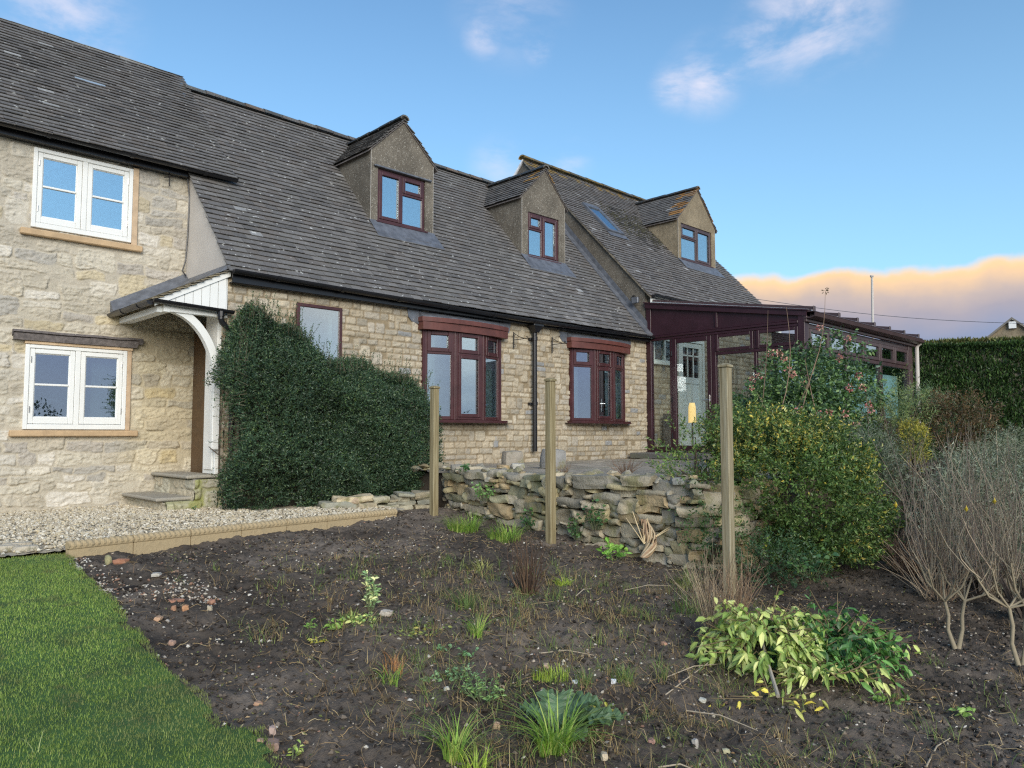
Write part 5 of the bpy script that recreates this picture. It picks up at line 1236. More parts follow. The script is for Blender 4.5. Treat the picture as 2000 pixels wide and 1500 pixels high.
# ------------------------------------------------------------------ rope-topped edging
L0 = np.array((1.67, 6.55)); L1 = np.array((5.12, 7.12)); tot = np.linalg.norm(L1 - L0); dv = (L1 - L0) / tot; nv_ = np.array((-dv[1], dv[0]))
nE = 7; seg = tot / nE
EDG = ['leftmost', 'second', 'third', 'fourth', 'fifth', 'sixth', 'rightmost']
M['edging'] = stonemat('sandy edging', blot=((.30, .25, .16), .5), fine=100, bump=.005)
for k in range(nE):
    mb = MB(); s0 = k * seg + .004; s1 = (k + 1) * seg - .004; c = (.42, .325, .19)
    a = L0 + dv * s0; z0 = G(*a) - .05; ntw = 44; nr = 9; V_ = []
    sag = 0.0
    for i in range(ntw + 1):
        s = s0 + (s1 - s0) * i / ntw; b = L0 + dv * s; zt_ = G(b[0], b[1]) + .046 - .055 * (s / tot) + RS.uniform(-.0005, .0005)
        ring_ = []
        ring_ += [(-.024, -.14), (-.024, 0), (-.030, .006)]
        for j in range(nr):
            th = math.pi * (1 - j / (nr - 1)); rr = .036 + .0035 * math.cos(s * 140 - th * 1.8)
            ring_.append((rr * math.cos(th) , .028 + rr * math.sin(th) * .95))
        ring_ += [(.030, .006), (.024, 0), (.024, -.14)]
        for (o_, z_) in ring_: V_.append((b[0] + nv_[0] * o_, b[1] + nv_[1] * o_, zt_ + z_))
    m_ = nr + 6
    q = [(i * m_ + j, i * m_ + j + 1, (i + 1) * m_ + j + 1, (i + 1) * m_ + j) for i in range(ntw) for j in range(m_ - 1)]
    q += [(0, 1, m_ - 2, m_ - 1), (ntw * m_, ntw * m_ + 1, ntw * m_ + m_ - 2, ntw * m_ + m_ - 1)]
    t_ = [(base_ + 2, base_ + j, base_ + j + 1) for base_ in (0, ntw * m_) for j in range(3, m_ - 3)]
    mb.add(V_, q, t_, c); o = mb.build('edging_stone', M['edging'])
    for p_ in o.data.polygons: p_.use_smooth = False
    tag(o, '%s tan rope-topped edging stone between gravel and dug soil' % EDG[k], 'edging', 'rope-topped edging stones')
# low rough stones edging the gravel at the far left
for k, (px_, py_, w_) in enumerate([(8, 1086, .22), (32, 1080, .26), (52, 1086, .20)]):
    g = onground(px_, py_); lump('kerb_stone', px_, py_, w_, .07, .1, (.50, .44, .34), M['drystone'], ['leftmost rough stone between lawn and gravel', 'broad pale rough stone between lawn and gravel', 'rough stone between lawn and gravel nearest the rope edging'][k], 'stone', 'rough stones at the lawn end', rot=.1, base=(g[0], g[1] + .02, g[2] + .02), rough=.1)

# ------------------------------------------------------------------ posts
def post(x, y, zt, label, t=(1, 1, 1)):
    o = root('wooden_post', (x, y, G(x, y)), label, 'post', 'timber posts standing along the stone wall')
    mb = MB(); zb = G(x, y) - .1; s = .039
    mb.bbox(x - s, x + s, y - s, y + s, zb, zt - .028, .006, t); mb.build('shaft', M['timber'], o)
    mb = MB(); mb.bbox(x - .048, x + .048, y - .048, y + .048, zt - .028, zt - .008, .004, t)
    mb.hexa([(x - .046, y - .046, zt - .008), (x + .046, y - .046, zt - .008), (x + .046, y + .046, zt - .008), (x - .046, y + .046, zt - .008)] + [(x - .02, y - .02, zt + .006), (x + .02, y - .02, zt + .006), (x + .02, y + .02, zt + .006), (x - .02, y + .02, zt + .006)], t)
    mb.build('cap', M['timber'], o)
    o.rotation_euler = (0, 0, 0); return o
post(5.515, 6.92, 2.055, 'square timber post in front of the left bow window, furthest of the three')
post(5.52, 5.10, 2.05, 'square timber post standing before the dry stone wall, middle of the three')
post(5.655, 3.25, 2.08, 'tallest-looking greyish timber post at the right-hand end of the dry stone wall', (1.05, 1.1, 1.25))

# ------------------------------------------------------------------ dry stone wall
def stone_pile(name, path, zb_f, zt_f, thick, seed, pal, hmin=.035, hmax=.15, wmin=.10, wmax=.46):
    """path: list of (x, y) of the wall face; stones laid in wavering courses"""
    rs = np.random.RandomState(seed); pts = np.array(path, float); d = np.linalg.norm(np.diff(pts, axis=0), axis=1); cum = np.concatenate([[0], np.cumsum(d)]); Ltot = cum[-1]
    def pos(s):
        x = np.interp(s, cum, pts[:, 0]); y = np.interp(s, cum, pts[:, 1]); i = min(np.searchsorted(cum, s, side='right') - 1, len(d) - 1); i = max(i, 0)
        t = (pts[i + 1] - pts[i]) / d[i]; return x, y, t
    n = 5; bV = []; q = []
    for ax in range(3):
        for sgn in (-1, 1):
            o0 = len(bV)
            for i in range(n + 1):
                for j in range(n + 1):
                    p = [0, 0, 0]; p[ax] = sgn; p[(ax + 1) % 3] = -1 + 2 * i / n; p[(ax + 2) % 3] = -1 + 2 * j / n; bV.append(p)
            for i in range(n):
                for j in range(n): a_ = o0 + i * (n + 1) + j; q.append((a_, a_ + 1, a_ + n + 2, a_ + n + 1) if sgn > 0 else (a_, a_ + n + 1, a_ + n + 2, a_ + 1))
    bV = np.array(bV, float); ln = np.linalg.norm(bV, axis=1, keepdims=True); bV = bV / ln * (ln ** .80)
    q = np.array(q); VV = []; QQ = []; CC = []
    zlev = 0; tops = np.zeros(int(Ltot / .04) + 2)
    def add(s, z, w_, h_, out, dp):
        x, y, t = pos(s + w_ / 2); nrm_ = np.array((t[1], -t[0])) * SIDE
        V = bV * np.array((w_ / 2 * 1.02, dp / 2, h_ / 2 * 1.03))
        sd_ = rs.rand() * 50; f = 1 / max(w_, .1)
        N3 = np.stack([fbm(V[:, 0] * 9 + sd_, V[:, 2] * 12 + V[:, 1] * 5, 1, 3), fbm(V[:, 0] * 7 + sd_ + 3, V[:, 2] * 12, 2, 3), fbm(V[:, 0] * 6 + sd_ + 7, V[:, 1] * 8 + 1, 3, 3)], 1) - .5
        V += N3 * np.array((.10, .10, .075)) * (.5 + h_ * 5)
        tl = rs.uniform(-.07, .07); V = np.stack([V[:, 0], V[:, 1], V[:, 2] + V[:, 0] * tl], 1)
        yaw = rs.uniform(-.12, .12); vx, vy = V[:, 0] * math.cos(yaw) - V[:, 1] * math.sin(yaw), V[:, 0] * math.sin(yaw) + V[:, 1] * math.cos(yaw)
        X = x + t[0] * vx + nrm_[0] * (vy + out - dp / 2); Y = y + t[1] * vx + nrm_[1] * (vy + out - dp / 2); Z = z + h_ / 2 + V[:, 2]
        c = np.array(pal[rs.randint(len(pal))]) * rs.uniform(.75, 1.25)
        CC.append(c[None] * (.7 + .6 * fbm(V[:, 0] * 25 + sd_, V[:, 2] * 40, 6, 3))[:, None]); QQ.append(q + len(VV) * len(bV)); VV.append(np.stack([X, Y, Z], 1))
    s = 0
    while True:
        # lay the next stone at the lowest point of the running top line
        ks = np.array([tops[i] + zb_f(min(i * .04, Ltot)) - zt_f(min(i * .04, Ltot)) for i in range(len(tops))])
        i = int(np.argmin(ks[:-1] + rs.rand(len(ks) - 1) * .015))
        if ks[i] > -.025: break
        # extend over neighbours at about the same height
        w_ = rs.uniform(wmin, wmax) * (1 if rs.rand() < .8 else .5); h0 = tops[i]; j = i
        while j > 0 and abs(tops[j - 1] - h0) < .022 and (i - j) * .04 < w_ * .5: j -= 1
        e = j
        while e < len(tops) - 1 and abs(tops[e] - h0) < .028 and (e - j) * .04 < w_: e += 1
        wr = max((e - j) * .04, .05); h_ = rs.uniform(hmin, hmax) * (1 if wr > .12 else .6); h_ = min(h_, -ks[i] + .03)
        if h_ < .02: tops[j:e + 1] += .03; continue
        mx = tops[j:max(e, j + 1)].max()
        add(j * .04, zb_f(j * .04) + mx, wr * 1.03, h_, rs.uniform(-.045, .045), thick)
        tops[j:max(e, j + 1)] = mx + h_ * .97
    V = np.concatenate(VV)
    return mesh_np(name, V, np.concatenate(QQ), M['drystone'], None, np.concatenate(CC), True)
DP = [(.42, .36, .21), (.38, .33, .235), (.33, .295, .215), (.45, .39, .28), (.28, .26, .21), (.40, .36, .28), (.36, .32, .235), (.43, .33, .19), (.30, .285, .185)]
SIDE = 1
# path runs from right (near) end to left so that the outward side faces the bed
wall_path = [(6.9, 3.42), (6.15, 3.50), (5.93, 3.72), (5.86, 4.3), (5.83, 5.2), (5.85, 6.2), (5.92, 7.0), (5.98, 7.25), (6.2, 7.6), (6.32, 8.2), (6.34, 8.62)]
def zbw(s): return .22 + .07 * s * .9
cumw = np.concatenate([[0], np.cumsum(np.linalg.norm(np.diff(np.array(wall_path), axis=0), axis=1))])
zbf = lambda s: float(G(0, np.interp(s, cumw, [p[1] for p in wall_path]))) - .06
ztf = lambda s: 1.05 + .03 * math.sin(s * 5) + .02 * math.sin(s * 13) + (.0 if s > .8 else -.05)
SIDE = -1
wl_ = stone_pile('dry_stone_wall', wall_path, zbf, ztf, .26, 6, DP); tag(wl_, 'mossy dry stone retaining wall of stacked rubble below the patio', 'wall')
rs = np.random.RandomState(71); nq_ = 90; yy_ = rs.uniform(3.7, 8.3, nq_); xx_ = 5.95 + np.abs(rs.normal(size=nq_)) * .22
rocks('loose_rubble', np.stack([xx_, yy_, 1.06 + rs.uniform(-.01, .03, nq_)], 1), rs.uniform(.03, .10, nq_), palpick(rs, DP, nq_, .25), M['drystone'], 8, .5, wl_)
mb = MB(); mb.prism([(6.07, 3.75, .2), (6.02, 5.2, .2), (6.10, 7.3, .2), (6.10, 8.7, .2), (12.2, 8.7, .2), (12.2, 3.75, .2)], (0, 0, .80), (.09, .07, .05)); tag(mb.build('terrace_earth', M['soil']), kind='structure')
# low rubble between shrub and first post
low = [(5.86, 7.28), (5.55, 7.42), (5.0, 7.50), (4.55, 7.62)]
ll = stone_pile('low_stone_edge', low, lambda s: .57, lambda s: .80 - .06 * s + .02 * math.sin(s * 9), .22, 16, [(.42, .36, .24), (.36, .33, .24), (.50, .42, .28), (.33, .32, .25)], .035, .09); tag(ll, 'low ledge of broken stone beside the dark shrub, left of the furthest post', 'stone edging')
for (px_, py_, w_, h_, col, lab, z_) in [
    (985, 905, .34, .30, (.34, .30, .24), 'squared brown stone block standing on the dry stone wall', 1.04),
    (1047, 905, .40, .34, (.30, .29, .27), 'large grey stone block leaning behind the middle post', 1.04)]:
    base = (7.30, 7.45, z_) if px_ < 1000 else (7.45, 6.85, z_)
    o = lump('stone_block', px_, py_, w_, h_, .22, col, M['drystone'], lab, 'stone block', rot=-.35, base=base, sub=9, rough=.035)
    o.rotation_euler = (.0, .12 if px_ > 1000 else 0.0, 0)
for (px_, py_, x, y, z_, w_, col, lab) in [(0, 0, 6.12, 7.15, 1.03, .30, (.36, .33, .27), 'flat grey slab on the left end of the dry stone wall'), (0, 1, 6.45, 6.75, 1.06, .20, (.50, .36, .20), 'orange-tan stone on the wall beside the squared block'),
        (0, 2, 6.55, 6.60, 1.08, .20, (.46, .44, .38), 'pale wedge of stone on the wall beside the squared block'), (0, 3, 5.98, 3.95, 1.04, .20, (.30, .30, .27), 'rounded grey stone topping the right end of the wall'), (0, 4, 6.02, 3.80, 1.10, .09, (.55, .42, .25), 'small tan stone perched on the right end of the wall'),
        (0, 5, 4.93, 7.62, .70, .2, (.52, .40, .28), 'pointed pinkish stone on the low ledge by the shrub')]:
    lump('stone', 40 * py_ + 3, 77, w_, w_ * .42, w_ * .7, col, M['drystone'], lab, 'stone', rot=py_ * 1.3, base=(x, y, z_), rough=.1)
mb = MB(); mb.bbox(11.55, 12.17, 7.10, 8.66, 1.05, 1.155, .012, (.16, .15, .14)); tag(mb.build('door_step', M['paving']), 'dark grey stone doorstep below the conservatory door', 'step')
# low seed heads and weeds on the terrace edge are plants, below
# ------------------------------------------------------------------ beyond: hedges, house, pole, wire
def hedge(name, a, b_, w_, z0, z1, n, size, pal, label, seed=0, topn=.25, up=.9):
    rs = np.random.RandomState(seed); a = np.array(a, float); b_ = np.array(b_, float); Lh = np.linalg.norm(b_ - a); t = (b_ - a) / Lh; m_ = np.array((-t[1], t[0]))
    s = rs.rand(n) * Lh; face = rs.choice([0, 1, 2, 3], n, p=[.62, .10, topn, .28 - topn]); z = z0 + (z1 - z0) * rs.rand(n); o = np.zeros(n)
    bump = (fbm(s * 1.6, z * 1.6, seed + 1, 4) - .5) * .30
    o[face == 0] = (w_ / 2 + bump - .14 * rs.rand(n))[face == 0]; o[face == 1] = (-w_ / 2 - bump)[face == 1]
    k = face == 2; z[k] = (z1 + (fbm(s * 3, o + 3, 5) - .5) * .10)[k] - .03 * rs.rand(k.sum()); o[k] = rs.uniform(-w_ / 2, w_ / 2, k.sum())
    k = face == 3; s[k] = np.where(rs.rand(k.sum()) < .5, 0, Lh); o[k] = rs.uniform(-w_ / 2, w_ / 2, k.sum())
    P = np.stack([a[0] + t[0] * s + m_[0] * o, a[1] + t[1] * s + m_[1] * o, z], 1)
    sgn = np.where(o > 0, 1, -1)[:, None]; D = np.concatenate([m_[None] * sgn * .5, np.full((n, 1), up)], 1) + rs.normal(size=(n, 3)) * .4
    c = palpick(rs, pal, n, .25) * (.7 + .6 * fbm(s * 5, z * 5, seed + 9, 3))[:, None]
    root_ = leaves(name, P, D, rs.uniform(.6, 1.4, n) * size, c, M['leaf'], None, .38, seed=seed)
    mb = MB(); ww = w_ / 2 - .16; q4 = [(a + m_ * ww), (b_ + m_ * ww), (b_ - m_ * ww), (a - m_ * ww)]
    mb.prism([(p[0], p[1], z0 - .6) for p in q4], (0, 0, z1 - z0 + .5), (.25, .22, .15)); mb.build('twiggy_core', M['twig'], root_)
    return tag(root_, label, 'hedge')
hp = [(.038, .08, .022), (.055, .11, .032), (.024, .052, .016), (.08, .145, .04)]
hedge('conifer_hedge', (20.6, .6), (18.35, 6.75), 1.3, .8, 3.42, 70000, .085, hp, 'tall dark green clipped conifer hedge beyond the conservatory', 3, .2)
hedge('light_hedge', (27.5, 1.5), (24.2, 11), 1.2, 1.0, 4.22, 26000, .13, [(.16, .18, .06), (.24, .22, .09), (.10, .13, .04)], 'lighter yellow-green hedge top showing above the dark hedge', 8, .25)
ho = root('distant_house', (42, 7.0, 0), 'distant stone house gable with tiled roof and white box, at the right edge', 'house')
def dh(px, py, r): p = at(px, py, r); return tuple(p)
rD = 40.0; d0 = rayd(1965, 700); dx, dy = d0[0], d0[1]; fx, fy = dx * rD, dy * rD; ux, uy = dy, -dx       # gable faces the camera side
def gp(u, v, w=0): return (fx + ux * u + dx * w, fy + uy * u + dy * w, v)
ap = at(1975, 620, rD)[2]; ev = at(1922, 672, rD)[2]; hw = (1975 - 1922) / FPX * rD * 1.02 / 1.1
uc = (1975 - 1965) / FPX * rD
mb = MB(); mb.prism([gp(uc - hw, 0), gp(uc + hw * 1.4, 0), gp(uc + hw * 1.4, ev - .4), gp(uc, ap - .12), gp(uc - hw, ev - .05)], (dx * .3, dy * .3, 0)); mb.build('gable_wall', M['dash2'], ho)
mb = MB()
for (ua_, va_, ub_, vb_) in ((uc - hw - .12, ev - .1, uc, ap), (uc, ap, uc + hw * 1.5, ev - .6)):
    mb.hexa([gp(ua_, va_ - .1, -.15), gp(ub_, vb_ - .1, -.15), gp(ub_, vb_ - .1, 8), gp(ua_, va_ - .1, 8), gp(ua_, va_, -.15), gp(ub_, vb_, -.15), gp(ub_, vb_, 8), gp(ua_, va_, 8)], (.2, .18, .15))
mb.build('roof', M['tile'], ho)
mb = MB(); p0 = gp(uc + .0, at(0, 640, 0)[2]); zb_ = at(1975, 642, rD)[2]; mb.hexa([gp(uc - .12, zb_, -.15), gp(uc + .16, zb_, -.15), gp(uc + .16, zb_, 0), gp(uc - .12, zb_, 0), gp(uc - .12, zb_ + .3, -.15), gp(uc + .16, zb_ + .3, -.15), gp(uc + .16, zb_ + .3, 0), gp(uc - .12, zb_ + .3, 0)]); mb.build('alarm_box', M['white'], ho)
mb = MB(); e1 = gp(uc - hw - 3.3, at(1820, 680, rD)[2], 3); e2 = gp(uc - hw, ev - .1, 3); mb.hexa([(*e1[:2], e1[2] - .9), (*e2[:2], e2[2] - .9), (e2[0] + 5, e2[1], e2[2] - .9), (e1[0] + 5, e1[1], e1[2] - .9), e1, e2, (e2[0] + 5, e2[1], e2[2] + .1), (e1[0] + 5, e1[1], e1[2] + .1)], (.16, .14, .12)); mb.build('side_roof', M['tile'], ho)
pb_ = at(1703, 700, 26); pt_ = at(1703, 541, 26); pl = MB(); pl.tube([(pb_[0], pb_[1], .3), tuple(pt_)], [.055, .035], 8); pl.tube([tuple(pt_), (pt_[0], pt_[1], pt_[2] + .05)], .06, 8)
tag(pl.build('tall_pole', M['whiteren']), 'slender pale pole rising against the cloud behind the conservatory', 'pole')
w0_ = at(1470, 583, 34); w1_ = at(2080, 634, 34); pl = MB(); pl.tube([tuple(w0_ + (w1_ - w0_) * t + np.array((0, 0, -.25 * math.sin(math.pi * t)))) for t in np.linspace(0, 1, 14)], .010, 4); tag(pl.build('overhead_wire', M['lead']), 'thin overhead wire crossing the sky above the conservatory', 'wire')
# ================================================================== planting
FOL = (1.55, 1.42, 1.05)
def plant_root(name, x, y, z, label, cat, group=None): return root(name, (x, y, z), label, cat, group)
# ---- dark evergreen against the house
rs = np.random.RandomState(21)
def top1(x): return np.interp(x, [3.45, 3.75, 3.95, 4.25, 4.55, 4.75, 5.0, 5.35, 5.8, 6.2, 6.42], [1.75, 2.45, 2.98, 2.82, 2.66, 2.42, 2.30, 2.40, 2.26, 2.20, 1.9])
def fr1(x, z): return 7.98 + .35 * np.clip((x - 3.9) / 2.6, 0, 1) * 0 + (fbm(x * 2.3, z * 2.3, 41, 4) - .5) * .55 + .25 * np.clip((z - 1.9), 0, 1) + .12 * np.clip(1.1 - z, 0, 1) * 2
def lf1(z): return 3.62 + .10 * np.sin(z * 5) + .22 * np.abs(z - 1.8) * .5 + (fbm(z * 3, z * 0, 6) - .5) * .3
n = 27000
x = rs.uniform(3.4, 6.52, n); k_top = rs.rand(n) < .16; tz = top1(x) + (fbm(x * 6, x * 0, 4, 3) - .5) * .22
z = .60 + (tz - .60) * rs.rand(n) ** .85; z = np.where(k_top, tz - .06 * rs.rand(n), z)
y0 = fr1(x, z); rd = np.clip((z - tz + .35) / .35, 0, 1) ** 2 * .3
y = y0 + rd + rs.rand(n) ** 1.5 * .30; y = np.where(k_top, y0 + .2 + rs.rand(n) * (8.66 - y0 - .2), y)
k = (x > lf1(z)) & (y < 8.68) & (z > .62 + .05 * np.sin(x * 9)) & (x < 6.46 - .18 * np.abs(np.sin(z * 3)))
x, y, z, kt = x[k], y[k], z[k], k_top[k]; P = np.stack([x, y, z], 1)
nn = np.stack([np.where(x < 3.9, -.7, np.where(x > 6.2, .5, 0)), np.where(kt, -.25, -1.), np.where(kt, 1, .25)], 1)
B, D, _, _ = sprigs(rs, P, nn, 7, .10, up=.25)
B[:, 1] = np.minimum(B[:, 1], 8.70); n = len(B)
tintn = .55 + .95 * fbm(B[:, 0] * 3.2 + B[:, 2], B[:, 2] * 3.2, 51, 4)
c = palpick(rs, [(.026, .055, .040), (.038, .077, .055), (.020, .042, .032), (.058, .10, .07), (.045, .085, .03), (.10, .15, .09)], n, .25, [.28, .25, .2, .13, .08, .06]) * tintn[:, None]
sh1 = plant_root('evergreen_shrub', 5.0, 8.3, .62, 'big dense dark green evergreen shrub against the middle house, taller at its left end', 'shrub')
leaves('foliage', B, D, rs.uniform(.022, .040, n), c, M['leafg'], sh1, .42, seed=1)
mb = MB()
cx_ = np.linspace(3.98, 6.2, 14)
mb.prism([(3.98, 8.42, .62)] + [(float(v), 8.42, float(top1(v) - .28)) for v in cx_] + [(6.2, 8.42, .62)], (0, .26, 0), (.03, .03, .02))
mb.build('twiggy_core', M['twig'], sh1); mb = MB()
for b0 in ((4.0, 8.5), (4.9, 8.5), (5.8, 8.5)):
    for e in range(16):
        xx_ = b0[0] + rs.normal() * .45; stems_mb(mb, rs, (b0[0], b0[1], .6), [(xx_, rs.uniform(8.0, 8.6), min(top1(xx_) - .15, rs.uniform(1.0, 2.9)))], .02, .005, (.10, .075, .05))
# loose shoots breaking the outline
mb.build('stems', M['twig'], sh1)
sp = []
for _ in range(270):
    xx_ = rs.uniform(3.7, 6.4); b_ = np.array((xx_, rs.uniform(7.95, 8.5), top1(xx_) - .06)); d = np.array((rs.normal() * .25, -.15 + rs.normal() * .15, 1)); d /= np.linalg.norm(d); sp.append((b_, d, rs.uniform(.06, .34)))
for _ in range(110):
    zz_ = rs.uniform(.8, 2.3); b_ = np.array((3.72, rs.uniform(7.9, 8.3), zz_)); d = np.array((-1, -.1 + rs.normal() * .3, rs.normal() * .3)); d /= np.linalg.norm(d); sp.append((b_, d, rs.uniform(.08, .26)))
bx = np.concatenate([b_[None] + d[None] * np.linspace(0, L_, 12)[:, None] for b_, d, L_ in sp]); dd = np.concatenate([np.repeat(d[None], 12, 0) for b_, d, L_ in sp]) * .8 + rs.normal(size=(len(bx), 3)) * .7
leaves('shoots', bx, dd, rs.uniform(.02, .034, len(bx)), palpick(rs, [(.03, .07, .04), (.05, .10, .06)], len(bx), .3), M['leafg'], sh1, .4, seed=2)
many_tubes('shoot_stems', [[tuple(b_ + d * L_ * t) for t in (0, .5, 1)] for b_, d, L_ in sp], [[.003, .002, .001]] * len(sp), [(.10, .08, .05)] * len(sp), M['twig'], sh1)

# ---- generic rounded bush
def bush(name, label, cat, c, rad, ntip, per, tiplen, lsize, pal, wts=None, seed=0, zmin=None, shell=.45, lump=.3, mat='leaf', wid=.42, droop=0, up=.4, stems=14, stemc=(.12, .09, .06), group=None, colf=None, sq=1.0, front_only=True, base=None, freq=2.2):
    rs = np.random.RandomState(seed); base = base or (c[0], c[1], float(G(c[0], c[1])))
    P, nn = bush_points(rs, ntip, c, rad, shell, lump, freq, zmin, sq, seed)
    if front_only:      # thin the side that faces away, none of it can be seen
        dv_ = np.array((-math.cos(AZ), -math.sin(AZ) , .3)); k = (nn @ dv_ > -.35) | (rs.rand(len(P)) < .3); P, nn = P[k], nn[k]
    k = P[:, 2] > base[2] + .02; P, nn = P[k], nn[k]
    cl_ = fbm(P[:, 0] * 4.5 + P[:, 1] * 3.1, P[:, 2] * 4.5 - P[:, 1] * 2, seed + 11, 3); k = rs.rand(len(P)) < np.clip((cl_ - .34) * 6, .12, 1); P, nn = P[k], nn[k]
    B, D, dt, ln = sprigs(rs, P, nn, per, tiplen, droop, up); n = len(B)
    col = palpick(rs, pal, n, .22, wts) * (.5 + 1.0 * fbm(B[:, 0] * 4 + B[:, 1] * 2, B[:, 2] * 4, seed + 3, 4))[:, None]
    if colf is not None: col = colf(B, col, rs)
    r_ = plant_root(name, *base, label, cat, group)
    leaves('foliage', B, D, rs.uniform(.65, 1.35, n) * lsize, col, M[mat], r_, wid, seed=seed, oval=lsize > .045 and wid > .4)
    mb = MB(); e = P[rs.choice(len(P), stems)] * .92 + np.array(base) * .08
    stems_mb(mb, rs, base, [tuple(p) for p in e], .018, .004, stemc, bend=.1); mb.build('stems', M['twig'], r_)
    return r_
# variegated green and yellow shrub behind the nearest post
ctr = at(1548, 930, 7.95)
def vcol(B, col, rs):
    n = len(B); h_ = np.clip((B[:, 2] - .6) / 1.2, 0, 1); m = fbm(B[:, 0] * 3.0 + 4, B[:, 2] * 3.0 + B[:, 1] * 2, 71, 3)
    y_ = rs.rand(n) < np.clip((m - .42) * 3.2, .03, .75) * (.25 + .28 * h_)
    col[y_] = palpick(rs, [(.30, .29, .07), (.38, .34, .09), (.22, .25, .06), (.30, .33, .16)], y_.sum(), .25); return col
bush('variegated_shrub', 'large rounded shrub of mixed green and yellow-edged leaves behind the nearest post', 'shrub', (ctr[0] - .05, ctr[1] + .05, .93), (.77, .80, .78), 11500, 9, .13, .034, [(.05, .10, .03), (.07, .13, .04), (.03, .065, .025), (.10, .16, .06)], seed=31, shell=.55, lump=.42, colf=vcol, up=.35, sq=.85, mat='leafg', wid=.46)
e_ = at(1375, 900, 7.5)
bush('variegated_shrub', 'smaller leafy green bush sprouting beside the right end of the dry stone wall', 'shrub', (e_[0] - .05, e_[1] + .1, 1.15), (.34, .34, .42), 520, 9, .15, .036, [(.07, .14, .045), (.10, .18, .06), (.05, .10, .035), (.16, .20, .08)], seed=32, shell=.8, lump=.3, up=.6, mat='leafg', base=(e_[0] + .05, e_[1] + .1, 1.0))
e_ = at(1392, 1010, 7.1)
bush('variegated_shrub', 'dark leafy growth at the foot of the wall, left of the nearest post', 'shrub', (e_[0], e_[1], .72), (.26, .26, .42), 420, 8, .12, .034, [(.03, .075, .035), (.05, .10, .04), (.08, .13, .06)], seed=33, shell=.8, lump=.3, mat='leafg', base=(e_[0], e_[1], .33))
e_ = at(1500, 1105, 7.1)
bush('low_shrub', 'low dark bluish-green growth spreading under the variegated shrub', 'shrub', (e_[0], e_[1], .38), (.65, .45, .24), 700, 7, .10, .030, [(.025, .06, .035), (.035, .08, .045), (.05, .10, .06)], seed=34, shell=.8, mat='leafg', base=(e_[0], e_[1], .22))
# flowering viburnum
c1 = at(1590, 790, 10.6)
def pinkc(B, col, rs): return col
vb = bush('flowering_shrub', 'tall dark leafy shrub with pink flower clusters in front of the conservatory corner', 'shrub', (c1[0] - .02, c1[1] + .12, 1.62), (.92, .75, .88), 7500, 8, .17, .052, [(.045, .095, .045), (.06, .12, .05), (.03, .065, .035), (.10, .17, .08), (.035, .07, .06)], seed=41, shell=.6, lump=.55, colf=None, up=.5, wid=.5, mat='leafg', stems=30, freq=3.0)
rs = np.random.RandomState(5); fl = []; 
for (px_, py_) in [(1505, 690), (1522, 690), (1483, 735), (1540, 723), (1548, 731), (1468, 758), (1660, 757), (1684, 757), (1640, 700), (1677, 733), (1620, 805), (1650, 808), (1600, 810), (1505, 805), (1470, 740), (1700, 800), (1600, 640), (1672, 830), (1560, 800), (1695, 790), (1570, 752), (1530, 700), (1655, 660)]:
    p = at(px_, py_, 9.75 + rs.uniform(-.1, .25)); m_ = 26
    d = rs.normal(size=(m_, 3)); d /= np.linalg.norm(d, axis=1, keepdims=True); fl.append((p + d * .035 * rs.rand(m_, 1) ** .4, d, rs.rand() < .5))
for f in fl:
    n = len(f[0]); leaves('flower_cluster', f[0], f[1], rs.uniform(.018, .032, n), palpick(rs, [(.34, .14, .17), (.42, .24, .26), (.25, .06, .085), (.48, .34, .33)], n, .2), M['leaf'], vb, .8, seed=3)
# tall bare canes rising from it
def canes(name, items, label, cat, col, r0=.008, r1=.002, parent=None, head=True, group=None):
    """items: list of (base pt, tip pt)"""
    rs = np.random.RandomState(len(items) * 3 + 1); path = []; rad = []
    for b_, e in items:
        b_ = np.array(b_); e = np.array(e); k = rs.normal(size=3) * np.linalg.norm(e - b_) * .05; k[2] = 0
        path.append([b_ + (e - b_) * t + k * math.sin(math.pi * t) for t in np.linspace(0, 1, 7)]); rad.append(np.linspace(r0, r1, 7))
    return many_tubes(name, path, rad, [np.array(col) * rs.uniform(.7, 1.3) for _ in items], M['twig'], parent, 4)
b_ = (c1[0], c1[1] - .3, 1.2)
cn = canes('canes', [(at(1556, 800, 9.8), at(1612, 568, 9.6)), (at(1480, 860, 9.6), at(1500, 606, 9.5)), (at(1510, 850, 9.6), at(1536, 600, 9.5)), (at(1560, 830, 9.7), at(1598, 690, 9.6)), (at(1520, 840, 9.4), at(1478, 765, 9.3)), (at(1600, 830, 9.5), at(1572, 700, 9.4)), (at(1490, 850, 9.4), at(1475, 790, 9.3))], '', '', (.22, .15, .10), parent=vb)
rsx = np.random.RandomState(3); p = at(1612, 567, 9.6); d = rsx.normal(size=(16, 3)); leaves('cane_tip', p + d * .012, d, np.full(16, .035), palpick(rsx, [(.10, .08, .05)], 16), M['leaf'], vb, .4)
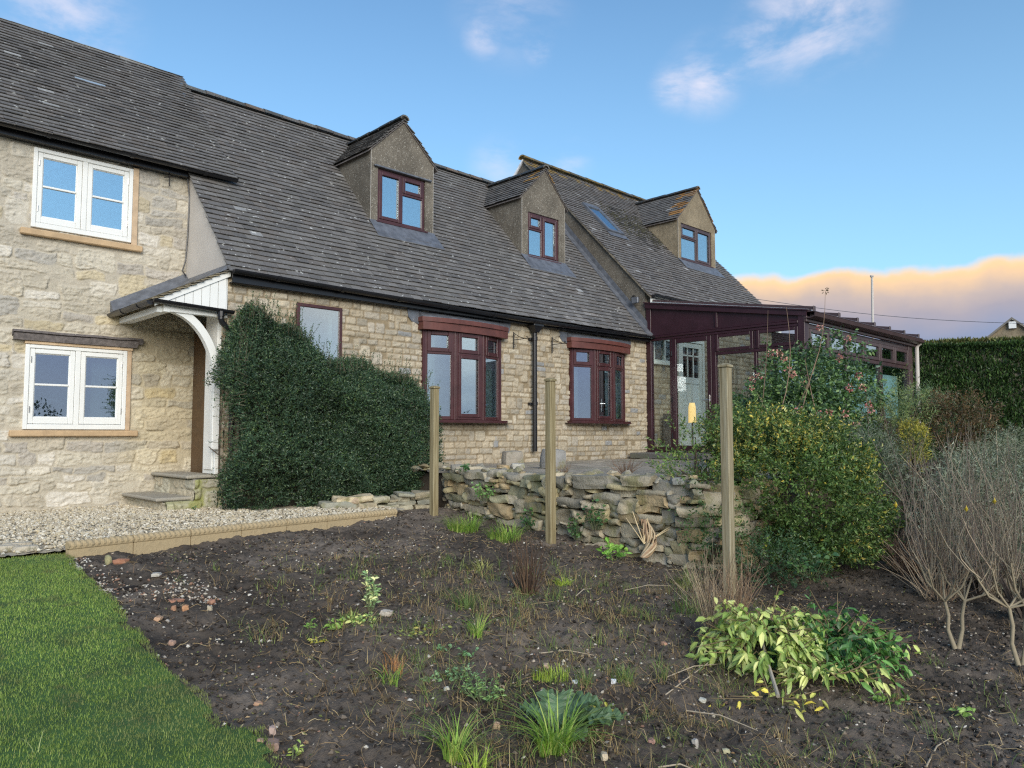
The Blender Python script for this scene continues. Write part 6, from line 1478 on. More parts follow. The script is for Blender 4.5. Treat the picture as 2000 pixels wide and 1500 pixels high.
def twiggy(name, label, cat, base, hgt, spread, n, col, seed, r0=.005, r1=.0012, group=None, curve=.25, start=.06, upb=1.0, cols=None, seg=6, zf=None):
    rs = np.random.RandomState(seed); base = np.array(base); a = rs.uniform(0, 6.28, n); s = spread * rs.rand(n) ** .6
    h_ = hgt * rs.uniform(.55, 1.05, n) * (1 - .25 * (s / spread) ** 2); st_ = np.stack([np.cos(a), np.sin(a), a * 0], 1) * (rs.rand(n) * start * spread * 6)[:, None]
    end = np.stack([np.cos(a) * s, np.sin(a) * s, h_], 1); t = np.linspace(0, 1, seg)[None, :, None]
    wob_ = rs.normal(size=(n, 1, 3)) * .05 * hgt * np.sin(t * 3.1)
    path = base + st_[:, None] * (1 - t * .3) + end[:, None] * np.concatenate([t ** (1 + curve), t ** (1 + curve), t], 2) + wob_
    rad = np.linspace(r0, r1, seg)[None] * rs.uniform(.7, 1.3, (n, 1))
    cl = palpick(rs, cols or [col], n, .25)
    r_ = plant_root(name, *base, label, cat, group); many_tubes('stems', path, rad, cl, M['twig'], r_); return r_, path
# feathery grey-green spurges right of it
for k, (px_, py_, r_, rad, pal, lab) in enumerate([
    (1742, 830, 11.0, (.42, .4, .62), [(.14, .20, .10), (.20, .26, .14), (.09, .15, .08)], 'pale yellowish-green feathery spurge right of the pink-flowered shrub'),
    (1800, 820, 11.8, (.46, .4, .50), [(.13, .21, .15), (.18, .26, .18), (.08, .14, .10)], 'grey-green feathery spurge in front of the white downpipe'),
    (1690, 900, 9.6, (.45, .4, .50), [(.10, .13, .12), (.14, .17, .16), (.06, .09, .08)], 'silvery low bush between the flowering shrub and the yellow conifer')]):
    p = at(px_, py_, r_)
    bush('spurge', lab, 'shrub', (p[0], p[1], p[2] - .1), rad, 900, 12, .16, .045, pal, seed=50 + k, shell=.7, lump=.35, up=.9, wid=.16, base=(p[0], p[1], p[2] - .9), stems=10)
p = at(1783, 865, 10.6)
bush('golden_conifer', 'little upright golden-yellow conifer', 'shrub', (p[0], p[1], p[2] - .05), (.17, .17, .31), 900, 6, .05, .022, [(.26, .25, .05), (.32, .30, .06), (.19, .21, .05)], seed=60, shell=.4, lump=.15, up=1.2, sq=.8, base=(p[0], p[1], p[2] - .5), stems=5)
# silver and brown masses filling the right
for k, (px_, py_, r_, rad, pal, lab, nt_, ls, wd) in enumerate([
    (1950, 960, 8.8, (.62, .6, .36), [(.15, .18, .165), (.11, .13, .12), (.20, .225, .21), (.08, .085, .07)], 'wide silver-blue artemisia bush at the right edge', 2600, .034, .2),
    (1990, 905, 11.0, (.7, .6, .34), [(.13, .17, .15), (.18, .22, .20), (.09, .12, .10)], 'taller grey-green bush before the hedge at the right edge', 1800, .04, .25),
    (1860, 830, 11.5, (.55, .5, .36), [(.08, .055, .035), (.12, .08, .05), (.06, .07, .04)], 'dull brown faded bush between the spurge and the silver bushes', 1100, .04, .3),
    (1905, 1010, 7.9, (.55, .5, .50), [(.15, .19, .18), (.20, .25, .24), (.09, .11, .09)], 'silvery leafy plant glimpsed behind the bare shrub', 1300, .04, .25),
    (1745, 1000, 8.7, (.34, .4, .30), [(.10, .14, .11), (.15, .19, .16), (.07, .05, .05)], 'grey-green bushy plant right of the variegated shrub', 800, .035, .25),
    (1990, 1040, 7.2, (.5, .5, .42), [(.13, .16, .15), (.18, .21, .2), (.09, .08, .07)], 'silvery tangle low at the right edge behind bare stems', 1200, .034, .22)]):
    p = at(px_, py_, r_)
    bush('silver_shrub' if 'silver' in lab or 'grey' in lab else 'faded_bush', lab, 'shrub', tuple(p), rad, nt_, 10, .14, ls, pal, seed=70 + k, shell=.75, lump=.45, up=.7, wid=wd, base=(p[0], p[1], float(G(p[0], p[1]))), stems=26, stemc=(.14, .11, .09))
TW = [(.36, .29, .20), (.30, .23, .16), (.44, .37, .26), (.24, .18, .14)]
for k, (px_, py_, r_, h_, sp_, n_, cols, lab) in enumerate([
    (1775, 1080, 8.2, 1.05, .42, 520, [(.26, .19, .17), (.33, .26, .22), (.20, .13, .13)], 'dense mauve-brown dry stems right of the variegated shrub'),
    (1850, 1000, 9.8, 1.15, .5, 420, TW, 'dry russet-topped stems behind the bare shrubs'),
    (1960, 1090, 8.0, 1.1, .6, 520, [(.28, .25, .23), (.36, .33, .30), (.2, .17, .16)], 'thin greyish stems massed at the right edge'),
    (1830, 1060, 7.4, .85, .45, 360, [(.26, .20, .18), (.30, .26, .24)], 'wispy brown stems directly behind the forked bare shrub'),
    (1990, 960, 9.6, 1.3, .7, 420, [(.25, .23, .22), (.33, .31, .3)], 'tall grey wispy stems near the hedge at the right edge')]):
    p = at(px_, py_, r_); zb = float(G(p[0], p[1]))
    twiggy('dry_plant', lab, 'plant', (p[0], p[1], zb), (p[2] - zb + h_ * .30 if p[2] > zb else h_) * .85, sp_, int(n_ * .26), None, 90 + k, cols=cols, r0=.0035, r1=.0012)
# forked bare shrubs
def bare(bx, by, lab, hgt, spread, seed, stemsn=2, twn=26, fork=.34):
    rs = np.random.RandomState(seed); z0 = float(G(bx, by)) - .03; r_ = plant_root('bare_shrub', bx, by, z0, lab, 'shrub', None)
    mb = MB(); ends = []; C_ = (.34, .285, .19)
    right = np.array((Rv[0], Rv[1], 0)); fwd = np.array((math.cos(AZ), math.sin(AZ), 0))
    for s in range(stemsn):
        off = (s - (stemsn - 1) / 2); b0 = np.array((bx, by, z0)) + right * off * .025
        f = b0 + right * off * .10 + fwd * rs.normal() * .02 + np.array((0, 0, fork * rs.uniform(.85, 1.15)))
        mb.tube([tuple(b0), tuple(b0 + (f - b0) * .4 + right * off * .03 + fwd * .008), tuple(b0 + (f - b0) * .7 - right * off * .01), tuple(f)], [.017, .013, .012, .011], 7, C_, False)
        for k in range(6):
            a = rs.uniform(0, 6.28); sp_ = rs.uniform(.12, .30) * (spread / .45)
            g_ = f + right * (math.cos(a) * sp_ + off * .06) + fwd * math.sin(a) * sp_ * .8 + np.array((0, 0, rs.uniform(.12, .32)))
            m = (f + g_) / 2 + right * math.cos(a) * .03 - np.array((0, 0, .02))
            mb.tube([tuple(f), tuple(m), tuple(g_)], [.008, .0065, .005], 6, C_, False); ends.append((g_, (g_ - f) / np.linalg.norm(g_ - f)))
    mb.build('trunk', M['twig'], r_, True)
    path = []; rad = []; cl = []
    for g_, d in ends:
        for k in range(twn):
            L_ = hgt * rs.uniform(.35, 1.0); dirn = d * .35 + rs.normal(size=3) * .20 + np.array((0, 0, .9)); dirn /= np.linalg.norm(dirn)
            s0 = g_ - d * rs.rand() * .12; k_ = rs.normal(size=3) * .06; k_[2] = 0
            path.append([s0 + (dirn * t + np.array((0, 0, .18 * t * t))) * L_ + k_ * math.sin(t * 3.5) for t in np.linspace(0, 1, 7)]); rad.append(np.linspace(.0034, .0009, 7) * rs.uniform(.7, 1.25)); cl.append(np.array(TW[rs.randint(4)]) * rs.uniform(.7, 1.35))
            if rs.rand() < .45:
                t0 = rs.uniform(.3, .7); q0 = s0 + dirn * L_ * t0; dd = dirn + rs.normal(size=3) * .35; dd /= np.linalg.norm(dd)
                path.append([q0 + dd * L_ * .35 * t for t in np.linspace(0, 1, 7)]); rad.append(np.linspace(.0022, .0009, 7)); cl.append(np.array(TW[rs.randint(4)]))
    many_tubes('twigs', path, rad, cl, M['twig'], r_)
    return r_
g = onground(1868, 1258); bare(g[0], g[1], 'leafless shrub on two forking pale stems, many upright twigs, left of the pair', .86, .42, 5, 2, 12)
g = onground(1992, 1296); bare(g[0] + .02, g[1], 'leafless shrub of bare pale stems at the very right edge', .86, .42, 6, 2, 11)
rs = np.random.RandomState(8)
for (px_, py_, r_, lab) in ((1750, 992, 5.6, 'single yellow leaf caught in dry stems right of the variegated shrub'), (1943, 985, 5.6, 'single bright yellow leaf on the bare twigs near the right edge'), (1888, 1000, 5.6, 'greenish-yellow leaf hanging in the forked bare shrub')):
    p = at(px_, py_, r_); tag(leaves('leaf', np.array([p, p]), np.array([(.2, 0, 1), (-.5, 0, .8)]), [.045, .04], np.array([(.55, .42, .05)] * 2), M['leaf'], None, .6), lab, 'leaf')

# ---- blades
def blades(name, B, az, ln, lean, col, wid, mat, parent=None, seg=4, curl=1.6):
    n = len(B); t = np.linspace(0, 1, seg + 1); dirx, diry = np.cos(az), np.sin(az)
    h_ = ln[:, None] * (t[None] - .5 * lean[:, None] * t[None] ** curl * t[None] * .9); o = ln[:, None] * lean[:, None] * t[None] ** curl
    cx = B[:, 0:1] + dirx[:, None] * o; cy = B[:, 1:2] + diry[:, None] * o; cz = B[:, 2:3] + h_
    w_ = wid[:, None] * (1 - t[None] ** 2.2 * .92) * .5
    Lf = np.stack([cx - diry[:, None] * w_, cy + dirx[:, None] * w_, cz], -1); Rt = np.stack([cx + diry[:, None] * w_, cy - dirx[:, None] * w_, cz], -1)
    V = np.stack([Lf, Rt], 2).reshape(n, -1, 3); m_ = (seg + 1) * 2
    I = np.arange(n)[:, None, None] * m_ + (np.arange(seg) * 2)[None, :, None] + np.array([0, 1, 3, 2])[None, None]
    return mesh_np(name, V.reshape(-1, 3), I.reshape(-1, 4), mat, parent, np.repeat(col, m_, 0), False)
rs = np.random.RandomState(12)
# lawn
n = 110000; y = rs.uniform(2.2, 6.68, n); x = edge_x(y) + .03 - (1.35 * rs.rand(n) ** 1.0); k = y < 6.62; x, y = x[k], y[k]
x2 = rs.uniform(-3, .3, 12000); y2 = rs.uniform(1, 6.6, 12000); x = np.concatenate([x, x2]); y = np.concatenate([y, y2]); n = len(x)
B = np.stack([x, y, G(x, y) + .01 + (fbm(x * 1.5, y * 1.5, 5) - .5) * .03], 1)
pn = fbm(x * 1.6, y * 1.6, 66, 4); dn = fbm(x * 5, y * 5, 68, 3)
c = palpick(rs, [(.20, .30, .085), (.25, .35, .10), (.16, .245, .08), (.32, .35, .16)], n, .22, [.4, .3, .22, .08]) * (.62 + .75 * pn)[:, None]
yel = np.clip((fbm(x * 2.5 + 7, y * 2.5, 80, 3) - .55) * 4, 0, 1)[:, None] * .75; c = c * (1 - yel) + np.array((.34, .34, .13)) * yel
brn = np.clip((fbm(x * 7 + 2, y * 7, 83, 3) - .64) * 8, 0, 1)[:, None] * .6; c = c * (1 - brn) + np.array((.20, .17, .09)) * brn
ew = np.clip(1 - (edge_x(y) - x) / .12, 0, 1); c = c * (1 - ew[:, None] * .25) + np.array((.12, .14, .05)) * ew[:, None] * .25
tag(blades('grass', B, rs.uniform(0, 6.28, n), rs.uniform(.010, .025, n) * (.7 + .6 * dn), rs.uniform(.2, 1.0, n), c, rs.uniform(.0012, .0025, n), M['grass'], seg=2), 'short green lawn grass in the left foreground', 'grass', kind='stuff')

def tuft(px, py, n, ln, lab, pal, wid=.0045, spread=.05, lean=(.2, 1.1), name='grass_tuft', cat='grass tuft', base=None, seed=None, sx=1.0, group='weeds and grass tufts in the bed'):
    rs = np.random.RandomState(seed or int(px + py)); g = onground(px, py) if base is None else base
    a = rs.uniform(0, 6.28, n); r_ = spread * rs.rand(n) ** .5
    x = g[0] + np.cos(a) * r_ * sx * Rv[0] + np.sin(a) * r_ * math.cos(AZ); y = g[1] + np.cos(a) * r_ * sx * Rv[1] + np.sin(a) * r_ * math.sin(AZ)
    z = g[2] if base is not None else soilz(x, y)
    B = np.stack([x, y, z + x * 0], 1)
    o = blades(name, B, a + rs.normal(size=n) * .5, ln * rs.uniform(.45, 1.15, n), rs.uniform(*lean, n), palpick(rs, pal, n, .2), wid * rs.uniform(.6, 1.3, n), M['grass'], seg=5)
    return tag(o, lab, cat, group)
GB = [(.15, .27, .06), (.20, .34, .08), (.11, .20, .05), (.28, .36, .12)]; GD = [(.09, .17, .06), (.13, .22, .08), (.07, .12, .05), (.22, .22, .12)]; GY = [(.28, .40, .08), (.36, .46, .10), (.20, .30, .06)]
DRY = [(.34, .26, .16), (.42, .34, .22), (.26, .18, .11)]
for t_ in [
    (905, 1030, 330, .26, 'bright green grass clump against the foot of the dry stone wall, left part', GB, .0045, .16, (.3, 1.3)),
    (985, 1048, 260, .22, 'bright green grass at the foot of the dry stone wall, left of the middle post', GB, .0045, .16, (.3, 1.3)),
    (1100, 1140, 90, .10, 'yellow-green tuft of cut grass right of the dead black stems', GY, .005, .06, (.5, 1.4)),
    (908, 1180, 110, .19, 'thin greyish-green wispy tuft in the middle of the bed', GD, .003, .08, (.2, 1.1)),
    (930, 1240, 34, .19, 'small tuft of broad arching green blades in the bed centre', GB, .007, .03, (.4, 1.2)),
    (1076, 1305, 190, .075, 'low bright yellow-green mown-looking strip of grass', GY, .0035, .10, (.1, .7)),
    (1140, 1318, 90, .10, 'small blue-green tuft right of the low bright strip', GD, .003, .05, (.2, 1.0)),
    (1215, 1312, 100, .11, 'fine green tuft with a white stone, right of centre', GD, .003, .06, (.2, 1.1)),
    (1290, 1310, 36, .12, 'sparse dark green tuft left of the cut branches', GD, .004, .04, (.1, .8)),
    (1080, 1462, 130, .30, 'large tuft of long arching green blades beside the big jagged leaves', GB, .0075, .06, (.3, 1.25)),
    (885, 1475, 70, .24, 'arching green blade tuft near the bottom, left of the big leaves', GB, .006, .04, (.3, 1.2)),
    (925, 1499, 60, .12, 'short yellow-green tuft at the bottom edge', GY, .005, .05, (.2, 1.0)),
    (935, 1100, 60, .14, 'pale flattened straw-green grass below the wall', [(.26, .30, .12), (.36, .36, .18)], .004, .10, (.8, 1.6)),
    (1345, 1140, 120, .20, 'pale green tuft left of the nearest post', GD + [(.2, .26, .14)], .004, .10, (.2, 1.0)),
    (1340, 1190, 90, .16, 'straggling green grass among the dry stems left of the nearest post', GD, .004, .10, (.3, 1.2)),
    (768, 1300, 46, .14, 'reddish-brown dead grass tuft in the left-centre of the bed', [(.30, .15, .08), (.36, .22, .12)], .003, .05, (.2, .9)),
    (760, 1320, 30, .14, 'green blades growing under the reddish dead tuft', GB, .005, .04, (.5, 1.3)),
    (978, 1012, 80, .20, 'straw-coloured dead stalks against the dry stone wall', DRY, .004, .05, (.2, 1.0)),
    (70, 1480, 5, .14, 'long pale grass blades poking out of the lawn at bottom left', [(.30, .36, .2)], .004, .02, (.5, 1.0)),
    (1605, 1245, 60, .12, 'thin brown grass by the cut branches', DRY, .003, .08, (.4, 1.3)),
    (650, 1080, 40, .08, 'dark wisps of dried grass on bare soil, left half', DRY, .003, .08, (.6, 1.5)),
    (1000, 1215, 60, .10, 'flattened straw lying right of the broad-bladed tuft', DRY, .003, .15, (1.0, 1.8)),
    (685, 1200, 60, .10, 'soft green weed blades left of the variegated sprig', [(.2, .3, .1), (.3, .34, .14)], .005, .06, (.4, 1.2))]:
    tuft(*t_)
# ---- leafy weeds
def weed(px, py, lab, n, size, h_, spread, pal, name='weed', cat='weed', wid=.5, per=4, seed=None, base=None, droopy=.3, mat='leaf', vert=.6):
    rs = np.random.RandomState(seed or int(px * 3 + py)); g = onground(px, py) if base is None else base
    z0 = float(soilz(np.array(g[0]), np.array(g[1]))) if base is None else g[2]
    n1 = max(2, n // per); a = rs.uniform(0, 6.28, n1); s = spread * rs.rand(n1) ** .5; hh = h_ * rs.uniform(.3, 1, n1)
    tip = np.stack([g[0] + np.cos(a) * s, g[1] + np.sin(a) * s, z0 + hh], 1); b0 = np.array((g[0], g[1], z0)) + (tip - np.array((g[0], g[1], z0))) * np.array((.35, .35, 0))
    t = np.linspace(.35, 1, per)[None, :, None]; B = (b0[:, None] + (tip - b0)[:, None] * t).reshape(-1, 3)
    D = rs.normal(size=(len(B), 3)); D[:, 2] = np.abs(D[:, 2]) * vert; D += np.repeat(tip - b0, per, 0) / (h_ + spread)
    r_ = root(name, (g[0], g[1], z0), lab, cat, 'weeds and grass tufts in the bed')
    leaves('foliage', B, D, rs.uniform(.6, 1.3, len(B)) * size, palpick(rs, pal, len(B), .2), M[mat], r_, wid, .35, seed=3, oval=True, droop=droopy)
    many_tubes('stems', [[tuple(b), tuple((b + e) / 2), tuple(e)] for b, e in zip(b0, tip)], [[.003, .002, .001]] * n1, [(.14, .16, .08)] * n1, M['twig'], r_)
    return r_
WG = [(.10, .20, .06), (.15, .26, .08), (.07, .14, .05)]
weed(725, 1178, 'upright sprig of cream-edged variegated leaves in the left of the bed', 150, .042, .26, .05, [(.45, .50, .32), (.16, .28, .16), (.24, .36, .22)], 'variegated_sprig', 'plant', wid=.4, per=5)
weed(705, 1212, 'sprawling pale-leaved base of the variegated sprig', 70, .038, .07, .12, [(.40, .45, .2), (.16, .26, .10)], wid=.45)
weed(1200, 1085, 'fresh green broad-leaved seedling at the foot of the dry stone wall', 46, .085, .14, .13, [(.13, .28, .07), (.18, .34, .09), (.09, .20, .05)], wid=.5, mat='leafg')
weed(905, 1310, 'little blue-green leafy weed above the ferny one', 60, .03, .08, .10, [(.10, .20, .13), (.15, .26, .17)], wid=.5)
weed(945, 1350, 'ferny grey-green weed left of the low bright grass', 240, .03, .13, .12, [(.11, .20, .09), (.15, .26, .11), (.08, .16, .08)], wid=.3, per=8)
weed(868, 1265, 'tiny blue-green seedling left of centre', 24, .03, .05, .06, [(.12, .24, .15)], wid=.6)
weed(915, 1270, 'small flat blue-green weed beside the tiny seedling', 24, .03, .04, .07, [(.12, .24, .15)], wid=.6)
weed(845, 1312, 'little pale green weed flat on soil', 20, .03, .04, .06, [(.14, .25, .15)], wid=.6)
weed(570, 1462, 'small yellow-green seedling near the lawn edge', 26, .035, .06, .06, [(.28, .34, .12), (.18, .28, .08)], wid=.4)
weed(600, 1210, 'small fresh green weed alone in the soil', 22, .035, .04, .06, WG, wid=.4)
weed(625, 1240, 'yellowish rosette weed below the lone green one', 30, .03, .03, .06, [(.30, .28, .06), (.22, .26, .06)], wid=.4)
weed(1893, 1388, 'small fresh seedling with pale leaves in the right-hand soil', 16, .05, .06, .07, [(.22, .34, .12), (.16, .28, .09)], wid=.45)
weed(1725, 1345, 'green weed leaves under the right side of the cut branches', 34, .04, .05, .10, WG, wid=.5)
weed(1155, 1375, 'low mixed weeds between bright grass and big leaves', 60, .03, .05, .14, [(.14, .22, .10), (.24, .26, .06)], wid=.5)
weed(820, 1235, 'scattered olive weeds in the left centre', 70, .03, .06, .18, [(.18, .22, .08), (.12, .18, .07), (.26, .26, .08)], wid=.5)
weed(665, 1215, 'lobed light green weed left of the sprig base', 44, .035, .06, .09, [(.20, .32, .09), (.14, .25, .07)], wid=.55)
weed(1500, 1120, 'bluish-green sprouts below the variegated shrub', 60, .04, .12, .14, [(.08, .17, .10), (.12, .22, .12)], wid=.4)
weed(405, 1012, 'tiny dark weed in the gravel by the steps', 24, .03, .04, .05, [(.04, .10, .04)], wid=.5, base=(3.45, 8.6, .65))
IV = [(.025, .07, .035), (.04, .10, .05), (.06, .13, .05)]
for (px_, py_, n, sp_, h_, lab) in [(945, 955, 90, .13, .20, 'bright green leaves growing out of the dry stone wall near the furthest post'), (1030, 1010, 70, .10, .22, 'dark ivy on the dry stone wall left of the middle post'), (1128, 1030, 80, .11, .24, 'dark ivy trailing on the dry stone wall right of the middle post'), (1165, 1010, 90, .12, .3, 'dark ivy patch low on the dry stone wall'), (905, 900, 30, .08, .10, 'small green sprig on top of the wall near the furthest post'),
        (1580, 1095, 100, .2, .2, 'dark leafy weeds in front of the variegated shrub')]:
    d = rayd(px_, py_ + 12); r_ = 5.78 / d[0] if px_ < 1400 else 6.6
    p = (d[0] * r_, d[1] * r_, 1.5 + d[2] * r_ - .06)
    weed(px_, py_, lab, n, .045, h_, sp_, IV if 'bright' not in lab else [(.09, .19, .08), (.13, .25, .1)], 'ivy' if 'ivy' in lab else 'wall_plant', 'ivy' if 'ivy' in lab else 'plant', wid=.75, base=p, mat='leafg')
# artichoke-like leaves
def jagged(px, py, lab):
    g = onground(px, py); z0 = float(soilz(np.array(g[0]), np.array(g[1]))); r_ = root('cardoon', (g[0], g[1], z0), lab, 'plant'); rs = np.random.RandomState(4)
    right = np.array((Rv[0], Rv[1], 0)); fwd = np.array((math.cos(AZ), math.sin(AZ), 0))
    for k, (a, L_, rise) in enumerate([(-.15, .30, .07), (.25, .34, .03), (-.5, .27, .08), (.75, .24, .09), (2.8, .16, .08), (1.5, .17, .11), (-1.1, .22, .03), (.05, .2, .12)]):
        d = right * math.cos(a) + fwd * math.sin(a); s = np.cross(d, (0, 0, 1)); n = 46; V = []; C = []
        for i in range(n + 1):
            t = i / n; wd_ = .085 * math.sin(math.pi * min(1, t * .93 + .07)) ** .8 * (.62 + .38 * abs(math.sin(t * 30))) * (1 + .25 * rs.rand()); c0 = np.array((g[0], g[1], z0)) + d * L_ * t + np.array((0, 0, rise * math.sin(t * 2.2) + .02))
            wv = .014 * math.sin(t * 40 + k)
            V += [c0 + s * wd_ + np.array((0, 0, .02 + wv)) + d * .02, c0 + s * wd_ * .5 + np.array((0, 0, .012 - wv * .5)), c0, c0 - s * wd_ * .5 + np.array((0, 0, .012 + wv * .5)), c0 - s * wd_ + np.array((0, 0, .02 - wv)) + d * .02]
            cb = np.array((.11, .18, .085)) * rs.uniform(.8, 1.2); C += [cb, cb, cb * 1.5, cb, cb]
        q = [(i * 5 + j, i * 5 + j + 1, i * 5 + j + 6, i * 5 + j + 5) for i in range(n) for j in range(4)]
        mesh_np('leaf', V, q, M['leaf'], r_, np.array(C))
jagged(1085, 1405, 'grey-green plant with big jagged artichoke-like leaves near the bottom')
# dead dark stems, root stump, debris round the near post
rs = np.random.RandomState(44)
def deadstems(px, py, n, h_, sp_, cols, lab, r0=.003, name='dead_stems', cv=.1, base=None):
    g = onground(px, py) if base is None else base; z0 = float(soilz(np.array(g[0]), np.array(g[1]))) if base is None else g[2]
    twiggy(name, lab, 'dead stems', (g[0], g[1], z0), h_, sp_, n, None, int(px), cols=cols, r0=r0, r1=.001, curve=cv, group='clumps of dead stems')
deadstems(1030, 1150, 110, .46, .15, [(.07, .045, .04), (.12, .08, .06), (.05, .035, .03)], 'clump of thin blackish-brown dead stems standing in the bed')
deadstems(1400, 1235, 70, .62, .22, [(.20, .15, .12), (.30, .25, .21), (.12, .09, .08)], 'tall wiry grey-brown dead stems in front of the nearest post', .0022, cv=.0)
deadstems(1440, 1190, 60, .5, .2, [(.28, .20, .16), (.22, .16, .13)], 'russet dead stems around the foot of the nearest post', .0025)
deadstems(1375, 1180, 50, .45, .25, [(.30, .27, .24), (.2, .17, .15)], 'pale wiry dead stems left of the nearest post', .002, cv=.3)
deadstems(1245, 905, 60, .2, .2, [(.12, .08, .07), (.18, .13, .11)], 'dark dried seed heads on top of the dry stone wall', .003, base=(6.6, 5.0, 1.06))
deadstems(1165, 905, 30, .14, .12, [(.16, .12, .10)], 'few brown dried stems at the wall top behind the middle post', .003, base=(6.5, 5.8, 1.06))
deadstems(1330, 925, 40, .14, .2, [(.30, .28, .24), (.16, .15, .10)], 'grey dried stems at the right end of the wall top', .0025, base=(6.5, 4.3, 1.06))
g = onground(1258, 1088); st_ = root('root_stump', (g[0], g[1], g[2]), 'twisted pale shredded root stump standing against the dry stone wall', 'stump')
pth = []; rd_ = []
for k in range(16):
    a = k / 16 * 6.28; pts_ = []
    for t in np.linspace(0, 1, 9):
        tw = a + t * 3.5; rr = .028 + .018 * math.sin(t * 3.1) ; pts_.append((g[0] + Rv[0] * (.05 * math.sin(t * 4) + .04 * t) + math.cos(tw) * rr, g[1] + Rv[1] * (.05 * math.sin(t * 4) + .04 * t) + math.sin(tw) * rr, g[2] + t * .34 * (1 if k % 3 else .75)))
    pth.append(pts_); rd_.append(np.linspace(.014, .006, 9))
many_tubes('twisted_wood', pth, rd_, palpick(rs, [(.36, .29, .24), (.26, .19, .16), (.44, .38, .33)], 16), M['twig'], st_, 5)
pth = []; rd_ = []
for k in range(7):
    a = rs.uniform(-1, 1); L_ = rs.uniform(.12, .3); pth.append([(g[0] + Rv[0] * (a * .25 * t), g[1] + Rv[1] * (a * .25 * t) - .05 * t, g[2] + .12 + L_ * t) for t in np.linspace(0, 1, 9)]); rd_.append(np.linspace(.006, .003, 9))
many_tubes('shoots', pth, rd_, palpick(rs, [(.5, .44, .36)], 7), M['twig'], st_, 5)
# litter of straw and twigs: one uncountable spread
n = 9500; r_ = 2.2 + 6.0 * rs.rand(n); u_ = rs.uniform(-.55, .68, n); dens = np.clip(1.1 - np.abs(u_ - .18) * 1.3, .12, 1) ; a = AZ - np.arctan(u_)
x, y = r_ * np.cos(a), r_ * np.sin(a); dn = fbm(x * 1.5, y * 1.5, 91, 3); k = insoil(x, y) & (rs.rand(n) < dens * np.clip((dn - .3) * 4, .1, 1)) & (x < 7) & (y > .4); x, y = x[k], y[k]; n = len(x)
az_ = rs.uniform(0, 6.28, n); L_ = rs.uniform(.015, .10, n) * (1 + (rs.rand(n) < .10) * 1.6); t = np.linspace(-.5, .5, 5)
cv_ = rs.normal(size=n) * .25
px_ = x[:, None] + np.cos(az_)[:, None] * t * L_[:, None] - np.sin(az_)[:, None] * (t ** 2 * cv_[:, None] * L_[:, None] * 2); py_ = y[:, None] + np.sin(az_)[:, None] * t * L_[:, None] + np.cos(az_)[:, None] * (t ** 2 * cv_[:, None] * L_[:, None] * 2)
pz_ = soilz(px_, py_) + .006 + np.abs(rs.normal(size=(n, 1))) * .012 + rs.normal(size=(n, 1)) * t * .04; pz_ = np.maximum(pz_, soilz(px_, py_) + .001)
tag(many_tubes('plant_litter', np.stack([px_, py_, pz_], -1), rs.uniform(.0006, .0017, n)[:, None] * np.array([.7, 1, 1, .9, .4])[None], palpick(rs, [(.26, .20, .13), (.20, .15, .10), (.15, .10, .07), (.32, .27, .19), (.09, .07, .05)], n, .25), M['twig']), 'dry straw, roots and twigs littering the dug soil', 'plant litter', kind='stuff')
n = 9000; r_ = 2.0 + 5.6 * rs.rand(n); u_ = rs.uniform(-.45, .68, n); a = AZ - np.arctan(u_); x, y = r_ * np.cos(a), r_ * np.sin(a); k = insoil(x, y) & (fbm(x * 1.3 + 5, y * 1.3, 95, 3) > .43) & (y > .4) & (x < 7.5); x, y = x[k], y[k]; n = len(x)
B = np.stack([x, y, soilz(x, y) + .006], 1); D = rs.normal(size=(n, 3)); D[:, 2] = np.abs(D[:, 2]) * .35
tag(leaves('leaf_litter', B, D, rs.uniform(.007, .026, n), palpick(rs, [(.16, .11, .07), (.24, .18, .12), (.10, .11, .05), (.12, .16, .06), (.36, .32, .24), (.10, .075, .055)], n, .3), M['leaf'], None, .5), 'small fallen leaves and seedlings strewn over the soil', 'leaf litter', kind='stuff')
for k, (a_, b_, lab) in enumerate([((1055, 1258), (1160, 1270), 'straight pale straw lying across the centre of the bed'), ((1300, 1308), (1410, 1292), 'long pale straw pointing at the cut branches'), ((1300, 1345), (1455, 1250), 'thin forked grey twig left of the cut branches'), ((1340, 1370), (1480, 1420), 'long pale twig below the cut branches'),
        ((1808, 1472), (1855, 1425), 'bleached twig lying in the bottom right corner'), ((1285, 1483), (1375, 1499), 'pale straw at the bottom edge'), ((1125, 1165), (1155, 1150), 'short cut stick on the soil right of the yellow-green tuft'), ((1220, 1150), (1310, 1138), 'long straw lying left of the nearest post')]):
    p, q_ = onground(*a_), onground(*b_); p = np.array((p[0], p[1], soilz(np.array(p[0]), np.array(p[1])) + .01)); q_ = np.array((q_[0], q_[1], soilz(np.array(q_[0]), np.array(q_[1])) + .015))
    mb = MB(); mid_ = (p + q_) / 2 + np.array((.01, .01, .02)); mb.tube([tuple(p), tuple(mid_), tuple(q_)], [.0042, .0036, .002], 5, (.46, .38, .27)); tag(mb.build('twig', M['twig']), lab, 'twig', 'single straws and twigs')
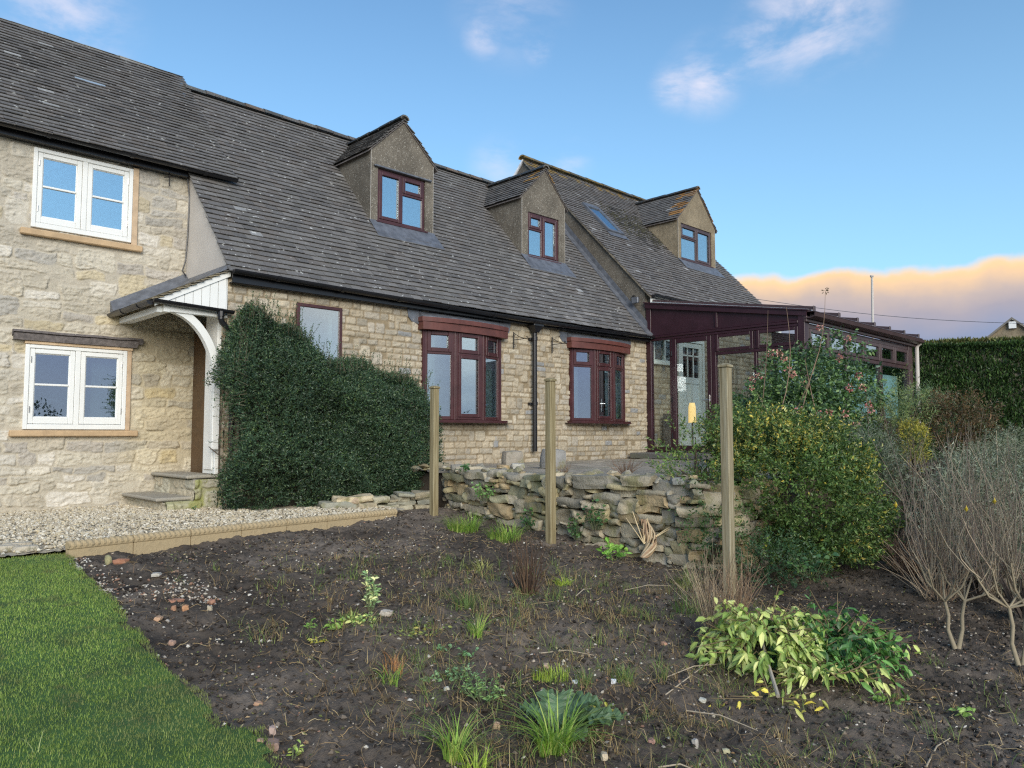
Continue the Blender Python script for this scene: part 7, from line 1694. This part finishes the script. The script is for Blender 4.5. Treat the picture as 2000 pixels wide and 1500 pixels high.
# straggly low growth over the middle of the bed, past counting
rs = np.random.RandomState(17); Bc = []; 
for k in range(900):
    u_ = rs.normal() * .24 + .08; r0_ = rs.uniform(2.8, 6.6); a = AZ - math.atan(u_); x, y = r0_ * math.cos(a), r0_ * math.sin(a)
    if insoil(x, y) and y > .6 and x < 5.7 and (x - edge_x(y)) > .5:
        m_ = rs.randint(5, 22); s_ = rs.uniform(.01, .07); Bc.append(np.stack([x + rs.normal(size=m_) * s_, y + rs.normal(size=m_) * s_, np.full(m_, rs.uniform(.4, 1.0)), np.full(m_, rs.rand())], 1))
Bc = np.concatenate(Bc); n = len(Bc); B = np.stack([Bc[:, 0], Bc[:, 1], soilz(Bc[:, 0], Bc[:, 1])], 1)
pg = palpick(rs, [(.10, .17, .06), (.15, .22, .08), (.20, .24, .10)], n, .2); pd = palpick(rs, [(.24, .18, .11), (.30, .25, .16), (.14, .10, .07)], n, .2)
tag(blades('sparse_weeds', B, rs.uniform(0, 6.28, n), Bc[:, 2] * rs.uniform(.03, .20, n), rs.uniform(.4, 1.7, n), np.where((Bc[:, 3] < .5)[:, None], pg, pd), rs.uniform(.0015, .0035, n), M['grass'], seg=4), 'thin straggly grass and dying weeds scattered over the middle of the bed', 'weeds', kind='stuff')
# ---- cut branches heaped on the soil
def heap(label, cx, cy, z0, rad, n, per, size, pal, seed, stick=None):
    rs = np.random.RandomState(seed); r_ = root('cut_branch', (cx, cy, z0), label, 'cut branch', 'cut leafy branches dumped on the bed')
    a = rs.uniform(0, 6.28, n); s = rs.rand(n) ** .5; hh = (1 - s ** 2) * rad[2] * rs.uniform(.45, 1.1, n) + .03
    right = np.array((Rv[0], Rv[1])); fwd = np.array((math.cos(AZ), math.sin(AZ)))
    xy = np.array((cx, cy)) + (np.cos(a) * s * rad[0])[:, None] * right + (np.sin(a) * s * rad[1])[:, None] * fwd
    P = np.stack([xy[:, 0], xy[:, 1], z0 + hh], 1); nn = np.stack([np.cos(a) * right[0] + np.sin(a) * fwd[0], np.cos(a) * right[1] + np.sin(a) * fwd[1], np.full(n, .5)], 1)
    B, D, dt, ln = sprigs(rs, P, nn, per, .18, .25, up=-.05, side=.8); m_ = len(B); B[:, 2] = np.maximum(B[:, 2], soilz(B[:, 0], B[:, 1]) + .01); D[:, 2] -= .45
    leaves('foliage', B, D, rs.uniform(.7, 1.25, m_) * size, palpick(rs, pal, m_, .18), M['leafg'], r_, .44, .30, seed=seed, oval=True, droop=.25)
    many_tubes('twigs', [[tuple(P[i]), tuple(P[i] + dt[i] * ln[i] * .5), tuple(P[i] + dt[i] * ln[i])] for i in range(n)], [[.004, .003, .0015]] * n, [(.22, .16, .08)] * n, M['twig'], r_, 4)
    if stick:
        mb = MB(); mb.tube(stick, [.011, .010, .008], 7, (.44, .38, .29)); mb.build('branch', M['twig'], r_)
    return r_
PL = [(.25, .34, .13), (.32, .40, .17), (.20, .29, .10), (.15, .24, .08), (.38, .43, .22)]; DL = [(.045, .12, .045), (.06, .16, .055), (.035, .085, .04), (.10, .22, .07)]
g1 = onground(1492, 1290); g2 = onground(1625, 1296); g3 = onground(1520, 1372); g4 = onground(1488, 1300)
heap('heap of cut branches showing pale yellow-green leaf backs, left half of the pile', g1[0], g1[1], g1[2], (.25, .27, .24), 150, 7, .072, PL, 5,
     [(g3[0], g3[1], g3[2] + .03), ((g3[0] + g4[0]) / 2, (g3[1] + g4[1]) / 2, g3[2] + .10), (g4[0], g4[1], g4[2] + .16)])
heap('heap of cut branches with glossy dark green leaves, right half of the pile', g2[0], g2[1], g2[2], (.27, .25, .20), 130, 8, .070, DL, 6)
g5 = onground(1690, 1278); heap('pale drooping leafy ends at the right tip of the cut branches', g5[0], g5[1], g5[2], (.10, .12, .15), 18, 6, .06, PL[:3] + DL[3:], 7)
g7 = onground(1615, 1338); heap('low fringe of pale leaves along the front of the dark cut branches', g7[0], g7[1], g7[2], (.22, .06, .08), 26, 6, .06, PL, 17)
g6 = onground(1508, 1385); heap('small yellow-leaved end of branch below the pile', g6[0], g6[1], g6[2], (.07, .07, .07), 7, 4, .055, [(.46, .42, .10), (.34, .38, .12)], 8)
# tree across the garden, seen mirrored in the cottage window
FOL = 1.0
bush('garden_tree', 'dark bushy garden tree across the lawn, mirrored in the lower cottage window', 'tree', (5.6, -9.5, 1.2), (1.5, 1.3, 1.3), 2200, 8, .3, .11, [(.03, .05, .02), (.02, .035, .015)], seed=99, shell=.7, lump=.4, stems=20, front_only=False, base=(5.6, -9.5, float(G(5.6, -9.5))))
# ---------------------------------------------------------------- put every root at its base
from mathutils import Matrix
def _desc(o):
    for c in o.children:
        yield c
        yield from _desc(c)
for o, loc in ROOTS:
    o.location = loc; tr = Matrix.Translation(-Vector(loc))
    for c in _desc(o):
        if c.type == 'MESH': c.data.transform(tr)
print('OBJECTS', len(bpy.data.objects), 'VERTS', sum(len(m.vertices) for m in bpy.data.meshes))
